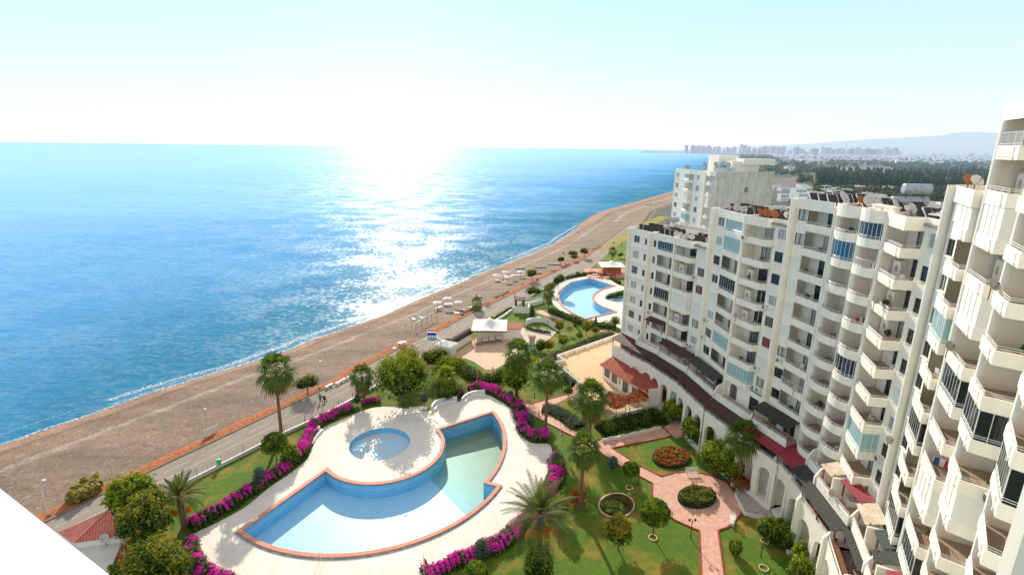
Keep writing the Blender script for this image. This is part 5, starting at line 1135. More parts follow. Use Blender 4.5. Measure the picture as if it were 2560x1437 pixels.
cn = thing('canopy', 'grey corrugated canopy over an orange half wall beside the red tiled annex', 'canopy', G(1530, 930, TZ)); qs = [G(1512, 893, 3.4), G(1545, 878, 3.8), G(1580, 893, 4.0), G(1552, 912, 3.4)]
m = MB(); m.add(qs + [q - Vector((0, 0, .06)) for q in qs], [(0, 1, 2, 3), (7, 6, 5, 4), (0, 4, 5, 1), (1, 5, 6, 2), (2, 6, 7, 3), (3, 7, 4, 0)]); m.build('roof', MT['roof_sheet2'] if 'roof_sheet2' in MT else mat('roof_sheet2', (.50, .46, .40), .6, .3, 1.5, bump=.6, bscale=3.), cn)
b0 = [qs[0].xy, qs[3].xy]; m = MB(); m.strip([q + Vector((.4, .3)) for q in b0], -.1, .1, TZ, TZ + 1.0); m.strip([qs[0].xy + Vector((.4, .3)), qs[1].xy], -.1, .1, TZ, TZ + 1.0); m.build('half_wall', MT['brick_orange'], cn)
for t_ in (0, .33, .66, 1): q = Vector(b0[0]).lerp(Vector(b0[1]), t_) + Vector((.4, .3)); m = MB(); m.box(q.x - .06, q.x + .06, q.y - .06, q.y + .06, TZ + 1, 3.4); m.build('post', MT['white_frame'], cn)
# ================================================================ ROOF THINGS
def dish(loc, az, label, R=.55, m_='dish', group='satellite dishes on the roofs and balconies', tilt=.6):
    r = thing('satellite_dish', label, 'satellite dish', loc, group); d = Vector((math.sin(az) * math.cos(tilt), math.cos(az) * math.cos(tilt), math.sin(tilt))); q = d.to_track_quat('Z', 'Y').to_matrix().to_4x4(); q.translation = Vector(loc) + Vector((0, 0, .95))
    m = MB(); m.lathe([(.02, .0), (R * .5, .04), (R, .16), (R, .18), (R * .5, .07), (.02, .03)], 16, q); m.build('reflector', MT[m_], r)
    m = MB(); m.tube([Vector(loc), Vector(loc) + Vector((0, 0, .9))], .03, 5); m.build('mast', MT['rust'], r)
    c = q.translation; m = MB(); m.tube([c - Vector((0, 0, R * .9)), c + d * R * 1.1 - Vector((0, 0, .1))], .015, 4); m.lathe([(.05, 0), (.05, .12)], 6, Matrix.Translation(c + d * R * 1.1 - Vector((0, 0, .1)))); m.build('feed_arm', MT['rust'], r); return r
def heater(loc, rz, label, R=.55, L_=2.4, low=True):
    r = thing('water_tank', label, 'water tank', loc, 'cylindrical roof water tanks'); M = Matrix.Translation(loc) @ Matrix.Rotation(rz, 4, 'Z'); q = Matrix.Rotation(PI / 2, 4, 'Y')
    for nm, z, rr, dx, ll in (('upper_tank', 2.3, R, .3, L_),) + ((('lower_tank', 1.0, R * .82, -.2, L_ * 1.35),) if low else ()):
        m = MB(); m.lathe([(rr * .8, -ll / 2 - .06), (rr, -ll / 2), (rr, ll / 2), (rr * .8, ll / 2 + .06)], 20, M @ Matrix.Translation((dx, 0, z)) @ q); m.build(nm, MT['tank_metal'], r)
    m = MB()
    for x in (-.8, .9):
        for y in (-.3, .3): m.tube([M @ Vector((x, y, 0)), M @ Vector((x, y, 2.3 - R * .8))], .04, 4)
    m.build('frame', MT['rust'], r); return r
def collectors(root_label, fr, s0, s1, n0, z, rows, seed):
    """rows of tilted solar collector panels facing south on a rusty frame"""
    rg = random.Random(seed)
    for r_ in range(rows):
        for j in range(int((s1 - s0) / 1.25)):
            p = fr.p(s0 + j * 1.25, n0 - r_ * 2.4, z); t = thing('solar_collector', root_label, 'solar collector', p, 'tilted solar collectors on the block roofs'); M = Matrix.Translation(p) @ Matrix.Rotation(math.radians(-12 + 180) + 0, 4, 'Z') @ Matrix.Rotation(math.radians(-38), 4, 'X')
            m = MB(); m.box(-.52, .52, -.95, .95, .62, .70, M); m.build('panel', MT['collector'], t); m = MB()
            for e in (-.53, .53): m.box(e - .03, e + .03, -.98, .98, .58, .73, M)
            m.box(-.5, .5, -.98, -.93, .58, .73, M); m.build('frame', MT['rust'] if rg.random() < .6 else MT['rail_paint'], t)
            for dx in (-.4, .4): m = MB(); q = p + Vector((dx, .5, 0)); m.tube([q, q + Vector((0, .0, 1.1))], .025, 4); m.build('leg', MT['rust'], t)
LBL = {0: 'dark rust framed solar collector on the roof of the lowest block', 3: 'dark rust framed solar collector on the roof of the second lowest block', 5: 'dark solar collector on the roof of the block with round balconies', 9: 'dark solar collector on the roof of the narrow block', 10: 'dark solar collector on the roof of the tallest block'}
for i, k, lab, rows in ((0, 10, 0, 2), (1, 10, 0, 2), (2, 10, 0, 2), (3, 12, 3, 2), (4, 12, 3, 3), (5, 13, 5, 3), (6, 13, 5, 2), (7, 13, 5, 2), (8, 13, 5, 1)): collectors(LBL[lab], FR[i], .8, FR[i].w - .6, -2.4, ZF(k), rows, i)
def T3(i, s, n, k): return FR[i].p(s, n, ZF(k))
heater(T3(0, 4.5, -6.5, 10), .2, 'roof water tank at the far back of the lowest block', .45, 1.9, False)
heater(T3(2, 4.5, -5.5, 10), .1, 'pale water tank over a lower one near the front of the lowest block roof', .55, 2.4)
heater(T3(4, 3.5, -7.5, 12), -.1, 'blue grey water tank pair on the second lowest block', .5, 2.2)
heater(T3(4, 6.6, -8.5, 12), -.1, 'single water tank behind the pair on the second lowest block', .45, 2.0, False)
heater(T3(6, 2.0, -6.5, 13), -.15, 'left double water tank above the round balcony columns', .55, 2.6)
heater(T3(8, 1.0, -6.0, 13), -.15, 'right and larger double water tank above the angular balcony column', .68, 2.9)
heater(T3(9, 1.8, -8., 13), -.15, 'white water tank half hidden by the narrow block', .55, 1.8, False)
SD = -.05 - .2
DS = [(1, 5.6, -.9, 10, 'first of the small beige dishes on the parapet of the lowest block', .5, 'dish'), (2, .6, -.7, 10, 'beige dish just right of the brick stub on the lowest block', .5, 'dish'), (2, 2.2, -.7, 10, 'middle beige dish of the lowest block roof', .5, 'dish'), (2, 3.2, -.9, 10, 'beige dish at the balcony corner of the lowest block roof', .5, 'dish'),
 (3, .8, -.9, 12, 'grey dish at the far end of the second lowest block', .5, 'dish'), (3, 2.6, -.9, 12, 'beige dish near the far end of the second lowest block', .55, 'dish'), (3, 5.0, -.8, 12, 'beige dish above the glazed balconies of the second lowest block', .55, 'dish'), (3, 6.8, -.8, 12, 'beige dish beside the pillar of the second lowest block', .5, 'dish'),
 (4, 1.6, -.9, 12, 'first rust orange dish on the second lowest block', .6, 'dish_rust'), (4, 2.7, -1.0, 12, 'middle rust orange dish on the second lowest block', .65, 'dish_rust'), (4, 3.7, -1.3, 12, 'right rust orange dish on the second lowest block', .6, 'dish_rust'), (4, 5.3, -1.8, 12, 'pale dish right of the rust orange ones', .5, 'dish'), (4, 6.8, -1.8, 12, 'yellow orange dish at the near end of the second lowest block', .5, 'dish_rust'),
 (5, 5.4, -1.6, 13, 'large round cream dish over the first round balcony column', .8, 'dish'), (6, 1.2, -1.4, 13, 'narrow rusty dish beside the large cream one', .5, 'dish_rust'), (6, 2.8, -1.5, 13, 'wide greenish white dish between the round balcony columns', .85, 'dish'), (7, 2.4, -1.4, 13, 'grey white dish over the second round balcony column', .6, 'dish'), (8, 1.0, -1.4, 13, 'thin beige dish at the start of the angular balcony column', .5, 'dish'), (8, 4.8, -2., 13, 'rusty dish in front of the metal roof sheet', .55, 'dish_rust'),
 (9, .9, -.9, 14, 'left tan dish on the narrow block roof', .5, 'dish_rust'), (9, 2.3, -.8, 14, 'pale dish second from left on the narrow block roof', .5, 'dish'), (9, 5.4, -1., 14, 'tan dish on the narrow block next to the tallest block', .5, 'dish_rust'), (10, 1.4, -.8, 16, 'orange brown dish on top of the tallest block', .7, 'dish_rust')]
for i, s, n, k, lb, R, mm in DS: dish(T3(i, s, n, k), math.radians(rb.uniform(140, 200)), lb, R, mm)
for i, s, n, k, lb in [(4, 1.0, .35, 7, 'small dish hanging on a balcony of the second lowest block'), (5, 4.8, .45, 5, 'brown dish fixed to a low balcony of the block with round balconies'), (8, 2.2, 1.0, 10, 'dish clipped to an upper angular balcony rail'), (10, 1.2, .6, 10, 'white dish clamped below a rail of the tallest block'), (11, 1.0, .9, 12, 'dish bracketed on the balcony front of the nearest column'), (9, .7, .5, 6, 'tan dish on a pole beside the narrow block'), (8, 3.5, 2.3, 3, 'white dish standing on a low terrace parapet')]: dish(T3(i, s, n, k) + Vector((0, 0, .1)), math.radians(170), lb, .42)
# brick stubs and roof sheet
f = FR[8]; m = MB(); z = ZF(13); m.add([f.p(3.2, -1.5, z + .7), f.p(6.6, -1.5, z + .7), f.p(6.6, -6., z + 1.8), f.p(3.2, -6., z + 1.8), f.p(3.2, -1.5, z + .62), f.p(6.6, -1.5, z + .62), f.p(6.6, -6., z + 1.72), f.p(3.2, -6., z + 1.72)], [(0, 1, 2, 3), (7, 6, 5, 4), (0, 4, 5, 1), (1, 5, 6, 2), (2, 6, 7, 3), (3, 7, 4, 0)])
for j in range(7): x = 3.3 + j * .53; m.add([f.p(x, -1.5, z + .78), f.p(x + .05, -1.5, z + .78), f.p(x + .05, -6, z + 1.88), f.p(x, -6, z + 1.88)], [(0, 1, 2, 3)])
m.build('roof_sheet', MT['roof_sheet'], b3)
for i, s, k, r_ in ((1, 6.0, 10, b1), (7, .8, 13, b3), (7, 2.6, 13, b3)):
    m = MB(); m.box(s - .7, s + .7, -1.4, -.7, ZF(k), ZF(k) + .75, FR[i].M); m.box(s - .8, s + .8, -1.5, -.6, ZF(k) + .76, ZF(k) + .88, FR[i].M); m.build('chimney', MT['stucco_trim'], r_)
# ================================================================ SECOND COMPLEX BEHIND
F2 = [(50.5, 165), (51.3, 158), (52.2, 152), (53.0, 146), (54.2, 139.5)]
c2 = thing('apartment_block', 'separate weathered white block farther along the beach with a blank stained side wall', 'apartment block', (58, 145, 0))
for i in range(4):
    f = Fr(F2[i], F2[i + 1]); k0, k1 = 6, 13
    if i in (1, 3): bal_col(c2, f, [(.3, -.1), (3.2, .5), (3.4, -.9)] if i == 3 else [(.3, .4), (3.6, .6), (3.8, -.6)], k0, k1, 'ooso' if i == 3 else 'coso'); win_col(c2, f, 3.45 if i == 3 else 3.85, f.w, k0, k1, -.8, f.w - 1.9, f.w - .6, 'LLgL')
    else: win_col(c2, f, .1, f.w - .1, k0, k1, .1, 1.2, 3.2, 'LlLg'); win_col(c2, f, .1, .2, k0, k1, -.8, .12, .18, 'L') if 0 else None
    roofband(c2, f, [(0, -.1), (f.w, -.1)], 13); fin(c2, F2[i], f.n, k0, ZF(13) + .3, 1.6 if i == 1 else .5)
m = MB(); m.prism([(51.5, 165), (54.2, 139.9), (69.5, 142.5), (68, 168)], 0, ZF(13) - .05); m.build('core_wall', MT['stucco_old'], c2)
m = MB(); m.prism([(53.6, 139.2), (70.0, 142.0), (69.9, 142.6), (53.5, 139.8)], 10, ZF(13) + .7); m.build('gable_wall', MT['stucco_old'], c2)
f = Fr((53.6, 139.2), (70.0, 142.0)); window(c2, f, 8.2, 9.4, ZF(11) + 1.2, ZF(11) + 2.8, .12, 'white_frame', 'curtain_grey')
m = MB(); m.box(60, 67.5, 146, 153, ZF(13), ZF(13) + 3.2); m.box(62.5, 71, 144.5, 150, ZF(13) + 2.4, ZF(13) + 3.9); m.build('penthouse', MT['stucco_trim'], c2)
m = MB(); m.box(58.5, 64, 152, 160, ZF(13), ZF(13) + 4.6); m.build('stair_tower', MT['stucco_trim'], c2)
for j, (x, y, lb) in enumerate([(52.5, 161, 'twin dishes at the far left roof edge of the separate block'), (53.5, 163, 'upper far dish on the separate block roof')]): dish(Vector((x, y, ZF(13))), 3., lb, .8, 'tank_metal')
for j, (x, y, R) in enumerate([(56, 156, .6), (58.2, 153, .6), (59.5, 151, .7), (58.5, 145, .7)]): heater(Vector((x, y, ZF(13))), 1.2, ['water tank at the far end of the separate block', 'second water tank of the separate block', 'tallest water tank of the separate block', 'water tank beside the penthouse of the separate block'][j], R, 1.4)
for j in range(5): 
    p = Vector((55 + j * 1.3, 144 + j * .3, ZF(13))); t = thing('solar_collector', 'bright glazed collector on the roof of the separate block', 'solar collector', p, 'bright collectors on the separate block'); M = Matrix.Translation(p) @ Matrix.Rotation(2.9, 4, 'Z') @ Matrix.Rotation(math.radians(-35), 4, 'X'); m = MB(); m.box(-.55, .55, -1.1, 1.1, .9, 1.0, M); m.build('panel', MT['roof_sheet'], t); m = MB(); m.tube([p, p + Vector((0, 0, 1.))], .04, 4); m.build('leg', MT['rust'], t)
# ================================================================ NEAR EDGES OF THE CAMERA'S OWN BUILDING
zt = H - .62; a, b = G(0, 1220, zt), G(275, 1437, zt); d = (b - a).normalized(); a2 = a - d * 3; b2 = b + d * 3; n_ = Vector((d.y, -d.x, 0)); n_ = n_ if n_.x < 0 else -n_
own = thing('balcony_ledge', 'plain white ledge of the viewer balcony filling the bottom left corner', 'ledge', (a.x, a.y, 0)); m = MB(); m.prism([a2.xy, b2.xy, (b2 + n_ * 1.2).xy, (a2 + n_ * 1.2).xy], zt - .5, zt); m.build('slab', MT['ledge_white'] if 'ledge_white' in MT else mat('ledge_white', (.93, .91, .87), .6, .04, 1.2, bump=.08, bscale=20.), own)
nw = thing('fin_wall', 'blank cream end wall cutting the bottom right corner of the view', 'wall', (19.2, 17, 0)); m = MB(); m.prism([(20.1, 17.6), (20.0, 17.0), (27, 15.0), (27, 20)], 0, 47.5); m.build('wall', MT['stucco_trim'], nw)
# ================================================================ GARDEN AND STREET FURNITURE
mat('black_iron', (.03, .03, .03), .5, metal=.4); mat('flag_red', (.70, .02, .03), .7); mat('lamp_glass', (.8, .8, .76), .3); mat('plastic_white', (.82, .82, .80), .5); mat('canvas', (.86, .85, .82), .7, .08, 2.)
mat('skin', (.42, .25, .17), .6); mat('cloth_dark', (.03, .03, .04), .8); mat('cloth_orange', (.75, .22, .02), .8); mat('cloth_olive', (.20, .18, .11), .8); mat('cloth_red', (.6, .03, .03), .8); mat('cloth_blue', (.05, .10, .30), .8); mat('hair', (.02, .015, .01), .8)
mat('brown_fabric', (.06, .03, .022), .7, .3, 3.); mat('sign_blue', (.01, .07, .42), .4); mat('green_paint', (.05, .33, .10), .5); mat('teal_paint', (.02, .28, .20), .5); mat('bin_green', (.10, .62, .25), .5); mat('boat_dark', (.05, .07, .07), .6, .3, 3.); mat('boat_white', (.80, .80, .78), .5, .15, 4.)
mat('brown_column', (.10, .05, .035), .8, .3, 3.); mat('red_table', (.45, .08, .04), .6)
# fence between road and garden
fx = [y for y in range(34, 108, 3)]
fe = thing('garden_fence', 'low white wall topped by thin wire fence posts between road and garden', 'fence', (fW(34), 34, 0))
m = MB(); m.strip([(fW(y) + .12, y) for y in fx], -.13, .13, 0, .55); m.build('low_wall', MT['white_paint'], fe)
m = MB(); y = 34.
while y < 105.6: x = fW(y) + .12; m.box(x - .010, x + .010, y - .010, y + .010, .55, 1.55); y += .55
for z in (.8, 1.1, 1.45): m.tube([(fW(y) + .12, y, z) for y in fx], .008, 3)
m.build('wire_mesh', MT['wire'], fe)
for y in fx: m = MB(); x = fW(y) + .12; m.box(x - .03, x + .03, y - .03, y + .03, .4, 1.8); m.build('post', MT['wire'], fe)
fe2 = thing('garden_wall', 'low white wall along the road right of the cafe', 'wall', (fW(140), 140, 0)); m = MB(); m.strip([(p.x, p.y) for p in GG([(1237, 806), (1260, 792), (1279, 778)])], -.15, .15, 0, .7); m.build('wall', MT['white_paint'], fe2)
fe3 = thing('road_fence', 'dark wire fence on a low wall along the road by the far pool', 'fence', (fW(170), 170, 0)); ll = [(fW(y) + .1, y) for y in range(160, 206, 4)]; m = MB(); m.strip(ll, -.1, .1, 0, .4); m.build('low_wall', MT['white_paint'], fe3); m = MB(); rail(m, ll, .2, (.7, 1.1), 1.3, .02); m.build('wire_mesh', MT['wire'], fe3)
# benches
def bench(px, py, rz, label, L_=1.9, z=0.):
    r = thing('bench', label, 'bench', (0, 0, 0)); m = MB()
    for j in range(4): m.box(-L_ / 2, L_ / 2, -.2 + j * .12, -.11 + j * .12, .42, .46)
    m.build('seat', MT['rail_paint'], r, off=(0, 0, 0)); m = MB()
    for j in range(4): m.box(-L_ / 2, L_ / 2, .28 + j * .03, .31 + j * .03, .50 + j * .17, .58 + j * .17)
    m.build('backrest', MT['rail_paint'], r, off=(0, 0, 0))
    for s in (-1, 1): m = MB(); m.box(s * L_ * .42 - .03, s * L_ * .42 + .03, -.2, .26, 0, .41); m.box(s * L_ * .42 - .03, s * L_ * .42 + .03, .262, .30, 0, .98); m.build('leg', MT['rail_paint'], r, off=(0, 0, 0))
    r.location = G(px, py, z); r.rotation_euler.z = rz; return r
bench(1046, 1027, PI + .1, 'white slatted bench seen from behind at the deck edge under the ficus', 3.2, .03); bench(1730, 1187, .1, 'white bench on the plaza edge in front of the arcade shrubs', 1.9, .05); bench(1660, 1264, 2.2, 'white and red bench on the lawn side of the brick plaza', 1.9, .05); bench(1827, 1304, -1.9, 'bench at the corner where the plaza meets the marble steps', 1.7, .05)
def curved_bench(pts, label, h=.95):
    P = spline([p.xy for p in GG(pts)], 5); r = thing('curved_bench', label, 'bench', (P[0].x, P[0].y, .03)); m = MB(); m.strip(P, -.12, .12, 0.03, h); m.build('backrest', MT['white_paint'], r); Q = offset(P, -.45); m = MB(); m.strip(Q, -.28, .28, .03, .45); m.build('seat', MT['white_paint'], r); return r
curved_bench([(1080, 1026), (1088, 1014), (1105, 1006), (1124, 1002), (1143, 1002)], 'curved white masonry bench beside the slatted bench'); curved_bench([(1155, 1006), (1165, 996), (1185, 988), (1212, 985)], 'curved white masonry bench nearest the vivid magenta hedge'); curved_bench([(772, 1112), (779, 1098), (790, 1084), (800, 1076)], 'curved white bench against the hedge west of the paddling pool')
# path lamps
def path_lamp(px, py, h, label, two=True):
    B = G(px, py); r = thing('path_lamp', label, 'lamp', B, 'black lamps along the garden paths'); m = MB(); m.tube([B, B + Vector((0, 0, h))], [.06, .04], 6); m.build('pole', MT['black_iron'], r); m = MB(); 
    if two: m.tube([B + Vector((-.35, 0, h - .25)), B + Vector((-.2, 0, h - .4)), B + Vector((0, 0, h - .3)), B + Vector((.2, 0, h - .4)), B + Vector((.35, 0, h - .25))], .025, 4); m.build('arm', MT['black_iron'], r)
    for s in ((-.35, .35) if two else (0,)): m = MB(); m.lathe([(.04, 0), (.12, .06), (.14, .2), (.16, .22), (.03, .36)], 8, Matrix.Translation(B + Vector((s, 0, h - .25 if two else h)))); m.build('lantern', MT['black_iron'], r)
path_lamp(1726, 1344, 2.7, 'two armed black lamp at the bottom of the brick plaza'); path_lamp(1596, 1212, 2.9, 'single black lamp between the clipped ball tree and the path', False); path_lamp(1232, 948, 2.4, 'black lamp at the fork of the pink path', False); path_lamp(1902, 1392, 1.2, 'short black lamp on the lawn right of the brick path', False)
path_lamp(1311, 820, 3.2, 'tall black lamp left of the curved stage', False); path_lamp(1369, 832, 3., 'black lamp in front of the curved stage', False); path_lamp(1267, 826, 2.8, 'black lamp behind the cafe tent', False)
for px, py in ((1909, 1420), (1632, 1344), (1573, 1219), (1912, 1352)):
    B = G(px, py); m = MB(); m.strip(circ((B.x, B.y), .5, 18), -.06, .06, 0, .14, True); tag(m.build('tree_ring', MT['peach_paving'], off=B), {1909: 'empty clay ring with a dead twig at the bottom right lawn', 1632: 'pale ring round the big clipped ball tree', 1573: 'pale ring round the smaller clipped ball tree', 1912: 'clay ring round the citrus tree'}[px], 'tree ring')
# flags
def flagpole(px, py, ty, label, fy=None, col='flag_red'):
    B = G(px, py); h = hgt(B, ty); r = thing('flagpole', label, 'flagpole', B); m = MB(); m.tube([B, B + Vector((0, 0, h))], [.05, .03], 6); m.build('pole', MT['rail_paint'], r)
    m = MB(); z0 = h * .62 if fy is None else hgt(B, fy); vs = []
    for i in range(6):
        t_ = i / 5; x = .04 + t_ * .35 + .05 * math.sin(t_ * 5); y = .08 * math.sin(t_ * 7); vs += [B + Vector((x, y, z0 - .25 * t_)), B + Vector((x + .1, y, z0 - 1.15 - .3 * t_))]
    m.add(vs, [(2 * i, 2 * i + 1, 2 * i + 3, 2 * i + 2) for i in range(5)]); f_ = m.build('flag', MT[col], r)
    c = B + Vector((.24, -.1, z0 - .68)); m = MB(); q = Matrix.Translation(c) @ Matrix.Rotation(PI / 2, 4, 'X'); A1 = [(.14 * math.cos(a), .14 * math.sin(a)) for a in [PI * .25 + i * PI * 1.5 / 10 for i in range(11)]]; A2 = [(.045 + .105 * math.cos(a), .105 * math.sin(a)) for a in [PI * 1.72 - i * PI * 1.44 / 10 for i in range(11)]]
    m.add([q @ Vector((x, y, 0)) for x, y in A1 + A2], [tuple([i, i + 1, 20 - i, 21 - i]) for i in range(10)]); m.build('crescent', MT['white_paint'], f_); m = MB(); m.add([q @ Vector((.16 + (.06 if k % 2 == 0 else .025) * math.cos(2 * PI * k / 10), (.06 if k % 2 == 0 else .025) * math.sin(2 * PI * k / 10), 0)) for k in range(10)], [tuple(range(10))]); m.build('star', MT['white_paint'], f_)
    return r
flagpole(469, 1470, 1363, 'white flagpole with a red flag beside the bottom left grove', 1385); flagpole(1062, 1480, 1378, 'white flagpole with a limp red flag on the deck near the bottom edge', 1395); flagpole(1193, 960, 916, 'white flagpole at the pink path behind the vivid hedge', 926); flagpole(1332, 1014, 970, 'flagpole beside the point of the triangular lawn', 980)
flagpole(1399, 1124, 1060, 'flagpole near the deck corner by the brick path', 1072); flagpole(1285, 770, 732, 'flagpole with a spread red flag over the entrance wall', 733); flagpole(1318, 765, 715, 'tall flagpole rising from the olive brown tree', 717)
# street lamps
def street_lamp(px, py, ty, label, arm=1.2, side=1):
    B = G(px, py); h = hgt(B, ty); r = thing('street_lamp', label, 'street lamp', B, 'pale street lamps along the beach road'); m = MB(); m.tube([B, B + Vector((0, 0, h * .8)), B + Vector((.1 * side, 0, h * .96)), B + Vector((arm * .4 * side, 0, h)), B + Vector((arm * side, 0, h + .02))], [.05, .04, .03, .03, .03], 6); m.build('pole', MT['rail_paint'], r); m = MB(); m.box(B.x + arm * side - .12, B.x + arm * side + .3 * side + .02, B.y - .12, B.y + .12, B.z + h - .05, B.z + h + .1); m.build('lamp_head', MT['lamp_glass'], r); m = MB(); m.lathe([(.3, -.1), (.3, .2), (.15, .35)], 8, Matrix.Translation(B)); m.build('footing', MT['kerb_stone'], r); return r
for px, py, ty, lb in [(122, 1290, 1200, 'street lamp at the far left over the gravel beach'), (516, 1100, 1022, 'street lamp beside the white board on the beach'), (800, 972, 903, 'thin street lamp behind the broad verge shrub'), (1122, 806, 745, 'street lamp between beach loungers and the cafe'), (981, 910, 870, 'street lamp in front of the wooden table on the verge'), (1444, 655, 618, 'curved street lamp beside the flat crowned tree'), (1306, 710, 678, 'slim lamp among the far parasols')]: street_lamp(px, py, ty, lb, .5 if px != 1444 else 1.2)
def sign_post(px, py, ty, w, hh, mt_, label, txt=None, name='road_sign'):
    B = G(px, py); h = hgt(B, ty); r = thing(name, label, 'sign', B); m = MB(); m.tube([B, B + Vector((0, 0, h - hh))], .06, 6); m.build('pole', MT['rail_paint'], r); m = MB(); m.box(B.x - w / 2, B.x + w / 2, B.y - .08, B.y + .08, h - hh, h); p = m.build('panel', MT[mt_], r)
    if txt:
        cu = bpy.data.curves.new('sign_text', 'FONT'); cu.body = txt; cu.size = w * .22; cu.align_x = 'CENTER'; cu.align_y = 'CENTER'; cu.extrude = .004; o = bpy.data.objects.new('sign_text', cu); COL.objects.link(o); o.data.materials.append(MT['white_paint']); dg = bpy.context.evaluated_depsgraph_get(); me = bpy.data.meshes.new_from_object(o.evaluated_get(dg)); bpy.data.objects.remove(o); o2 = bpy.data.objects.new('lettering', me); COL.objects.link(o2); o2.parent = p; o2.location = (0, -.09, h - hh / 2); o2.rotation_euler = (PI / 2, 0, 0)
    return r
sign_post(1081, 872, 830, 1.9, 2.0, 'sign_blue', 'blue illuminated board on a post at the kiosk entrance', 'mavi'); sign_post(1210, 805, 769, .9, .8, 'plastic_white', 'small pale sign on a post beside the road gap')
# tall narrow white board at the verge
bd = thing('notice_board', 'long low white board standing on the dirt verge below the street lamp', 'board', G(530, 1090)); a, b = G(514, 1093), G(546, 1077); m = MB(); m.strip([a.xy, b.xy], -.04, .04, .35, 1.3); m.build('panel', MT['white_paint'], bd)
for p in (a, b): m = MB(); m.box(p.x - .05, p.x + .05, p.y - .05, p.y + .05, 0, 1.4); m.build('post', MT['rail_paint'], bd)
r = thing('litter_bin', 'bright green litter bin hanging at the road fence', 'bin', G(549, 1165)); B = G(549, 1167); m = MB(); m.lathe([(.28, .5), (.33, 1.2), (.36, 1.22), (.36, 1.3), (.05, 1.36)], 12, Matrix.Translation(B)); m.build('bin_body', MT['bin_green'], r); m = MB(); m.tube([B, B + Vector((0, 0, .5))], .05, 5); m.build('pole', MT['black_iron'], r)
# ---- people
def person(px, py, label, top='cloth_dark', leg='cloth_dark', pose='walk', rz=0., h=1.72, z=0.):
    """one skinned body with clothing and hair as children"""
    s = h / 1.75; J = {'pel': (0, 0, .95), 'wai': (0, .0, 1.12), 'che': (0, .02, 1.36), 'nec': (0, .0, 1.5), 'hea': (0, -.02, 1.58), 'top': (0, -.01, 1.72), 'ls': (-.19, .02, 1.42), 'le': (-.25, .0, 1.13), 'lw': (-.24, -.16, .92), 'lh': (-.24, -.22, .84), 'rs': (.19, .02, 1.42), 're': (.25, .05, 1.13), 'rw': (.24, -.05, .88), 'rh': (.24, -.08, .79),
         'lp': (-.10, 0, .92), 'lk': (-.11, -.10, .50), 'la': (-.11, -.02, .09), 'lt': (-.11, -.17, .04), 'rp': (.10, 0, .92), 'rk': (.11, .02, .50), 'ra': (.11, .22, .12), 'rt': (.11, .12, .04)}
    if pose == 'push': J.update({'le': (-.22, -.18, 1.18), 'lw': (-.20, -.42, 1.05), 'lh': (-.19, -.50, 1.03), 're': (.22, -.18, 1.18), 'rw': (.20, -.42, 1.05), 'rh': (.19, -.5, 1.03)})
    if pose == 'sit':
        for k in J: x, y, zz = J[k]; J[k] = (x, y, zz - .62)
        J.update({'lk': (-.13, -.42, .42), 'la': (-.13, -.62, .10), 'lt': (-.13, -.78, .05), 'rk': (.13, -.42, .42), 'ra': (.13, -.62, .10), 'rt': (.13, -.78, .05), 'lw': (-.22, -.3, .5), 'lh': (-.2, -.38, .48), 'rw': (.22, -.3, .5), 'rh': (.2, -.38, .48)})
    Rr = {'pel': .14, 'wai': .125, 'che': .15, 'nec': .055, 'hea': .085, 'top': .075, 'ls': .065, 'le': .045, 'lw': .032, 'lh': .038, 'rs': .065, 're': .045, 'rw': .032, 'rh': .038, 'lp': .095, 'lk': .06, 'la': .042, 'lt': .035, 'rp': .095, 'rk': .06, 'ra': .042, 'rt': .035}
    E = [('pel', 'wai'), ('wai', 'che'), ('che', 'nec'), ('nec', 'hea'), ('hea', 'top'), ('che', 'ls'), ('ls', 'le'), ('le', 'lw'), ('lw', 'lh'), ('che', 'rs'), ('rs', 're'), ('re', 'rw'), ('rw', 'rh'), ('pel', 'lp'), ('lp', 'lk'), ('lk', 'la'), ('la', 'lt'), ('pel', 'rp'), ('rp', 'rk'), ('rk', 'ra'), ('ra', 'rt')]
    root = thing('person', label, 'person')
    def skin(name, keys, grow, mt_, par):
        ks = [k for k in J if k in keys]; me = bpy.data.meshes.new(name); me.from_pydata([tuple(c * s for c in J[k]) for k in ks], [(ks.index(a), ks.index(b)) for a, b in E if a in ks and b in ks], []); o = bpy.data.objects.new(name, me); COL.objects.link(o); md = o.modifiers.new('skin', 'SKIN'); 
        for i, k in enumerate(ks): me.skin_vertices[0].data[i].radius = ((Rr[k] + grow) * s * (1.25 if k in ('che', 'wai', 'pel') else 1), (Rr[k] + grow) * s); me.skin_vertices[0].data[i].use_root = (i == 0)
        sb = o.modifiers.new('sub', 'SUBSURF'); sb.levels = 1; sb.render_levels = 1; dg = bpy.context.evaluated_depsgraph_get(); m2 = bpy.data.meshes.new_from_object(o.evaluated_get(dg)); bpy.data.objects.remove(o); o = bpy.data.objects.new(name, m2); COL.objects.link(o); m2.materials.append(MT[mt_]); o.parent = par
        for p in m2.polygons: p.use_smooth = True
        return o
    for o in ():pass
    me_ok = True
    def skin2(*a):
        return skin(*a)
    b = skin2('body', list(J), 0, 'skin', root); skin2('jacket', ['pel', 'wai', 'che', 'ls', 'le', 'lw', 'rs', 're', 'rw'], .022, top, root); skin2('trousers', ['pel', 'lp', 'lk', 'la', 'rp', 'rk', 'ra'], .02, leg, root)
    hd = Vector(J['hea']) * s; m = MB(); m.lathe([(.10, .02), (.105, .08), (.08, .15), (.02, .18)], 10, Matrix.Translation(hd + Vector((0, .015, 0)))); m.build('hair', MT['hair'], root, off=(0, 0, 0)); m = MB(); m.box(hd.x - .012, hd.x + .012, hd.y - .12, hd.y - .08, hd.z - .0, hd.z + .04); m.build('nose', MT['skin'], root, off=(0, 0, 0))
    root.location = G(px, py, z); root.rotation_euler.z = rz; return root
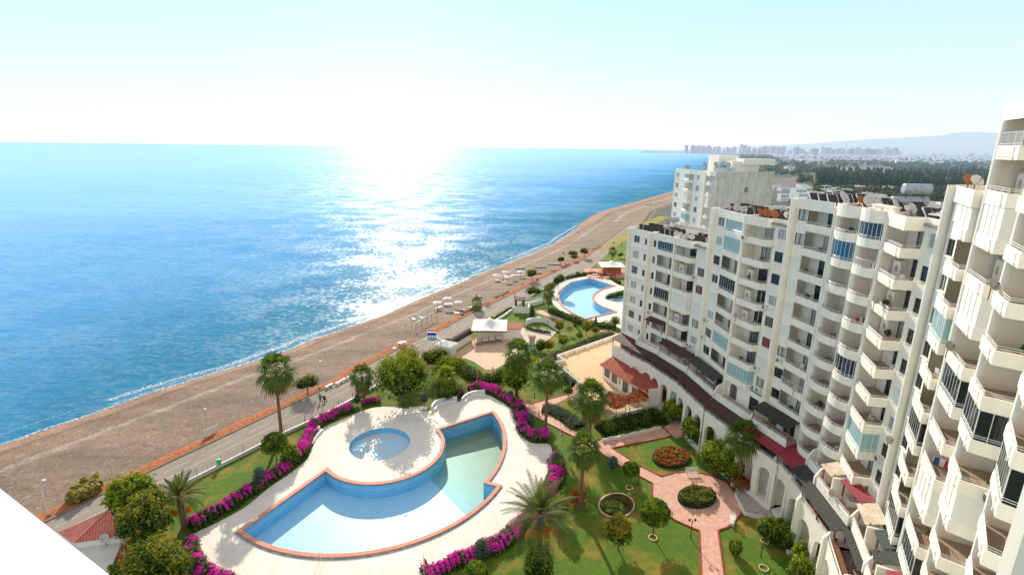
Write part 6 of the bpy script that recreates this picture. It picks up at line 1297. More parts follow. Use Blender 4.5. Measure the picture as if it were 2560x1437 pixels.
try:
    pp = [(801, 1004, 'person in an olive coat walking on the road and pushing a stroller', 'cloth_olive', 'cloth_dark', 'push', .9, 1.72, 0), (1191, 748, 'person in an orange top standing on the beach', 'cloth_orange', 'cloth_dark', 'walk', 0., 1.75, -.6), (1343, 706, 'person in black walking at the edge of the far road', 'cloth_dark', 'cloth_dark', 'walk', 0., 1.7, 0),
          (1445, 585, 'person standing at the waterline with arms out', 'cloth_dark', 'cloth_blue', 'walk', 0., 1.8, -1.5), (1534, 612, 'person strolling on the yellow grass beside the road', 'cloth_dark', 'cloth_dark', 'walk', 0., 1.7, 0), (1554, 617, 'person on the road right beside the apartment block edge', 'cloth_blue', 'cloth_dark', 'walk', .4, 1.7, 0), (1302, 688, 'person seated on a lounger under the far right parasol', 'cloth_dark', 'cloth_red', 'sit', .4, 1.7, -.5), (1408, 635, 'person crouching alone on the gravel near the grey bush', 'cloth_dark', 'cloth_dark', 'sit', .8, 1.7, -.5), (1258, 704, 'person seated by the front row of far loungers', 'cloth_blue', 'cloth_dark', 'sit', .2, 1.7, -.6)]
    for a in pp: person(a[0], a[1], a[2], a[3], a[4], a[5], a[6], a[7], a[8])
except Exception as ex: print('PERSON', ex)
B = G(812, 1003); st_ = thing('stroller', 'dark stroller pushed along the road', 'stroller', B); M = Matrix.Translation(B) @ Matrix.Rotation(.9, 4, 'Z')
m = MB(); m.box(-.22, .22, -.35, .25, .45, .6, M); m.box(-.22, .22, .15, .25, .6, 1., M); m.build('seat', MT['cloth_dark'], st_); m = MB(); m.lathe([(.3, 0), (.27, .15), (.15, .26), (.02, .3)], 10, M @ Matrix.Translation((0, .1, .85))); m.build('hood', MT['cloth_dark'], st_); m = MB(); m.tube([M @ Vector((0, .25, .5)), M @ Vector((0, .55, 1.03))], .02, 4); m.build('handle', MT['black_iron'], st_)
for x in (-.25, .25):
    for y in (-.3, .3): m = MB(); q = M @ Matrix.Translation((x, y, .15)) @ Matrix.Rotation(PI / 2, 4, 'Y'); m.lathe([(.15, -.02), (.15, .02)], 10, q); m.build('wheel', MT['black_iron'], st_)
# ---- beach things
def bz(px, py):   # point on the sloping beach
    z = -.4
    for _ in range(4):
        p = G(px, py, z); xs, xk = fS(p.y) if p.y < 265 else 0, fKe(p.y); tt = max(0, min(1, (p.x - xs) / (xk - xs))); z = SEA_Z + (0 - SEA_Z) * (1 - (1 - tt) ** 1.7)
    return G(px, py, z)
par = bpy.data.objects.new('parasol', None); COL.objects.link(par); par['category'] = 'parasol'; m = MB(); m.lathe([(1.35, 1.9), (.9, 2.12), (.35, 2.3), (.03, 2.42), (.03, 2.38), (.35, 2.26), (.9, 2.08), (1.33, 1.86)], 10); m.build('canopy', MT['canvas'], par, off=(0, 0, 0)); m = MB(); m.tube([(0, 0, 0), (0, 0, 2.4)], .03, 5); m.build('pole', MT['rust'], par, off=(0, 0, 0)); PP = Place(par)
for px, py, lb in [(1093, 771, 'white parasol nearest the green sun shade'), (1118, 760, 'white parasol behind the pair of upright loungers'), (1122, 775, 'small white parasol beside the beach street lamp'), (1146, 770, 'pinkish parasol at the right of the near group'), (1241, 701, 'leftmost parasol of the far group'), (1263, 691, 'parasol at the back of the far group'), (1269, 706, 'front parasol of the far group with an empty shadow'), (1284, 700, 'parasol between the front one and the rightmost one'), (1301, 692, 'rightmost parasol of the far group')]: PP(bz(px, py), lb, R_() * 6, U(.9, 1.05), 'white parasols on the beach')
lo = bpy.data.objects.new('sun_lounger', None); COL.objects.link(lo); lo['category'] = 'sun lounger'; m = MB(); m.box(-.32, .32, -.95, .35, .3, .36); m.build('seat', MT['plastic_white'], lo, off=(0, 0, 0)); m = MB(); m.box(-.32, .32, 0, .75, 0, .05, Matrix.Translation((0, .36, .33)) @ Matrix.Rotation(.75, 4, 'X')); m.build('backrest', MT['plastic_white'], lo, off=(0, 0, 0))
for x, y in ((-.28, -.85), (.28, -.85), (-.28, .3), (.28, .3)): m = MB(); m.box(x - .03, x + .03, y - .03, y + .03, 0, .295); m.build('leg', MT['plastic_white'], lo, off=(0, 0, 0))
PL = Place(lo)
for px, py, lb, rz in [(1090, 773, 'left lounger of the upright pair', 2.2), (1098, 770, 'right lounger of the upright pair', 2.2), (1113, 763, 'lounger under the near white parasol', 1.), (1120, 780, 'lounger in front of the near lamp', 1.2), (1140, 784, 'lounger beside the verge rocks', 1.5), (1152, 776, 'lounger closest to the dwarf palm', 1.5), (1240, 702, 'lounger under the leftmost far parasol', 1.1), (1260, 690, 'lounger under the back far parasol', 1.1), (1258, 706, 'lounger with a person in the far front row', 1.3), (1295, 690, 'dark shaded lounger under the rightmost parasol', 1.3), (1303, 689, 'lounger next to the seated person', 1.3), (1033, 799, 'single lounger left of the green sun shade', .8), (1051, 795, 'second single lounger left of the green sun shade', .9)]: PL(bz(px, py), lb, rz, 1.05, 'white sun loungers on the beach')
def boat(px, py, rz, L_, label, mt_='boat_white', z=None):
    p = bz(px, py) if z is None else G(px, py, z); r = thing('rowing_boat', label, 'boat', (0, 0, 0)); m = MB(); n = 12; rings = []
    for i in range(n + 1):
        t_ = i / n; w = .62 * (math.sin(PI * (t_ * .92 + .08)) ** .6 if t_ < 1 else 0) + .02; zt_ = .5 + .25 * abs(t_ - .4) ** 2 * 2; x = (t_ - .5) * L_; rings.append([(x, -w, zt_), (x, -w * .75, .18), (x, 0, .05), (x, w * .75, .18), (x, w, zt_), (x, w * .85, zt_ - .02), (x, w * .55, .24), (x, 0, .16), (x, -w * .55, .24), (x, -w * .85, zt_ - .02)])
    vs = [v for g in rings for v in g]; m.add(vs, [(i * 10 + k, i * 10 + (k + 1) % 10, (i + 1) * 10 + (k + 1) % 10, (i + 1) * 10 + k) for i in range(n) for k in range(10)]); m.build('hull', MT[mt_], r, off=(0, 0, 0))
    for x in (-.15, .2): m = MB(); m.box(x * L_ - .12, x * L_ + .12, -.5, .5, .38, .42); m.build('thwart', MT['wood'], r, off=(0, 0, 0))
    r.location = p; r.rotation_euler.z = rz; return r
boat(1299, 672, .1, 4.6, 'white rowing boat on the gravel left of the other boats'); boat(1350, 669, .05, 5.2, 'white rowing boat in the middle of the beach boats'); boat(1385, 662, -.05, 5.6, 'larger white rowing boat beside the little verge tree'); boat(1347, 684, .5, 3., 'short white rowing boat behind the round olive tree'); boat(1195, 744, .2, 3.0, 'flat pale board lying by the verge')
# green edged sun shade rack
q = [bz(1040, 826), bz(1092, 795)]; r = thing('beach_canopy', 'slanted slatted sun shade with a green front beam on the beach', 'sun shade', q[0]); A_, B2 = q[0], q[1]; d = (B2 - A_); d.z = 0; L_ = d.length; d.normalize(); n_ = Vector((-d.y, d.x, 0)); m = MB(); m.add([A_ + Vector((0, 0, 1.9)), B2 + Vector((0, 0, 1.9)), B2 + Vector((0, 0, 2.15)), A_ + Vector((0, 0, 2.15))] + [p + n_ * .1 for p in (A_ + Vector((0, 0, 1.9)), B2 + Vector((0, 0, 1.9)), B2 + Vector((0, 0, 2.15)), A_ + Vector((0, 0, 2.15)))], [(0, 1, 2, 3), (7, 6, 5, 4), (0, 4, 5, 1), (2, 6, 7, 3), (1, 5, 6, 2), (0, 3, 7, 4)]); m.build('front_beam', MT['green_paint'], r); m = MB()
for i in range(9): m.tube([A_ + d * L_ * (i / 8) + Vector((0, 0, 2.1)), A_ + d * L_ * (i / 8) + n_ * 3.2 + Vector((0, 0, 1.5))], .04, 4)
for j in range(5): m.tube([A_ + n_ * (.6 + j * .62) + Vector((0, 0, 2. - j * .1)), A_ + d * L_ + n_ * (.6 + j * .62) + Vector((0, 0, 2. - j * .1))], .03, 4)
m.build('slatted_roof', MT['rail_paint'], r)
for i in range(5):
    for o_ in (0.05, 3.1): m = MB(); b_ = A_ + d * L_ * (i / 4) + n_ * o_; m.tube([b_, b_ + d * .2 + Vector((0, 0, 1.9 if o_ < 1 else 1.5))], .05, 5); m.build('leg', MT['rust'], r)
q = [bz(1474, 625), bz(1492, 614)]; r = thing('climbing_frame', 'teal slanted frame on the verge past the flat crowned tree', 'play frame', q[0]); m = MB(); m.add([q[0] + Vector((0, 0, .6)), q[1] + Vector((0, 0, 2.6)), q[1] + Vector((1.2, 0, 2.6)), q[0] + Vector((1.2, 0, .6))], [(0, 1, 2, 3)]); m.build('slide', MT['teal_paint'], r)
for p in q: 
    for dx in (0, 1.2): m = MB(); m.tube([p + Vector((dx, 0, 0)), p + Vector((dx, 0, 2.5 if p is q[1] else .6))], .05, 4); m.build('leg', MT['wood'], r)
def table(px, py, lb, mt_='red_table', rz=0.3):
    r = thing('picnic_table', lb, 'table'); m = MB(); m.box(-.9, .9, -.4, .4, .72, .78); m.build('table_top', MT[mt_], r, off=(0, 0, 0))
    for y in (-.75, .75): m = MB(); m.box(-.9, .9, y - .15, y + .15, .42, .47); m.build('seat', MT[mt_], r, off=(0, 0, 0))
    for x in (-.7, .7): m = MB(); m.box(x - .05, x + .05, -.75, .75, .3, .41); m.box(x - .05, x + .05, -.2, .2, 0, .29); m.box(x - .05, x + .05, -.15, .15, .411, .719); m.build('leg', MT['wood'], r, off=(0, 0, 0))
    r.location = G(px, py, .1); r.rotation_euler.z = rz
table(1383, 678, 'red picnic table nearest the far walker'); table(1408, 668, 'left picnic table of the pair under the verge trees'); table(1418, 662, 'right picnic table of the pair under the verge trees'); table(1006, 862, 'white topped table with dark legs on the verge above the ficus', 'plastic_white', .5); table(1182, 772, 'bench table beside the dwarf palm', 'plastic_white', .5)
rg = random.Random(8)
for i, (px, py) in enumerate([(1160, 783), (1167, 780), (1173, 777), (1180, 773), (1155, 787), (1246, 741), (1256, 739), (1262, 734), (1269, 731), (1240, 744)]):
    p = G(px, py, .1); m = MB(); m.lathe([(.25, -.2), (.5, .1), (.42, .35), (.15, .5)], 7, Matrix.Translation(p) @ Matrix.Rotation(rg.random() * 6, 4, 'Z') @ Matrix.Scale(1.3, 4, (1, 0, 0))); tag(m.build('verge_rock', MT['kerb_stone'], off=p), 'rough brown boulder edging the verge at the road gap', 'rock', 'boulders along the verge at the road gap')
for i, (px, py) in enumerate([(848, 958), (860, 951), (823, 967), (872, 945)]):
    p = G(px, py, .12); r = thing('verge_bench', 'low white bench on the dirt verge facing the road', 'bench', p, 'low white benches on the verge'); m = MB(); M = Matrix.Translation(p) @ Matrix.Rotation(1.1, 4, 'Z'); m.box(-.9, .9, -.22, .22, .35, .45, M); m.build('seat', MT['white_paint'], r)
    for x in (-.6, .6): m = MB(); m.box(x - .1, x + .1, -.2, .2, 0, .349, M); m.build('leg', MT['white_paint'], r)
gz = thing('picket_gate', 'white upright pickets at the beach gap in the verge', 'gate', bz(1216, 755))
for i in range(6): p = bz(1211 + i * 2.1, 758 - i * .4); m = MB(); m.tube([p, p + Vector((0, 0, 3.2))], .07, 5); m.build('picket', MT['rail_paint'], gz)
# ---- cafe
CAFE = [p.xy for p in GG([(1128, 890), (1160, 868), (1188, 848), (1205, 836), (1262, 826), (1300, 818), (1335, 830), (1345, 850), (1300, 868), (1290, 890), (1270, 905), (1240, 922), (1215, 925), (1185, 905), (1165, 896), (1140, 898)])]
S('cafe_terrace', fill(CAFE, [], .05), MT['peach_paving'])
STG = [p.xy for p in GG([(1268, 838), (1300, 820), (1330, 818), (1392, 830), (1375, 848), (1340, 862), (1300, 866), (1262, 850)])]; S('stage_floor', fill(STG, [], .10), MT['deck_old'] if 'deck_old' in MT else mat('deck_old', (.62, .54, .42), .8, .25, 1.))
gp = thing('cafe_pavilion', 'cream cafe pavilion under a white peaked tent roof by the road', 'building', G(1215, 855)); B0 = G(1192, 852); w_, dpt = 6.6, 6.0
m = MB(); m.box(B0.x, B0.x + w_, B0.y, B0.y + dpt, 0, 2.9); m.build('wall', MT['stucco_trim'], gp); m = MB(); m.box(B0.x + w_ + .01, B0.x + w_ + 4.2, B0.y + .8, B0.y + 5.6, 0, 2.8); m.build('side_wing', MT['stucco_trim'], gp); m = MB(); m.box(B0.x + w_ - .1, B0.x + w_ + 4.4, B0.y + .7, B0.y + 5.8, 2.81, 2.95); m.build('wing_roof', MT['roof_tile_red'], gp)
cx, cy = B0.x + w_ / 2 - .2, B0.y + dpt / 2 - .2; R0 = 4.3; m = MB(); vs = []; ng = 12
for j in range(ng + 1):
    for i in range(ng + 1):
        u_, v_ = i / ng * 2 - 1, j / ng * 2 - 1; rr = max(abs(u_), abs(v_)); rr2 = math.hypot(u_, v_); vs.append((cx + u_ * R0, cy + v_ * R0, 3.2 + 1.9 * max(0, 1 - rr2 * .85) ** 2.2 + .12 * (1 - rr)))
m.add(vs, [(j * (ng + 1) + i, j * (ng + 1) + i + 1, (j + 1) * (ng + 1) + i + 1, (j + 1) * (ng + 1) + i) for j in range(ng) for i in range(ng)]); m.build('tent_roof', MT['canvas'], gp, smooth=True); m = MB(); m.strip([(cx - R0, cy - R0), (cx + R0, cy - R0), (cx + R0, cy + R0), (cx - R0, cy + R0)], -.03, .05, 2.85, 3.2, True); m.build('roof_band', MT['wood'], gp)
for i in range(4): 
    p = G(1196 + i * 17, 864 - i * 3); rr = thing('swing_seat', 'dark metal swing frame parked against the cafe pavilion', 'swing seat', p, 'swing frames against the cafe pavilion'); m = MB()
    for sx in (-.9, .9): m.tube([p + Vector((sx, -.6, 0)), p + Vector((sx, 0, 1.8)), p + Vector((sx, .6, 0))], .05, 5)
    m.tube([p + Vector((-.9, 0, 1.8)), p + Vector((.9, 0, 1.8))], .05, 5); m.build('frame', MT['wire'], rr); m = MB(); m.box(p.x - .7, p.x + .7, p.y - .3, p.y + .25, .5, .58); m.build('seat', MT['cloth_dark'], rr)
ks = thing('kiosk', 'small kiosk with a white awning roof and a brown barrel canopy', 'kiosk', G(1120, 885)); a, b = G(1132, 880), G(1178, 852); d = (b - a).normalized(); n_ = Vector((-d.y, d.x, 0)); L_ = (b - a).length; M = Matrix(((d.x, n_.x, 0, a.x), (d.y, n_.y, 0, a.y), (0, 0, 1, 0), (0, 0, 0, 1)))
m = MB(); m.box(0, L_, -.1, 2.2, 0, 2.1, M); m.build('wall', MT['stucco_trim'], ks); m = MB(); vs = []
for i in range(9): an = PI * i / 8; vs += [M @ Vector((-.2, 1.05 - 1.5 * math.cos(an), 2.1 + 1.1 * math.sin(an))), M @ Vector((L_ + .2, 1.05 - 1.5 * math.cos(an), 2.1 + 1.1 * math.sin(an)))]
m.add(vs, [(2 * i, 2 * i + 1, 2 * i + 3, 2 * i + 2) for i in range(8)] + [tuple(range(0, 18, 2)), tuple(range(17, 0, -2))]); m.build('barrel_canopy', MT['brown_fabric'], ks)
m = MB(); m.box(-3.2, -.3, -1.2, 2.2, 0, 2.3, M); m.build('booth', MT['white_paint'], ks); m = MB(); q = [M @ Vector(v) for v in [(-3.6, -1.6, 2.6), (.1, -1.6, 2.6), (.1, 2.6, 2.6), (-3.6, 2.6, 2.6), (-1.8, .5, 3.5)]]; m.add(q + [q_ - Vector((0, 0, .9)) for q_ in q[:4]], [(0, 1, 4), (1, 2, 4), (2, 3, 4), (3, 0, 4), (0, 5, 6, 1), (3, 8, 5, 0), (1, 6, 7, 2)]); m.build('awning_roof', MT['canvas'], ks)
# arch sign of metal letters
ar = thing('entrance_arch', 'white metal arch with upright letter shapes over the kiosk entrance', 'arch', G(1112, 868)); c = M @ Vector((-3.4, 3.2, 0)); m = MB(); pts = [c + Vector((2.2 * math.cos(a_), 0, 2. + 1.9 * math.sin(a_))) for a_ in [PI * i / 12 for i in range(13)]]; m.tube([c + Vector((2.2, 0, 0))] + pts + [c + Vector((-2.2, 0, 0))], .07, 5); pts2 = [c + Vector((1.6 * math.cos(a_), 0, 2. + 1.35 * math.sin(a_))) for a_ in [PI * i / 12 for i in range(13)]]; m.tube(pts2, .04, 4); m.build('frame', MT['rail_paint'], ar)
rg = random.Random(3)
for i in range(2, 11): p = pts[i]; m = MB(); m.box(p.x - .16, p.x + .16, p.y - .05, p.y + .05, p.z + .12, p.z + .62); m.box(p.x - .16, p.x - .06, p.y - .051, p.y + .051, p.z + .12, p.z + .7) ; m.build('letter', MT['rail_paint'], ar)
# stage wall and covered boat
a_ = [G(1316, 812), G(1335, 806), G(1362, 808), (G(1380, 818)), G(1393, 828)]; sg = thing('curved_stage_wall', 'curved white and red parapet wall round the covered boat', 'wall', a_[0]); m = MB(); P = spline([p.xy for p in a_], 5); m.strip(P, -.25, .25, .1, 1.5); m.build('wall', MT['white_paint'], sg); m = MB(); m.strip(P[8:], -.22, .22, 1.501, 1.53); m.build('red_cap', MT['red_kerb'], sg)
boat(1345, 828, -.55, 7.5, 'dark covered boat lying inside the curved white wall', 'boat_dark', .12)
ph = thing('kiosk_booth', 'narrow dark red booth with a tiled hood at the cafe garden edge', 'booth', G(1328, 868)); B = G(1330, 872); m = MB()
for sx in (-.6, .5): m.box(B.x + sx, B.x + sx + .12, B.y - .3, B.y + .4, 0, 2.9)
m.build('frame', MT['brown_column'], ph); m = MB(); m.box(B.x - .9, B.x + .9, B.y - .6, B.y + .7, 2.91, 3.15); m.build('hood', MT['red_kerb'], ph); m = MB(); m.box(B.x - .45, B.x + .45, B.y + .1, B.y + .3, .3, 2.6); m.build('panel', MT['plastic_white'], ph)
# pink gazebo hoops by the ficus
hp = thing('hoop_arbour', 'row of thin white hoops over a short path beside the ficus', 'arbour', G(1080, 925)); a, b = G(1068, 938), G(1090, 912)
for i in range(5): c = a.lerp(b, i / 4); m = MB(); m.tube([c + Vector((-.9, 0, 0)), c + Vector((-.9, 0, 1.9)), c + Vector((-.45, 0, 2.5)), c + Vector((.45, 0, 2.5)), c + Vector((.9, 0, 1.9)), c + Vector((.9, 0, 0))], .04, 4); m.build('hoop', MT['rail_paint'], hp)
# entrance group near the far pool
en = thing('entrance_gate', 'white entrance walls with dark brown columns and beams', 'gate', G(1295, 785)); B = G(1282, 782); m = MB(); m.box(B.x, B.x + 4.4, B.y - .2, B.y + .2, 0, 1.9); m.box(B.x + 4.41, B.x + 4.8, B.y - .2, B.y + 3, 0, 1.9); m.build('wall', MT['white_paint'], en)
for i in range(4): m = MB(); x, y = B.x + .9 + (i % 2) * 2.2, B.y + 1.2 + (i // 2) * 2.6; m.box(x - .3, x + .3, y - .3, y + .3, 0, 3.4); m.build('column', MT['brown_column'], en)
m = MB(); m.box(B.x + .4, B.x + 3.6, B.y + .8, B.y + 4.4, 3.41, 3.65); m.build('beam', MT['brown_column'], en); m = MB(); m.tube([Vector((B.x, B.y + 1, 3.65)), Vector((B.x + 4, B.y + 3., 3.7))], .05, 4); m.build('rail', MT['teal_paint'], en)
wa = thing('arcaded_screen', 'low white arcaded screen wall with five small arches', 'wall', G(1330, 772)); a, b = G(1322, 768), G(1356, 758); f = Fr(a.xy, b.xy); m = MB(); wall_sheet(m, f, 0, f.w, 0, 2.6, 0, [arch(.2 + i * (f.w - .3) / 5, (i + 1) * (f.w - .3) / 5, 1.2, 2.35, 6) for i in range(5)], .2); m.build('wall', MT['white_paint'], wa); m = MB(); m.box(-1.5, f.w + 1, -1.2, -.9, 0, 1.3, f.M); m.build('low_wall', MT['white_paint'], wa)
# red decked restaurant
rs = thing('beach_restaurant', 'open restaurant with a white peaked tent over a reddish deck beyond the far pool', 'building', G(1520, 690)); c = G(1522, 684); 
m = MB(); m.box(c.x - 9, c.x + 9, c.y - 7, c.y + 7, 0, .35); m.build('deck', MT['coping'], rs); m = MB(); vs = []
for j in range(ng + 1):
    for i in range(ng + 1): u_, v_ = i / ng * 2 - 1, j / ng * 2 - 1; vs.append((c.x + 1 + u_ * 4.6, c.y + 1 + v_ * 4.6, 3.3 + 1.7 * max(0, 1 - math.hypot(u_, v_) * .85) ** 2.))
m.add(vs, [(j * (ng + 1) + i, j * (ng + 1) + i + 1, (j + 1) * (ng + 1) + i + 1, (j + 1) * (ng + 1) + i) for j in range(ng) for i in range(ng)]); m.build('tent_roof', MT['canvas'], rs, smooth=True)
m = MB(); m.box(c.x - 2.4, c.x + 4.4, c.y - 1, c.y + 4, .36, 3.0); m.build('wall', MT['brick_orange'], rs)
for x, y in ((-3.2, -3.2), (5.2, -3.2), (5.2, 5.2), (-3.2, 5.2)): m = MB(); m.box(c.x + x - .1, c.x + x + .1, c.y + y - .1, c.y + y + .1, .36, 3.3); m.build('post', MT['white_frame'], rs)
for i in range(8): table(1488 + (i % 4) * 15, 690 + (i // 4) * 7, 'small red cloth table on the restaurant deck', 'cloth_red' if i % 2 else 'plastic_white'); 
for o in list(COL.objects):
    if o.get('label') == 'small red cloth table on the restaurant deck': o['group'] = 'tables on the restaurant deck'; o['label'] = 'small table with benches on the reddish restaurant deck'
# ---- pool ladders and drain pipes
for px, py, az_, lb in ((800, 1397, 1.35, 'steel pool ladder at the near curved edge of the fan-shaped pool'), (1104, 1112, .2, 'steel pool ladder where the disc meets the deep end')):
    p = G(px, py, .25); r = thing('pool_ladder', lb, 'pool ladder', p); d = Vector((math.cos(az_), math.sin(az_), 0)); s_ = Vector((-d.y, d.x, 0))
    for e in (-.28, .28): m = MB(); m.tube([p - d * .3 + s_ * e, p - d * .3 + s_ * e + Vector((0, 0, .75)), p + d * .25 + s_ * e + Vector((0, 0, .8)), p + d * .45 + s_ * e + Vector((0, 0, .1)), p + d * .5 + s_ * e - Vector((0, 0, 1.6))], .03, 6); m.build('handrail', MT['rail_paint'], r)
    for k in range(4): m = MB(); m.tube([p + d * .48 - s_ * .28 - Vector((0, 0, .3 + .35 * k)), p + d * .48 + s_ * .28 - Vector((0, 0, .3 + .35 * k))], .03, 5); m.build('rung', MT['rail_paint'], r)
for i in range(12):
    if i in (0, 6, 7): continue
    kt = {1: 10, 2: 10, 3: 12, 4: 12, 5: 13, 8: 13, 9: 14, 10: 16, 11: 16}[i]; f = FR[i]; m = MB(); m.tube([f.p(f.w - .38, -.55, ZF(3)), f.p(f.w - .38, -.55, ZF(kt) - .2)], .055, 5); m.build('drain_pipe', MT['stucco_trim'], BLK[i])
# ---- balcony clutter
ch = bpy.data.objects.new('plastic_chair', None); COL.objects.link(ch); ch['category'] = 'chair'; m = MB(); m.box(-.22, .22, -.22, .22, .40, .44); m.build('seat', MT['plastic_white'], ch, off=(0, 0, 0)); m = MB(); m.box(-.22, .22, .18, .22, .45, .88); m.build('backrest', MT['plastic_white'], ch, off=(0, 0, 0))
for x in (-.19, .19):
    for y in (-.19, .19): m = MB(); m.box(x - .02, x + .02, y - .02, y + .02, 0, .395); m.build('leg', MT['plastic_white'], ch, off=(0, 0, 0))
PC = Place(ch); pot = bpy.data.objects.new('potted_plant', None); COL.objects.link(pot); pot['category'] = 'potted plant'; m = MB(); m.lathe([(.14, 0), (.2, .32), (.17, .33)], 8); m.build('pot', MT['coping'], pot, off=(0, 0, 0)); L = Leaf(); crown(L, [(0, 0, .6, .3, .3, .32)], 160, .12, random.Random(1), [(.5, 0), (9, 1)], .3, core=False); L.done('foliage', LM('leaf_dark', 'leaf_mid'), pot, off=(0, 0, 0)); PK = Place(pot)
rk = bpy.data.objects.new('laundry_rack', None); COL.objects.link(rk); rk['category'] = 'laundry rack'; m = MB(); m.tube([(-.6, -.2, 0), (-.6, .2, .95)], .015, 4); m.tube([(.6, -.2, 0), (.6, .2, .95)], .015, 4); m.tube([(-.6, .2, .95), (.6, .2, .95)], .015, 4); m.build('frame', MT['rail_paint'], rk, off=(0, 0, 0))
for x, mm in ((-.4, 'cloth_blue'), (-.05, 'canvas'), (.3, 'cloth_red')): m = MB(); m.box(x - .15, x + .15, .17, .2, .3, .95); m.build('garment', MT[mm], rk, off=(0, 0, 0))
RKP = Place(rk); rgc = random.Random(12); NB = {1: 'lowest block', 2: 'lowest block', 3: 'second lowest block', 4: 'second lowest block', 5: 'block with round balconies', 6: 'block with round balconies', 7: 'block with round balconies', 8: 'block with round balconies', 9: 'narrow block', 10: 'tallest block', 11: 'tallest block'}
for i, s0_, s1_, ks in [(1, 2.4, 5.6, range(4, 9)), (2, .8, 3.8, range(4, 10)), (3, 3.6, 7.4, range(4, 11)), (4, .8, 3.8, range(4, 11)), (5, 2.4, 5.4, range(4, 13)), (6, 1.2, 3.0, range(4, 13)), (7, 1., 2.8, range(4, 13)), (8, .9, 3.8, range(4, 13)), (9, 3., 5.2, range(5, 13)), (10, .9, 4., range(3, 14)), (11, .9, 3.4, range(3, 14))]:
    for k in ks:
        if rgc.random() < .55:
            p = FR[i].p(rgc.uniform(s0_, s1_), rgc.uniform(-1.3, -.6), ZF(k)); P_, t_ = rgc.choice([(PC, 'white plastic chair'), (PC, 'white plastic chair'), (PK, 'leafy plant in a terracotta pot'), (PK, 'leafy plant in a terracotta pot'), (RKP, 'laundry rack hung with clothes')]); P_(p, t_ + ' on a balcony of the ' + NB[i], rgc.random() * 6, 1.0, t_ + 's on balconies of the ' + NB[i])
# ---- gate lodge bottom left
def lodge_roof():
    t = NT('lodge_roof'); w = t.n('ShaderNodeTexWave', bands_direction='X'); w.inputs['Scale'].default_value = 1.1; mp = t.n('ShaderNodeMapping'); mp.inputs['Rotation'].default_value = (0, 0, -.45); t.l(t.pos(), mp.inputs[0]); t.l(mp.outputs[0], w.inputs[0])
    c = t.ramp(t.noise(1.3, 6, .7), [(.3, (.55, .12, .08)), (.65, (.80, .24, .18))]); c = t.mix(.6, c, t.ramp(w.outputs['Fac'], [(.1, (.6, .5, .5)), (.6, (1.1, 1.1, 1.1))]), 'MULTIPLY'); t.col(c); t.rough(.6); t.bump(w.outputs['Fac'], .6, .08); return t.m
lg = thing('gate_lodge', 'small lodge at the bottom left with a ribbed red hipped roof', 'building', G(235, 1345)); zr = 3.3
e = [G(151, 1331, zr), G(184, 1357, zr), G(315, 1338, zr), G(262, 1290, zr)]; cc_ = sum(e, Vector()) / 4; ap = G(272, 1274, zr + 1.6)
P1, P2, P3 = G(145, 1330, zr), G(184, 1357, zr), G(318, 1338, zr); P4 = P1 + (P3 - P2) * 1.0; R1 = G(272, 1274, zr + 1.9); R2 = G(186, 1352, zr + .2)
m = MB(); m.add([P1, P2, P3, P4, R1], [(0, 1, 4), (1, 2, 4), (2, 3, 4), (3, 0, 4)]); m.build('roof', lodge_roof(), lg)
m = MB(); m.tube([P2 + Vector((0, 0, .05)), R1 + Vector((0, 0, .08))], .10, 5); m.build('ridge', MT['coping'], lg)
In = [P1.lerp(R1, .1).xy, P2.lerp(R1, .1).xy, P3.lerp(R1, .1).xy, P4.lerp(R1, .1).xy]; m = MB(); m.prism(In, 0, zr - .05); m.build('wall', MT['stucco_trim'], lg)
fl = [p.xy for p in GG([(184, 1362), (300, 1346), (302, 1362), (285, 1400), (250, 1480), (170, 1440)], 2.4)]; m = MB(); m.prism(fl, 0, 2.4); m.build('flat_roof_wing', MT['deck_white'] if 'deck_white' in MT else mat('deck_white', (.80, .74, .66), .8, .12, .8), lg)
fl = [G(285, 1395, 2.3), G(325, 1345, 2.6), G(338, 1368, 2.3), G(305, 1420, 2.1)]; m = MB(); m.add(fl, [(0, 1, 2, 3)]); m.build('lean_to_roof', MT['roof_tile_red'], lg)
dish(G(266, 1362, 2.4), math.radians(170), 'cream satellite dish on the flat wing of the gate lodge', .5)
# ================================================================ FAR LAND
def far_mat():
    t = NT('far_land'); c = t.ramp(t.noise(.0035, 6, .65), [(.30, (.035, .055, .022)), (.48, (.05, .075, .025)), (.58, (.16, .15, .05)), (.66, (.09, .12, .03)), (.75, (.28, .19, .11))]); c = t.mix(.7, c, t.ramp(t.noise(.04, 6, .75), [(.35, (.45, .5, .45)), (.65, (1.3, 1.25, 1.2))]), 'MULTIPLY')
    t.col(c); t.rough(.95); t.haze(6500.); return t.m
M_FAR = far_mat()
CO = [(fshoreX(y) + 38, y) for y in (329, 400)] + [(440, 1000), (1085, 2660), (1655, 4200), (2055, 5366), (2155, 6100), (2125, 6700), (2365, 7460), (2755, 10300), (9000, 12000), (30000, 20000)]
m = fill(CO + [(60000, 20000), (60000, -300), (139.5, -300), (139.5, 329)], [], .0); S('far_ground', m, M_FAR)
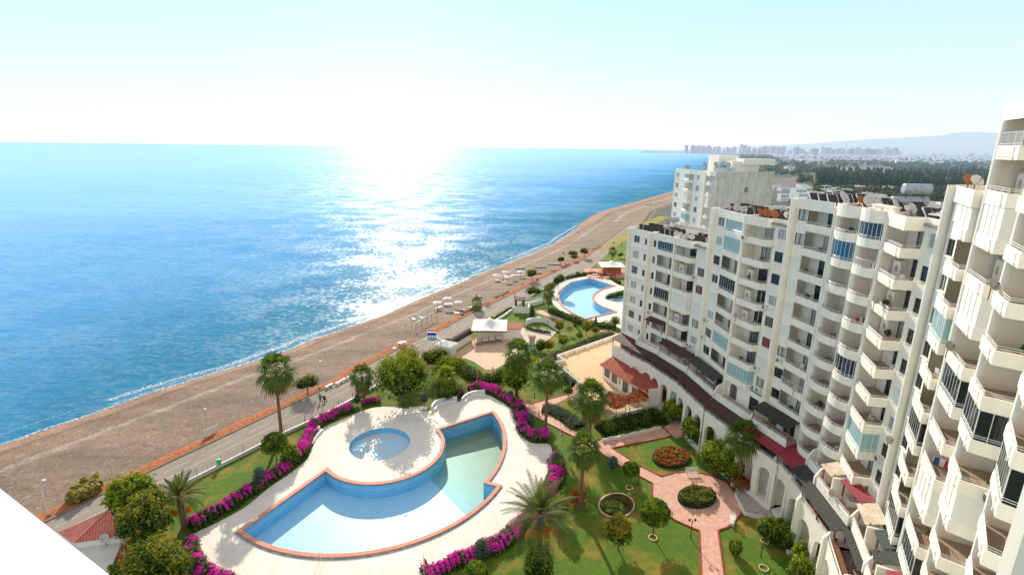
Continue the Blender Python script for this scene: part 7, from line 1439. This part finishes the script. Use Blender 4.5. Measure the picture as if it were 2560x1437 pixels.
# far beach strip
m = MB(); vs = []
for y in [328 + i * 25 for i in range(60)]:
    x = fshoreX(y) if y < 400 else None
    if x is None:
        for (x0, y0), (x1, y1) in zip(CO, CO[1:]):
            if y0 <= y <= y1: x = x0 + (x1 - x0) * (y - y0) / (y1 - y0) - 38; break
    vs += [(x - 6, y, SEA_Z - .1), (x + 42, y, .05)]
m.add(vs, [(2 * i, 2 * i + 1, 2 * i + 3, 2 * i + 2) for i in range(len(vs) // 2 - 1)]); S('far_beach', m, M_BEACH)
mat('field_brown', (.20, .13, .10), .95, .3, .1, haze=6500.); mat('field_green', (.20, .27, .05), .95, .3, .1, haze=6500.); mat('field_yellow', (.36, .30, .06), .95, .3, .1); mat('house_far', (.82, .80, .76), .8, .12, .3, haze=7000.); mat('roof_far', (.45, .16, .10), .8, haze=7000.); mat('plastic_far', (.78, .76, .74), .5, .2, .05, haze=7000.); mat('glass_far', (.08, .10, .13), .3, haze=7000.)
for pts, mn, zz in [([(1930, 478), (1990, 470), (2010, 450), (1975, 444), (1925, 462)], 'field_brown', .3), ([(2035, 455), (2110, 452), (2095, 440), (2030, 442)], 'field_green', .3), ([(2130, 470), (2165, 490), (2185, 488), (2150, 458)], 'field_yellow', .3), ([(2300, 500), (2380, 500), (2360, 490), (2290, 488)], 'field_green', .3), ([(2070, 412), (2130, 418), (2110, 405)], 'field_yellow', .4)]:
    S('field', fill([p.xy for p in GG(pts)], [], zz), MT[mn])
ygr = GG([(1500, 634), (1545, 612), (1562, 604), (1600, 582), (1640, 560), (1672, 543), (1650, 540), (1600, 560), (1555, 582), (1510, 618)]); S('dry_grass', fill([p.xy for p in ygr], [], .03), MT['field_yellow'])
# forest masses (uncountable)
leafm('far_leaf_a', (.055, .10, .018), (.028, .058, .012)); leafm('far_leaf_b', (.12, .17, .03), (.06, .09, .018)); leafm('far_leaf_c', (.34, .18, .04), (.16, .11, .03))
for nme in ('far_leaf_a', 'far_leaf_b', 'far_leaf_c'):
    tt_ = MT[nme].node_tree; o_ = tt_.nodes['Material Output']; src = o_.inputs[0].links[0].from_socket; g_ = tt_.nodes.new('ShaderNodeNewGeometry'); l_ = tt_.nodes.new('ShaderNodeVectorMath'); l_.operation = 'LENGTH'; tt_.links.new(g_.outputs['Position'], l_.inputs[0]); m1 = tt_.nodes.new('ShaderNodeMapRange'); m1.inputs[1].default_value = 250; m1.inputs[2].default_value = 5000; m1.inputs[3].default_value = 0; m1.inputs[4].default_value = .62; tt_.links.new(l_.outputs['Value'], m1.inputs[0]); em_ = tt_.nodes.new('ShaderNodeEmission'); em_.inputs[0].default_value = (.50, .66, .90, 1); mm_ = tt_.nodes.new('ShaderNodeMixShader'); tt_.links.new(m1.outputs[0], mm_.inputs[0]); tt_.links.new(src, mm_.inputs[1]); tt_.links.new(em_.outputs[0], mm_.inputs[2]); tt_.links.new(mm_.outputs[0], o_.inputs[0])  # distance haze painted over the far leaves as a blue emission
rg = random.Random(77); L = Leaf()
FB = [(1928, 480, 1992, 442), (2030, 456, 2112, 438)]
def far_tree(x, y, s, k, ty=0):
    c = 0 if rg.random() < .62 else (1 if rg.random() < .85 else 2)
    for _ in range(k):
        if ty == 0: d = Vector((rg.gauss(0, 1), rg.gauss(0, 1), abs(rg.gauss(0, 1)))).normalized(); p = Vector((x, y, s * .35)) + Vector((d.x * s * .6, d.y * s * .6, d.z * s * .55)) * (.8 + .3 * rg.random())
        else: z = rg.random() * s * 1.5; rr = s * .2 * (1 - z / (s * 1.6)) + .1; a = rg.random() * 6.28; d = Vector((math.cos(a), math.sin(a), .3)); p = Vector((x + rr * d.x, y + rr * d.y, z + .3))
        L.q(p, (d + Vector((rg.gauss(0, .4), rg.gauss(0, .4), rg.gauss(0, .4)))).normalized(), s * (.42 if k > 20 else .8), c if ty == 0 else 0, rg, 1.2)
n = 0
while n < 3400:
    px, py = rg.uniform(1890, 2520), 386 + (rg.random() ** 1.3) * 118
    if py > 440 and any(a[0] - 8 < px < a[2] + 8 and a[3] < py < a[1] for a in FB): n += 0; continue
    if 2060 < px < 2230 and 418 < py < 436: continue
    if px < 2040 and py > 462: continue
    n += 1; p = G(px, py); dens_ = noise.noise(Vector((px * .02, py * .06, 1)))
    if dens_ < -.25 and py > 420: continue
    if p.y < 700: far_tree(p.x, p.y, U(4, 8), 46)
    elif p.y < 1600: far_tree(p.x, p.y, U(6, 12), 24)
    elif rg.random() < .5: far_tree(p.x, p.y, U(7, 13), 12)
for i in range(460): px = rg.uniform(2040, 2480); py = 440 + 14 * math.sin(px * .02) * .3 + rg.choice([0, 8, 20, 34]) + rg.uniform(-2, 2); p = G(px, py); far_tree(p.x, p.y, U(7, 11), 34, 1)
for i in range(300): px = rg.uniform(1800, 1930); py = rg.uniform(392, 412); p = G(px, py); (p.x > 1085 * p.y / 2660 + 60) and far_tree(p.x, p.y, U(10, 22), 12)
tag(L.done('far_woods', LM('far_leaf_a', 'far_leaf_b', 'far_leaf_c')), 'dark pine woods and cypress windbreaks on the plain behind the blocks', 'woods', kind='stuff')
# village houses
for i in range(34):
    px = rg.uniform(1925, 2230); py = rg.uniform(470, 512) if px < 2030 else rg.uniform(478, 515); p = G(px, py); w, d_, h = U(7, 12), U(7, 11), rg.choice([3.2, 6.2, 6.4]); h0 = thing('village_house', 'small white flat roofed house in the cluster behind the separate block', 'house', p, 'white houses of the village behind the blocks'); m = MB(); m.box(p.x - w / 2, p.x + w / 2, p.y - d_ / 2, p.y + d_ / 2, 0, h); m.build('wall', MT['house_far'], h0); m = MB(); m.strip([(p.x - w / 2, p.y - d_ / 2), (p.x + w / 2, p.y - d_ / 2), (p.x + w / 2, p.y + d_ / 2), (p.x - w / 2, p.y + d_ / 2)], -.05, .2, h + .002, h + .7, True); m.build('parapet', MT['house_far'], h0)
    for k in range(3): m = MB(); x = p.x - w / 2 + w * (k + .5) / 3; m.box(x - .6, x + .6, p.y - d_ / 2 - .04, p.y - d_ / 2 - .003, h - 2.2, h - .9); m.build('window', MT['glass_far'], h0)
    m = MB(); m.lathe([(.5, 0), (.5, 1.2), (.2, 1.5)], 8, Matrix.Translation((p.x + U(-2, 2), p.y, h + .8))); m.build('roof_tank', MT['tank_metal'], h0)
p = G(1972, 432); h0 = thing('villa', 'three storey white villa with a red roof alone among the trees', 'house', p); m = MB(); m.box(p.x - 9, p.x + 9, p.y - 8, p.y + 8, 0, 13); m.build('wall', MT['house_far'], h0); m = MB(); m.add([(p.x - 9.5, p.y - 8.5, 13.01), (p.x + 5, p.y - 8.5, 13.01), (p.x + 5, p.y + 8.5, 13.01), (p.x - 9.5, p.y + 8.5, 13.01), (p.x - 3, p.y, 16)], [(0, 1, 4), (1, 2, 4), (2, 3, 4), (3, 0, 4)]); m.build('roof', MT['roof_far'], h0)
for k in range(6): m = MB(); x = p.x - 6 + (k % 3) * 6; z = 3 + (k // 3) * 5; m.box(x - 1, x + 1, p.y - 8.1, p.y - 8.01, z, z + 2); m.build('window', MT['glass_far'], h0)
for (a, b, c_, d_, lb) in [(2058, 433, 2225, 436, 'long white greenhouse roofs in the middle of the plain'), (2075, 426, 2180, 429, 'second row of white greenhouse roofs behind the long one'), (2006, 407, 2058, 407.5, 'small white greenhouse near the city'), (2365, 440, 2440, 443, 'white sheds behind the tallest blocks'), (2215, 438, 2245, 439, 'red roofed barn beside the greenhouses'), (2240, 409, 2290, 410, 'pale shed row far right'), (2300, 412, 2330, 413, 'tiny pale shed far right')]:
    p, q = G(a, b), G(c_, d_); d2 = (q - p).normalized(); n2 = Vector((-d2.y, d2.x, 0)); n2 = n2 if n2.y > 0 else -n2; r = thing('greenhouse', lb, 'greenhouse', p); dep = 14 if b > 420 else 60; L_ = (q - p).length; m = MB(); m.prism([p.xy, q.xy, (q + n2 * dep).xy, (p + n2 * dep).xy], 0, 5.5 if b > 420 else 12); m.build('wall', MT['plastic_far'], r); m = MB(); K = max(4, int(L_ / 12))
    for i in range(K): u0, u1 = p + d2 * L_ * i / K, p + d2 * L_ * (i + 1) / K; zz = 5.51 if b > 420 else 12.01; um = (u0 + u1) / 2; m.add([u0 + Vector((0, 0, zz)), u1 + Vector((0, 0, zz)), um + Vector((0, 0, zz + 2)), u0 + n2 * dep + Vector((0, 0, zz)), u1 + n2 * dep + Vector((0, 0, zz)), um + n2 * dep + Vector((0, 0, zz + 2))], [(0, 1, 2), (0, 2, 5, 3), (1, 4, 5, 2)])
    m.build('roof', MT['roof_far'] if 'red' in lb else MT['plastic_far'], r)
# low rise sprawl of the town (uncountable)
rgs = random.Random(9); L = MB()
for _ in range(1500):
    px = rgs.uniform(1790, 2480); Y = rgs.uniform(2600, 7600); Zc = .9655 * Y + 12; X = (px - 1280) / FP * Zc
    if X < 300 + Y * .42: continue
    w = rgs.uniform(12, 30); h = rgs.uniform(8, 24) if Y > 4000 else rgs.uniform(5, 10); L.box(X - w / 2, X + w / 2, Y - w / 2, Y + w / 2, 0, h)
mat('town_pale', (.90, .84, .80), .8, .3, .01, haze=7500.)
tag(L.build('low_rise_town', MT['town_pale']), 'pale low rise sprawl of the distant town around the towers', 'town', kind='stuff')
# city
def city_mat(nm, c):
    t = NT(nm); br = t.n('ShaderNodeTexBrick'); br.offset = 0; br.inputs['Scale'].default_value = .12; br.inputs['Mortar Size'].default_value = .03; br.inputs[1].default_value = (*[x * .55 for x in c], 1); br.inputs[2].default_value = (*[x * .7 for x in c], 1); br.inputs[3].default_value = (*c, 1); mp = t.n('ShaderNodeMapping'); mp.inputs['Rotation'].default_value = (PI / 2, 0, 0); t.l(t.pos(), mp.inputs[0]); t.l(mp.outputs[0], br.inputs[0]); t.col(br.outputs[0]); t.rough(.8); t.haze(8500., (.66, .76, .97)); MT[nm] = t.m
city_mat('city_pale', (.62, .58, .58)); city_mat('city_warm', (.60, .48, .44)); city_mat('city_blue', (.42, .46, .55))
def tower(px, hp, wp, Y, lb, mn, grp):
    Zc = .9655 * Y + 12; X = (px - 1280) / FP * Zc; h = hp * Zc / FP + 4; w = wp * Zc / FP; t = thing('tower_block', lb, 'high-rise', (X, Y, 0), grp); m = MB(); m.box(X - w / 2, X + w / 2, Y - w / 2, Y + w / 2, 0, h); m.build('wall', MT[mn], t); m = MB(); m.box(X - w / 4, X + w / 4, Y - w / 4, Y + w / 4, h + .01, h + 4); m.build('stair_head', MT[mn], t)
tower(1711, 19, 7, 6900, 'leftmost of the tall towers standing on the distant headland', 'city_blue', None); tower(1726, 19, 7, 6900, 'second tall tower on the distant headland', 'city_blue', None); tower(1734, 17, 5, 6900, 'third tall tower on the distant headland', 'city_blue', None); tower(1741, 18, 5, 6900, 'right tower of the tall headland group', 'city_blue', None)
for i in range(150):
    px = rg.uniform(1745, 2245) if i < 120 else rg.uniform(1640, 2480); u = noise.noise(Vector((px * .03, 0, 5))); hp = max(3, 10 + 10 * u + rg.uniform(-2, 5)) if i < 120 else rg.uniform(2, 4)
    if i >= 120 and px < 1745: continue
    tower(px, hp + 4, rg.uniform(4, 9) if hp > 5 else rg.uniform(5, 10), rg.uniform(5200, 6600) if px > 1850 else rg.uniform(7000, 7600), 'pale hazy high-rise in the crowded distant city', rg.choice(['city_pale', 'city_pale', 'city_warm', 'city_blue']), 'hazy high-rises of the distant city')
for px, hp, wp, lb in [(2030, 17, 14, 'widest hazy block in the middle of the city'), (2165, 17, 26, 'broad low block at the right part of the city'), (2120, 16, 12, 'twin topped block right of the crane')]: tower(px, hp, wp, 5000, lb, 'city_blue', None)
Zc = .9655 * 5200; X = (2110 - 1280) / FP * Zc; cr = thing('tower_crane', 'thin tower crane leaning over the distant city', 'crane', (X, 5200, 0)); m = MB(); m.tube([(X, 5200, 0), (X, 5200, 105)], 1.6, 4); m.build('mast', MT['glass_far'], cr); m = MB(); m.tube([(X - 10, 5200, 95), (X + 15, 5200, 150)], 1.2, 4); m.build('jib', MT['glass_far'], cr)
m = MB(); P = [G(a, b, 0) for a, b in [(1612, 380.6), (1640, 380.6), (1700, 382.2)]]; m.strip([p.xy for p in P], -40, 40, -2, 14); tag(m.build('breakwater', MT['glass_far'], off=P[0]), 'long thin breakwater running out from the distant headland', 'breakwater')
p = G(1618, 513); m = MB(); rg2 = random.Random(2)
pr = thing('rock_jetty', 'short dark rock groyne at the waterline beyond the beach boats', 'jetty', p)
for i in range(26): q = G(1616 + i * 1.9, 514 - i * .25, SEA_Z + .3); m.lathe([(1.0, -.6), (1.3, .2), (.7, .9)], 6, Matrix.Translation(q + Vector((rg2.uniform(-1, 1), rg2.uniform(-2, 2), 0))) @ Matrix.Rotation(rg2.random() * 6, 4, 'Z'))
m.build('boulders', MT['kerb_stone'], pr)
# hills
def hill_mat():
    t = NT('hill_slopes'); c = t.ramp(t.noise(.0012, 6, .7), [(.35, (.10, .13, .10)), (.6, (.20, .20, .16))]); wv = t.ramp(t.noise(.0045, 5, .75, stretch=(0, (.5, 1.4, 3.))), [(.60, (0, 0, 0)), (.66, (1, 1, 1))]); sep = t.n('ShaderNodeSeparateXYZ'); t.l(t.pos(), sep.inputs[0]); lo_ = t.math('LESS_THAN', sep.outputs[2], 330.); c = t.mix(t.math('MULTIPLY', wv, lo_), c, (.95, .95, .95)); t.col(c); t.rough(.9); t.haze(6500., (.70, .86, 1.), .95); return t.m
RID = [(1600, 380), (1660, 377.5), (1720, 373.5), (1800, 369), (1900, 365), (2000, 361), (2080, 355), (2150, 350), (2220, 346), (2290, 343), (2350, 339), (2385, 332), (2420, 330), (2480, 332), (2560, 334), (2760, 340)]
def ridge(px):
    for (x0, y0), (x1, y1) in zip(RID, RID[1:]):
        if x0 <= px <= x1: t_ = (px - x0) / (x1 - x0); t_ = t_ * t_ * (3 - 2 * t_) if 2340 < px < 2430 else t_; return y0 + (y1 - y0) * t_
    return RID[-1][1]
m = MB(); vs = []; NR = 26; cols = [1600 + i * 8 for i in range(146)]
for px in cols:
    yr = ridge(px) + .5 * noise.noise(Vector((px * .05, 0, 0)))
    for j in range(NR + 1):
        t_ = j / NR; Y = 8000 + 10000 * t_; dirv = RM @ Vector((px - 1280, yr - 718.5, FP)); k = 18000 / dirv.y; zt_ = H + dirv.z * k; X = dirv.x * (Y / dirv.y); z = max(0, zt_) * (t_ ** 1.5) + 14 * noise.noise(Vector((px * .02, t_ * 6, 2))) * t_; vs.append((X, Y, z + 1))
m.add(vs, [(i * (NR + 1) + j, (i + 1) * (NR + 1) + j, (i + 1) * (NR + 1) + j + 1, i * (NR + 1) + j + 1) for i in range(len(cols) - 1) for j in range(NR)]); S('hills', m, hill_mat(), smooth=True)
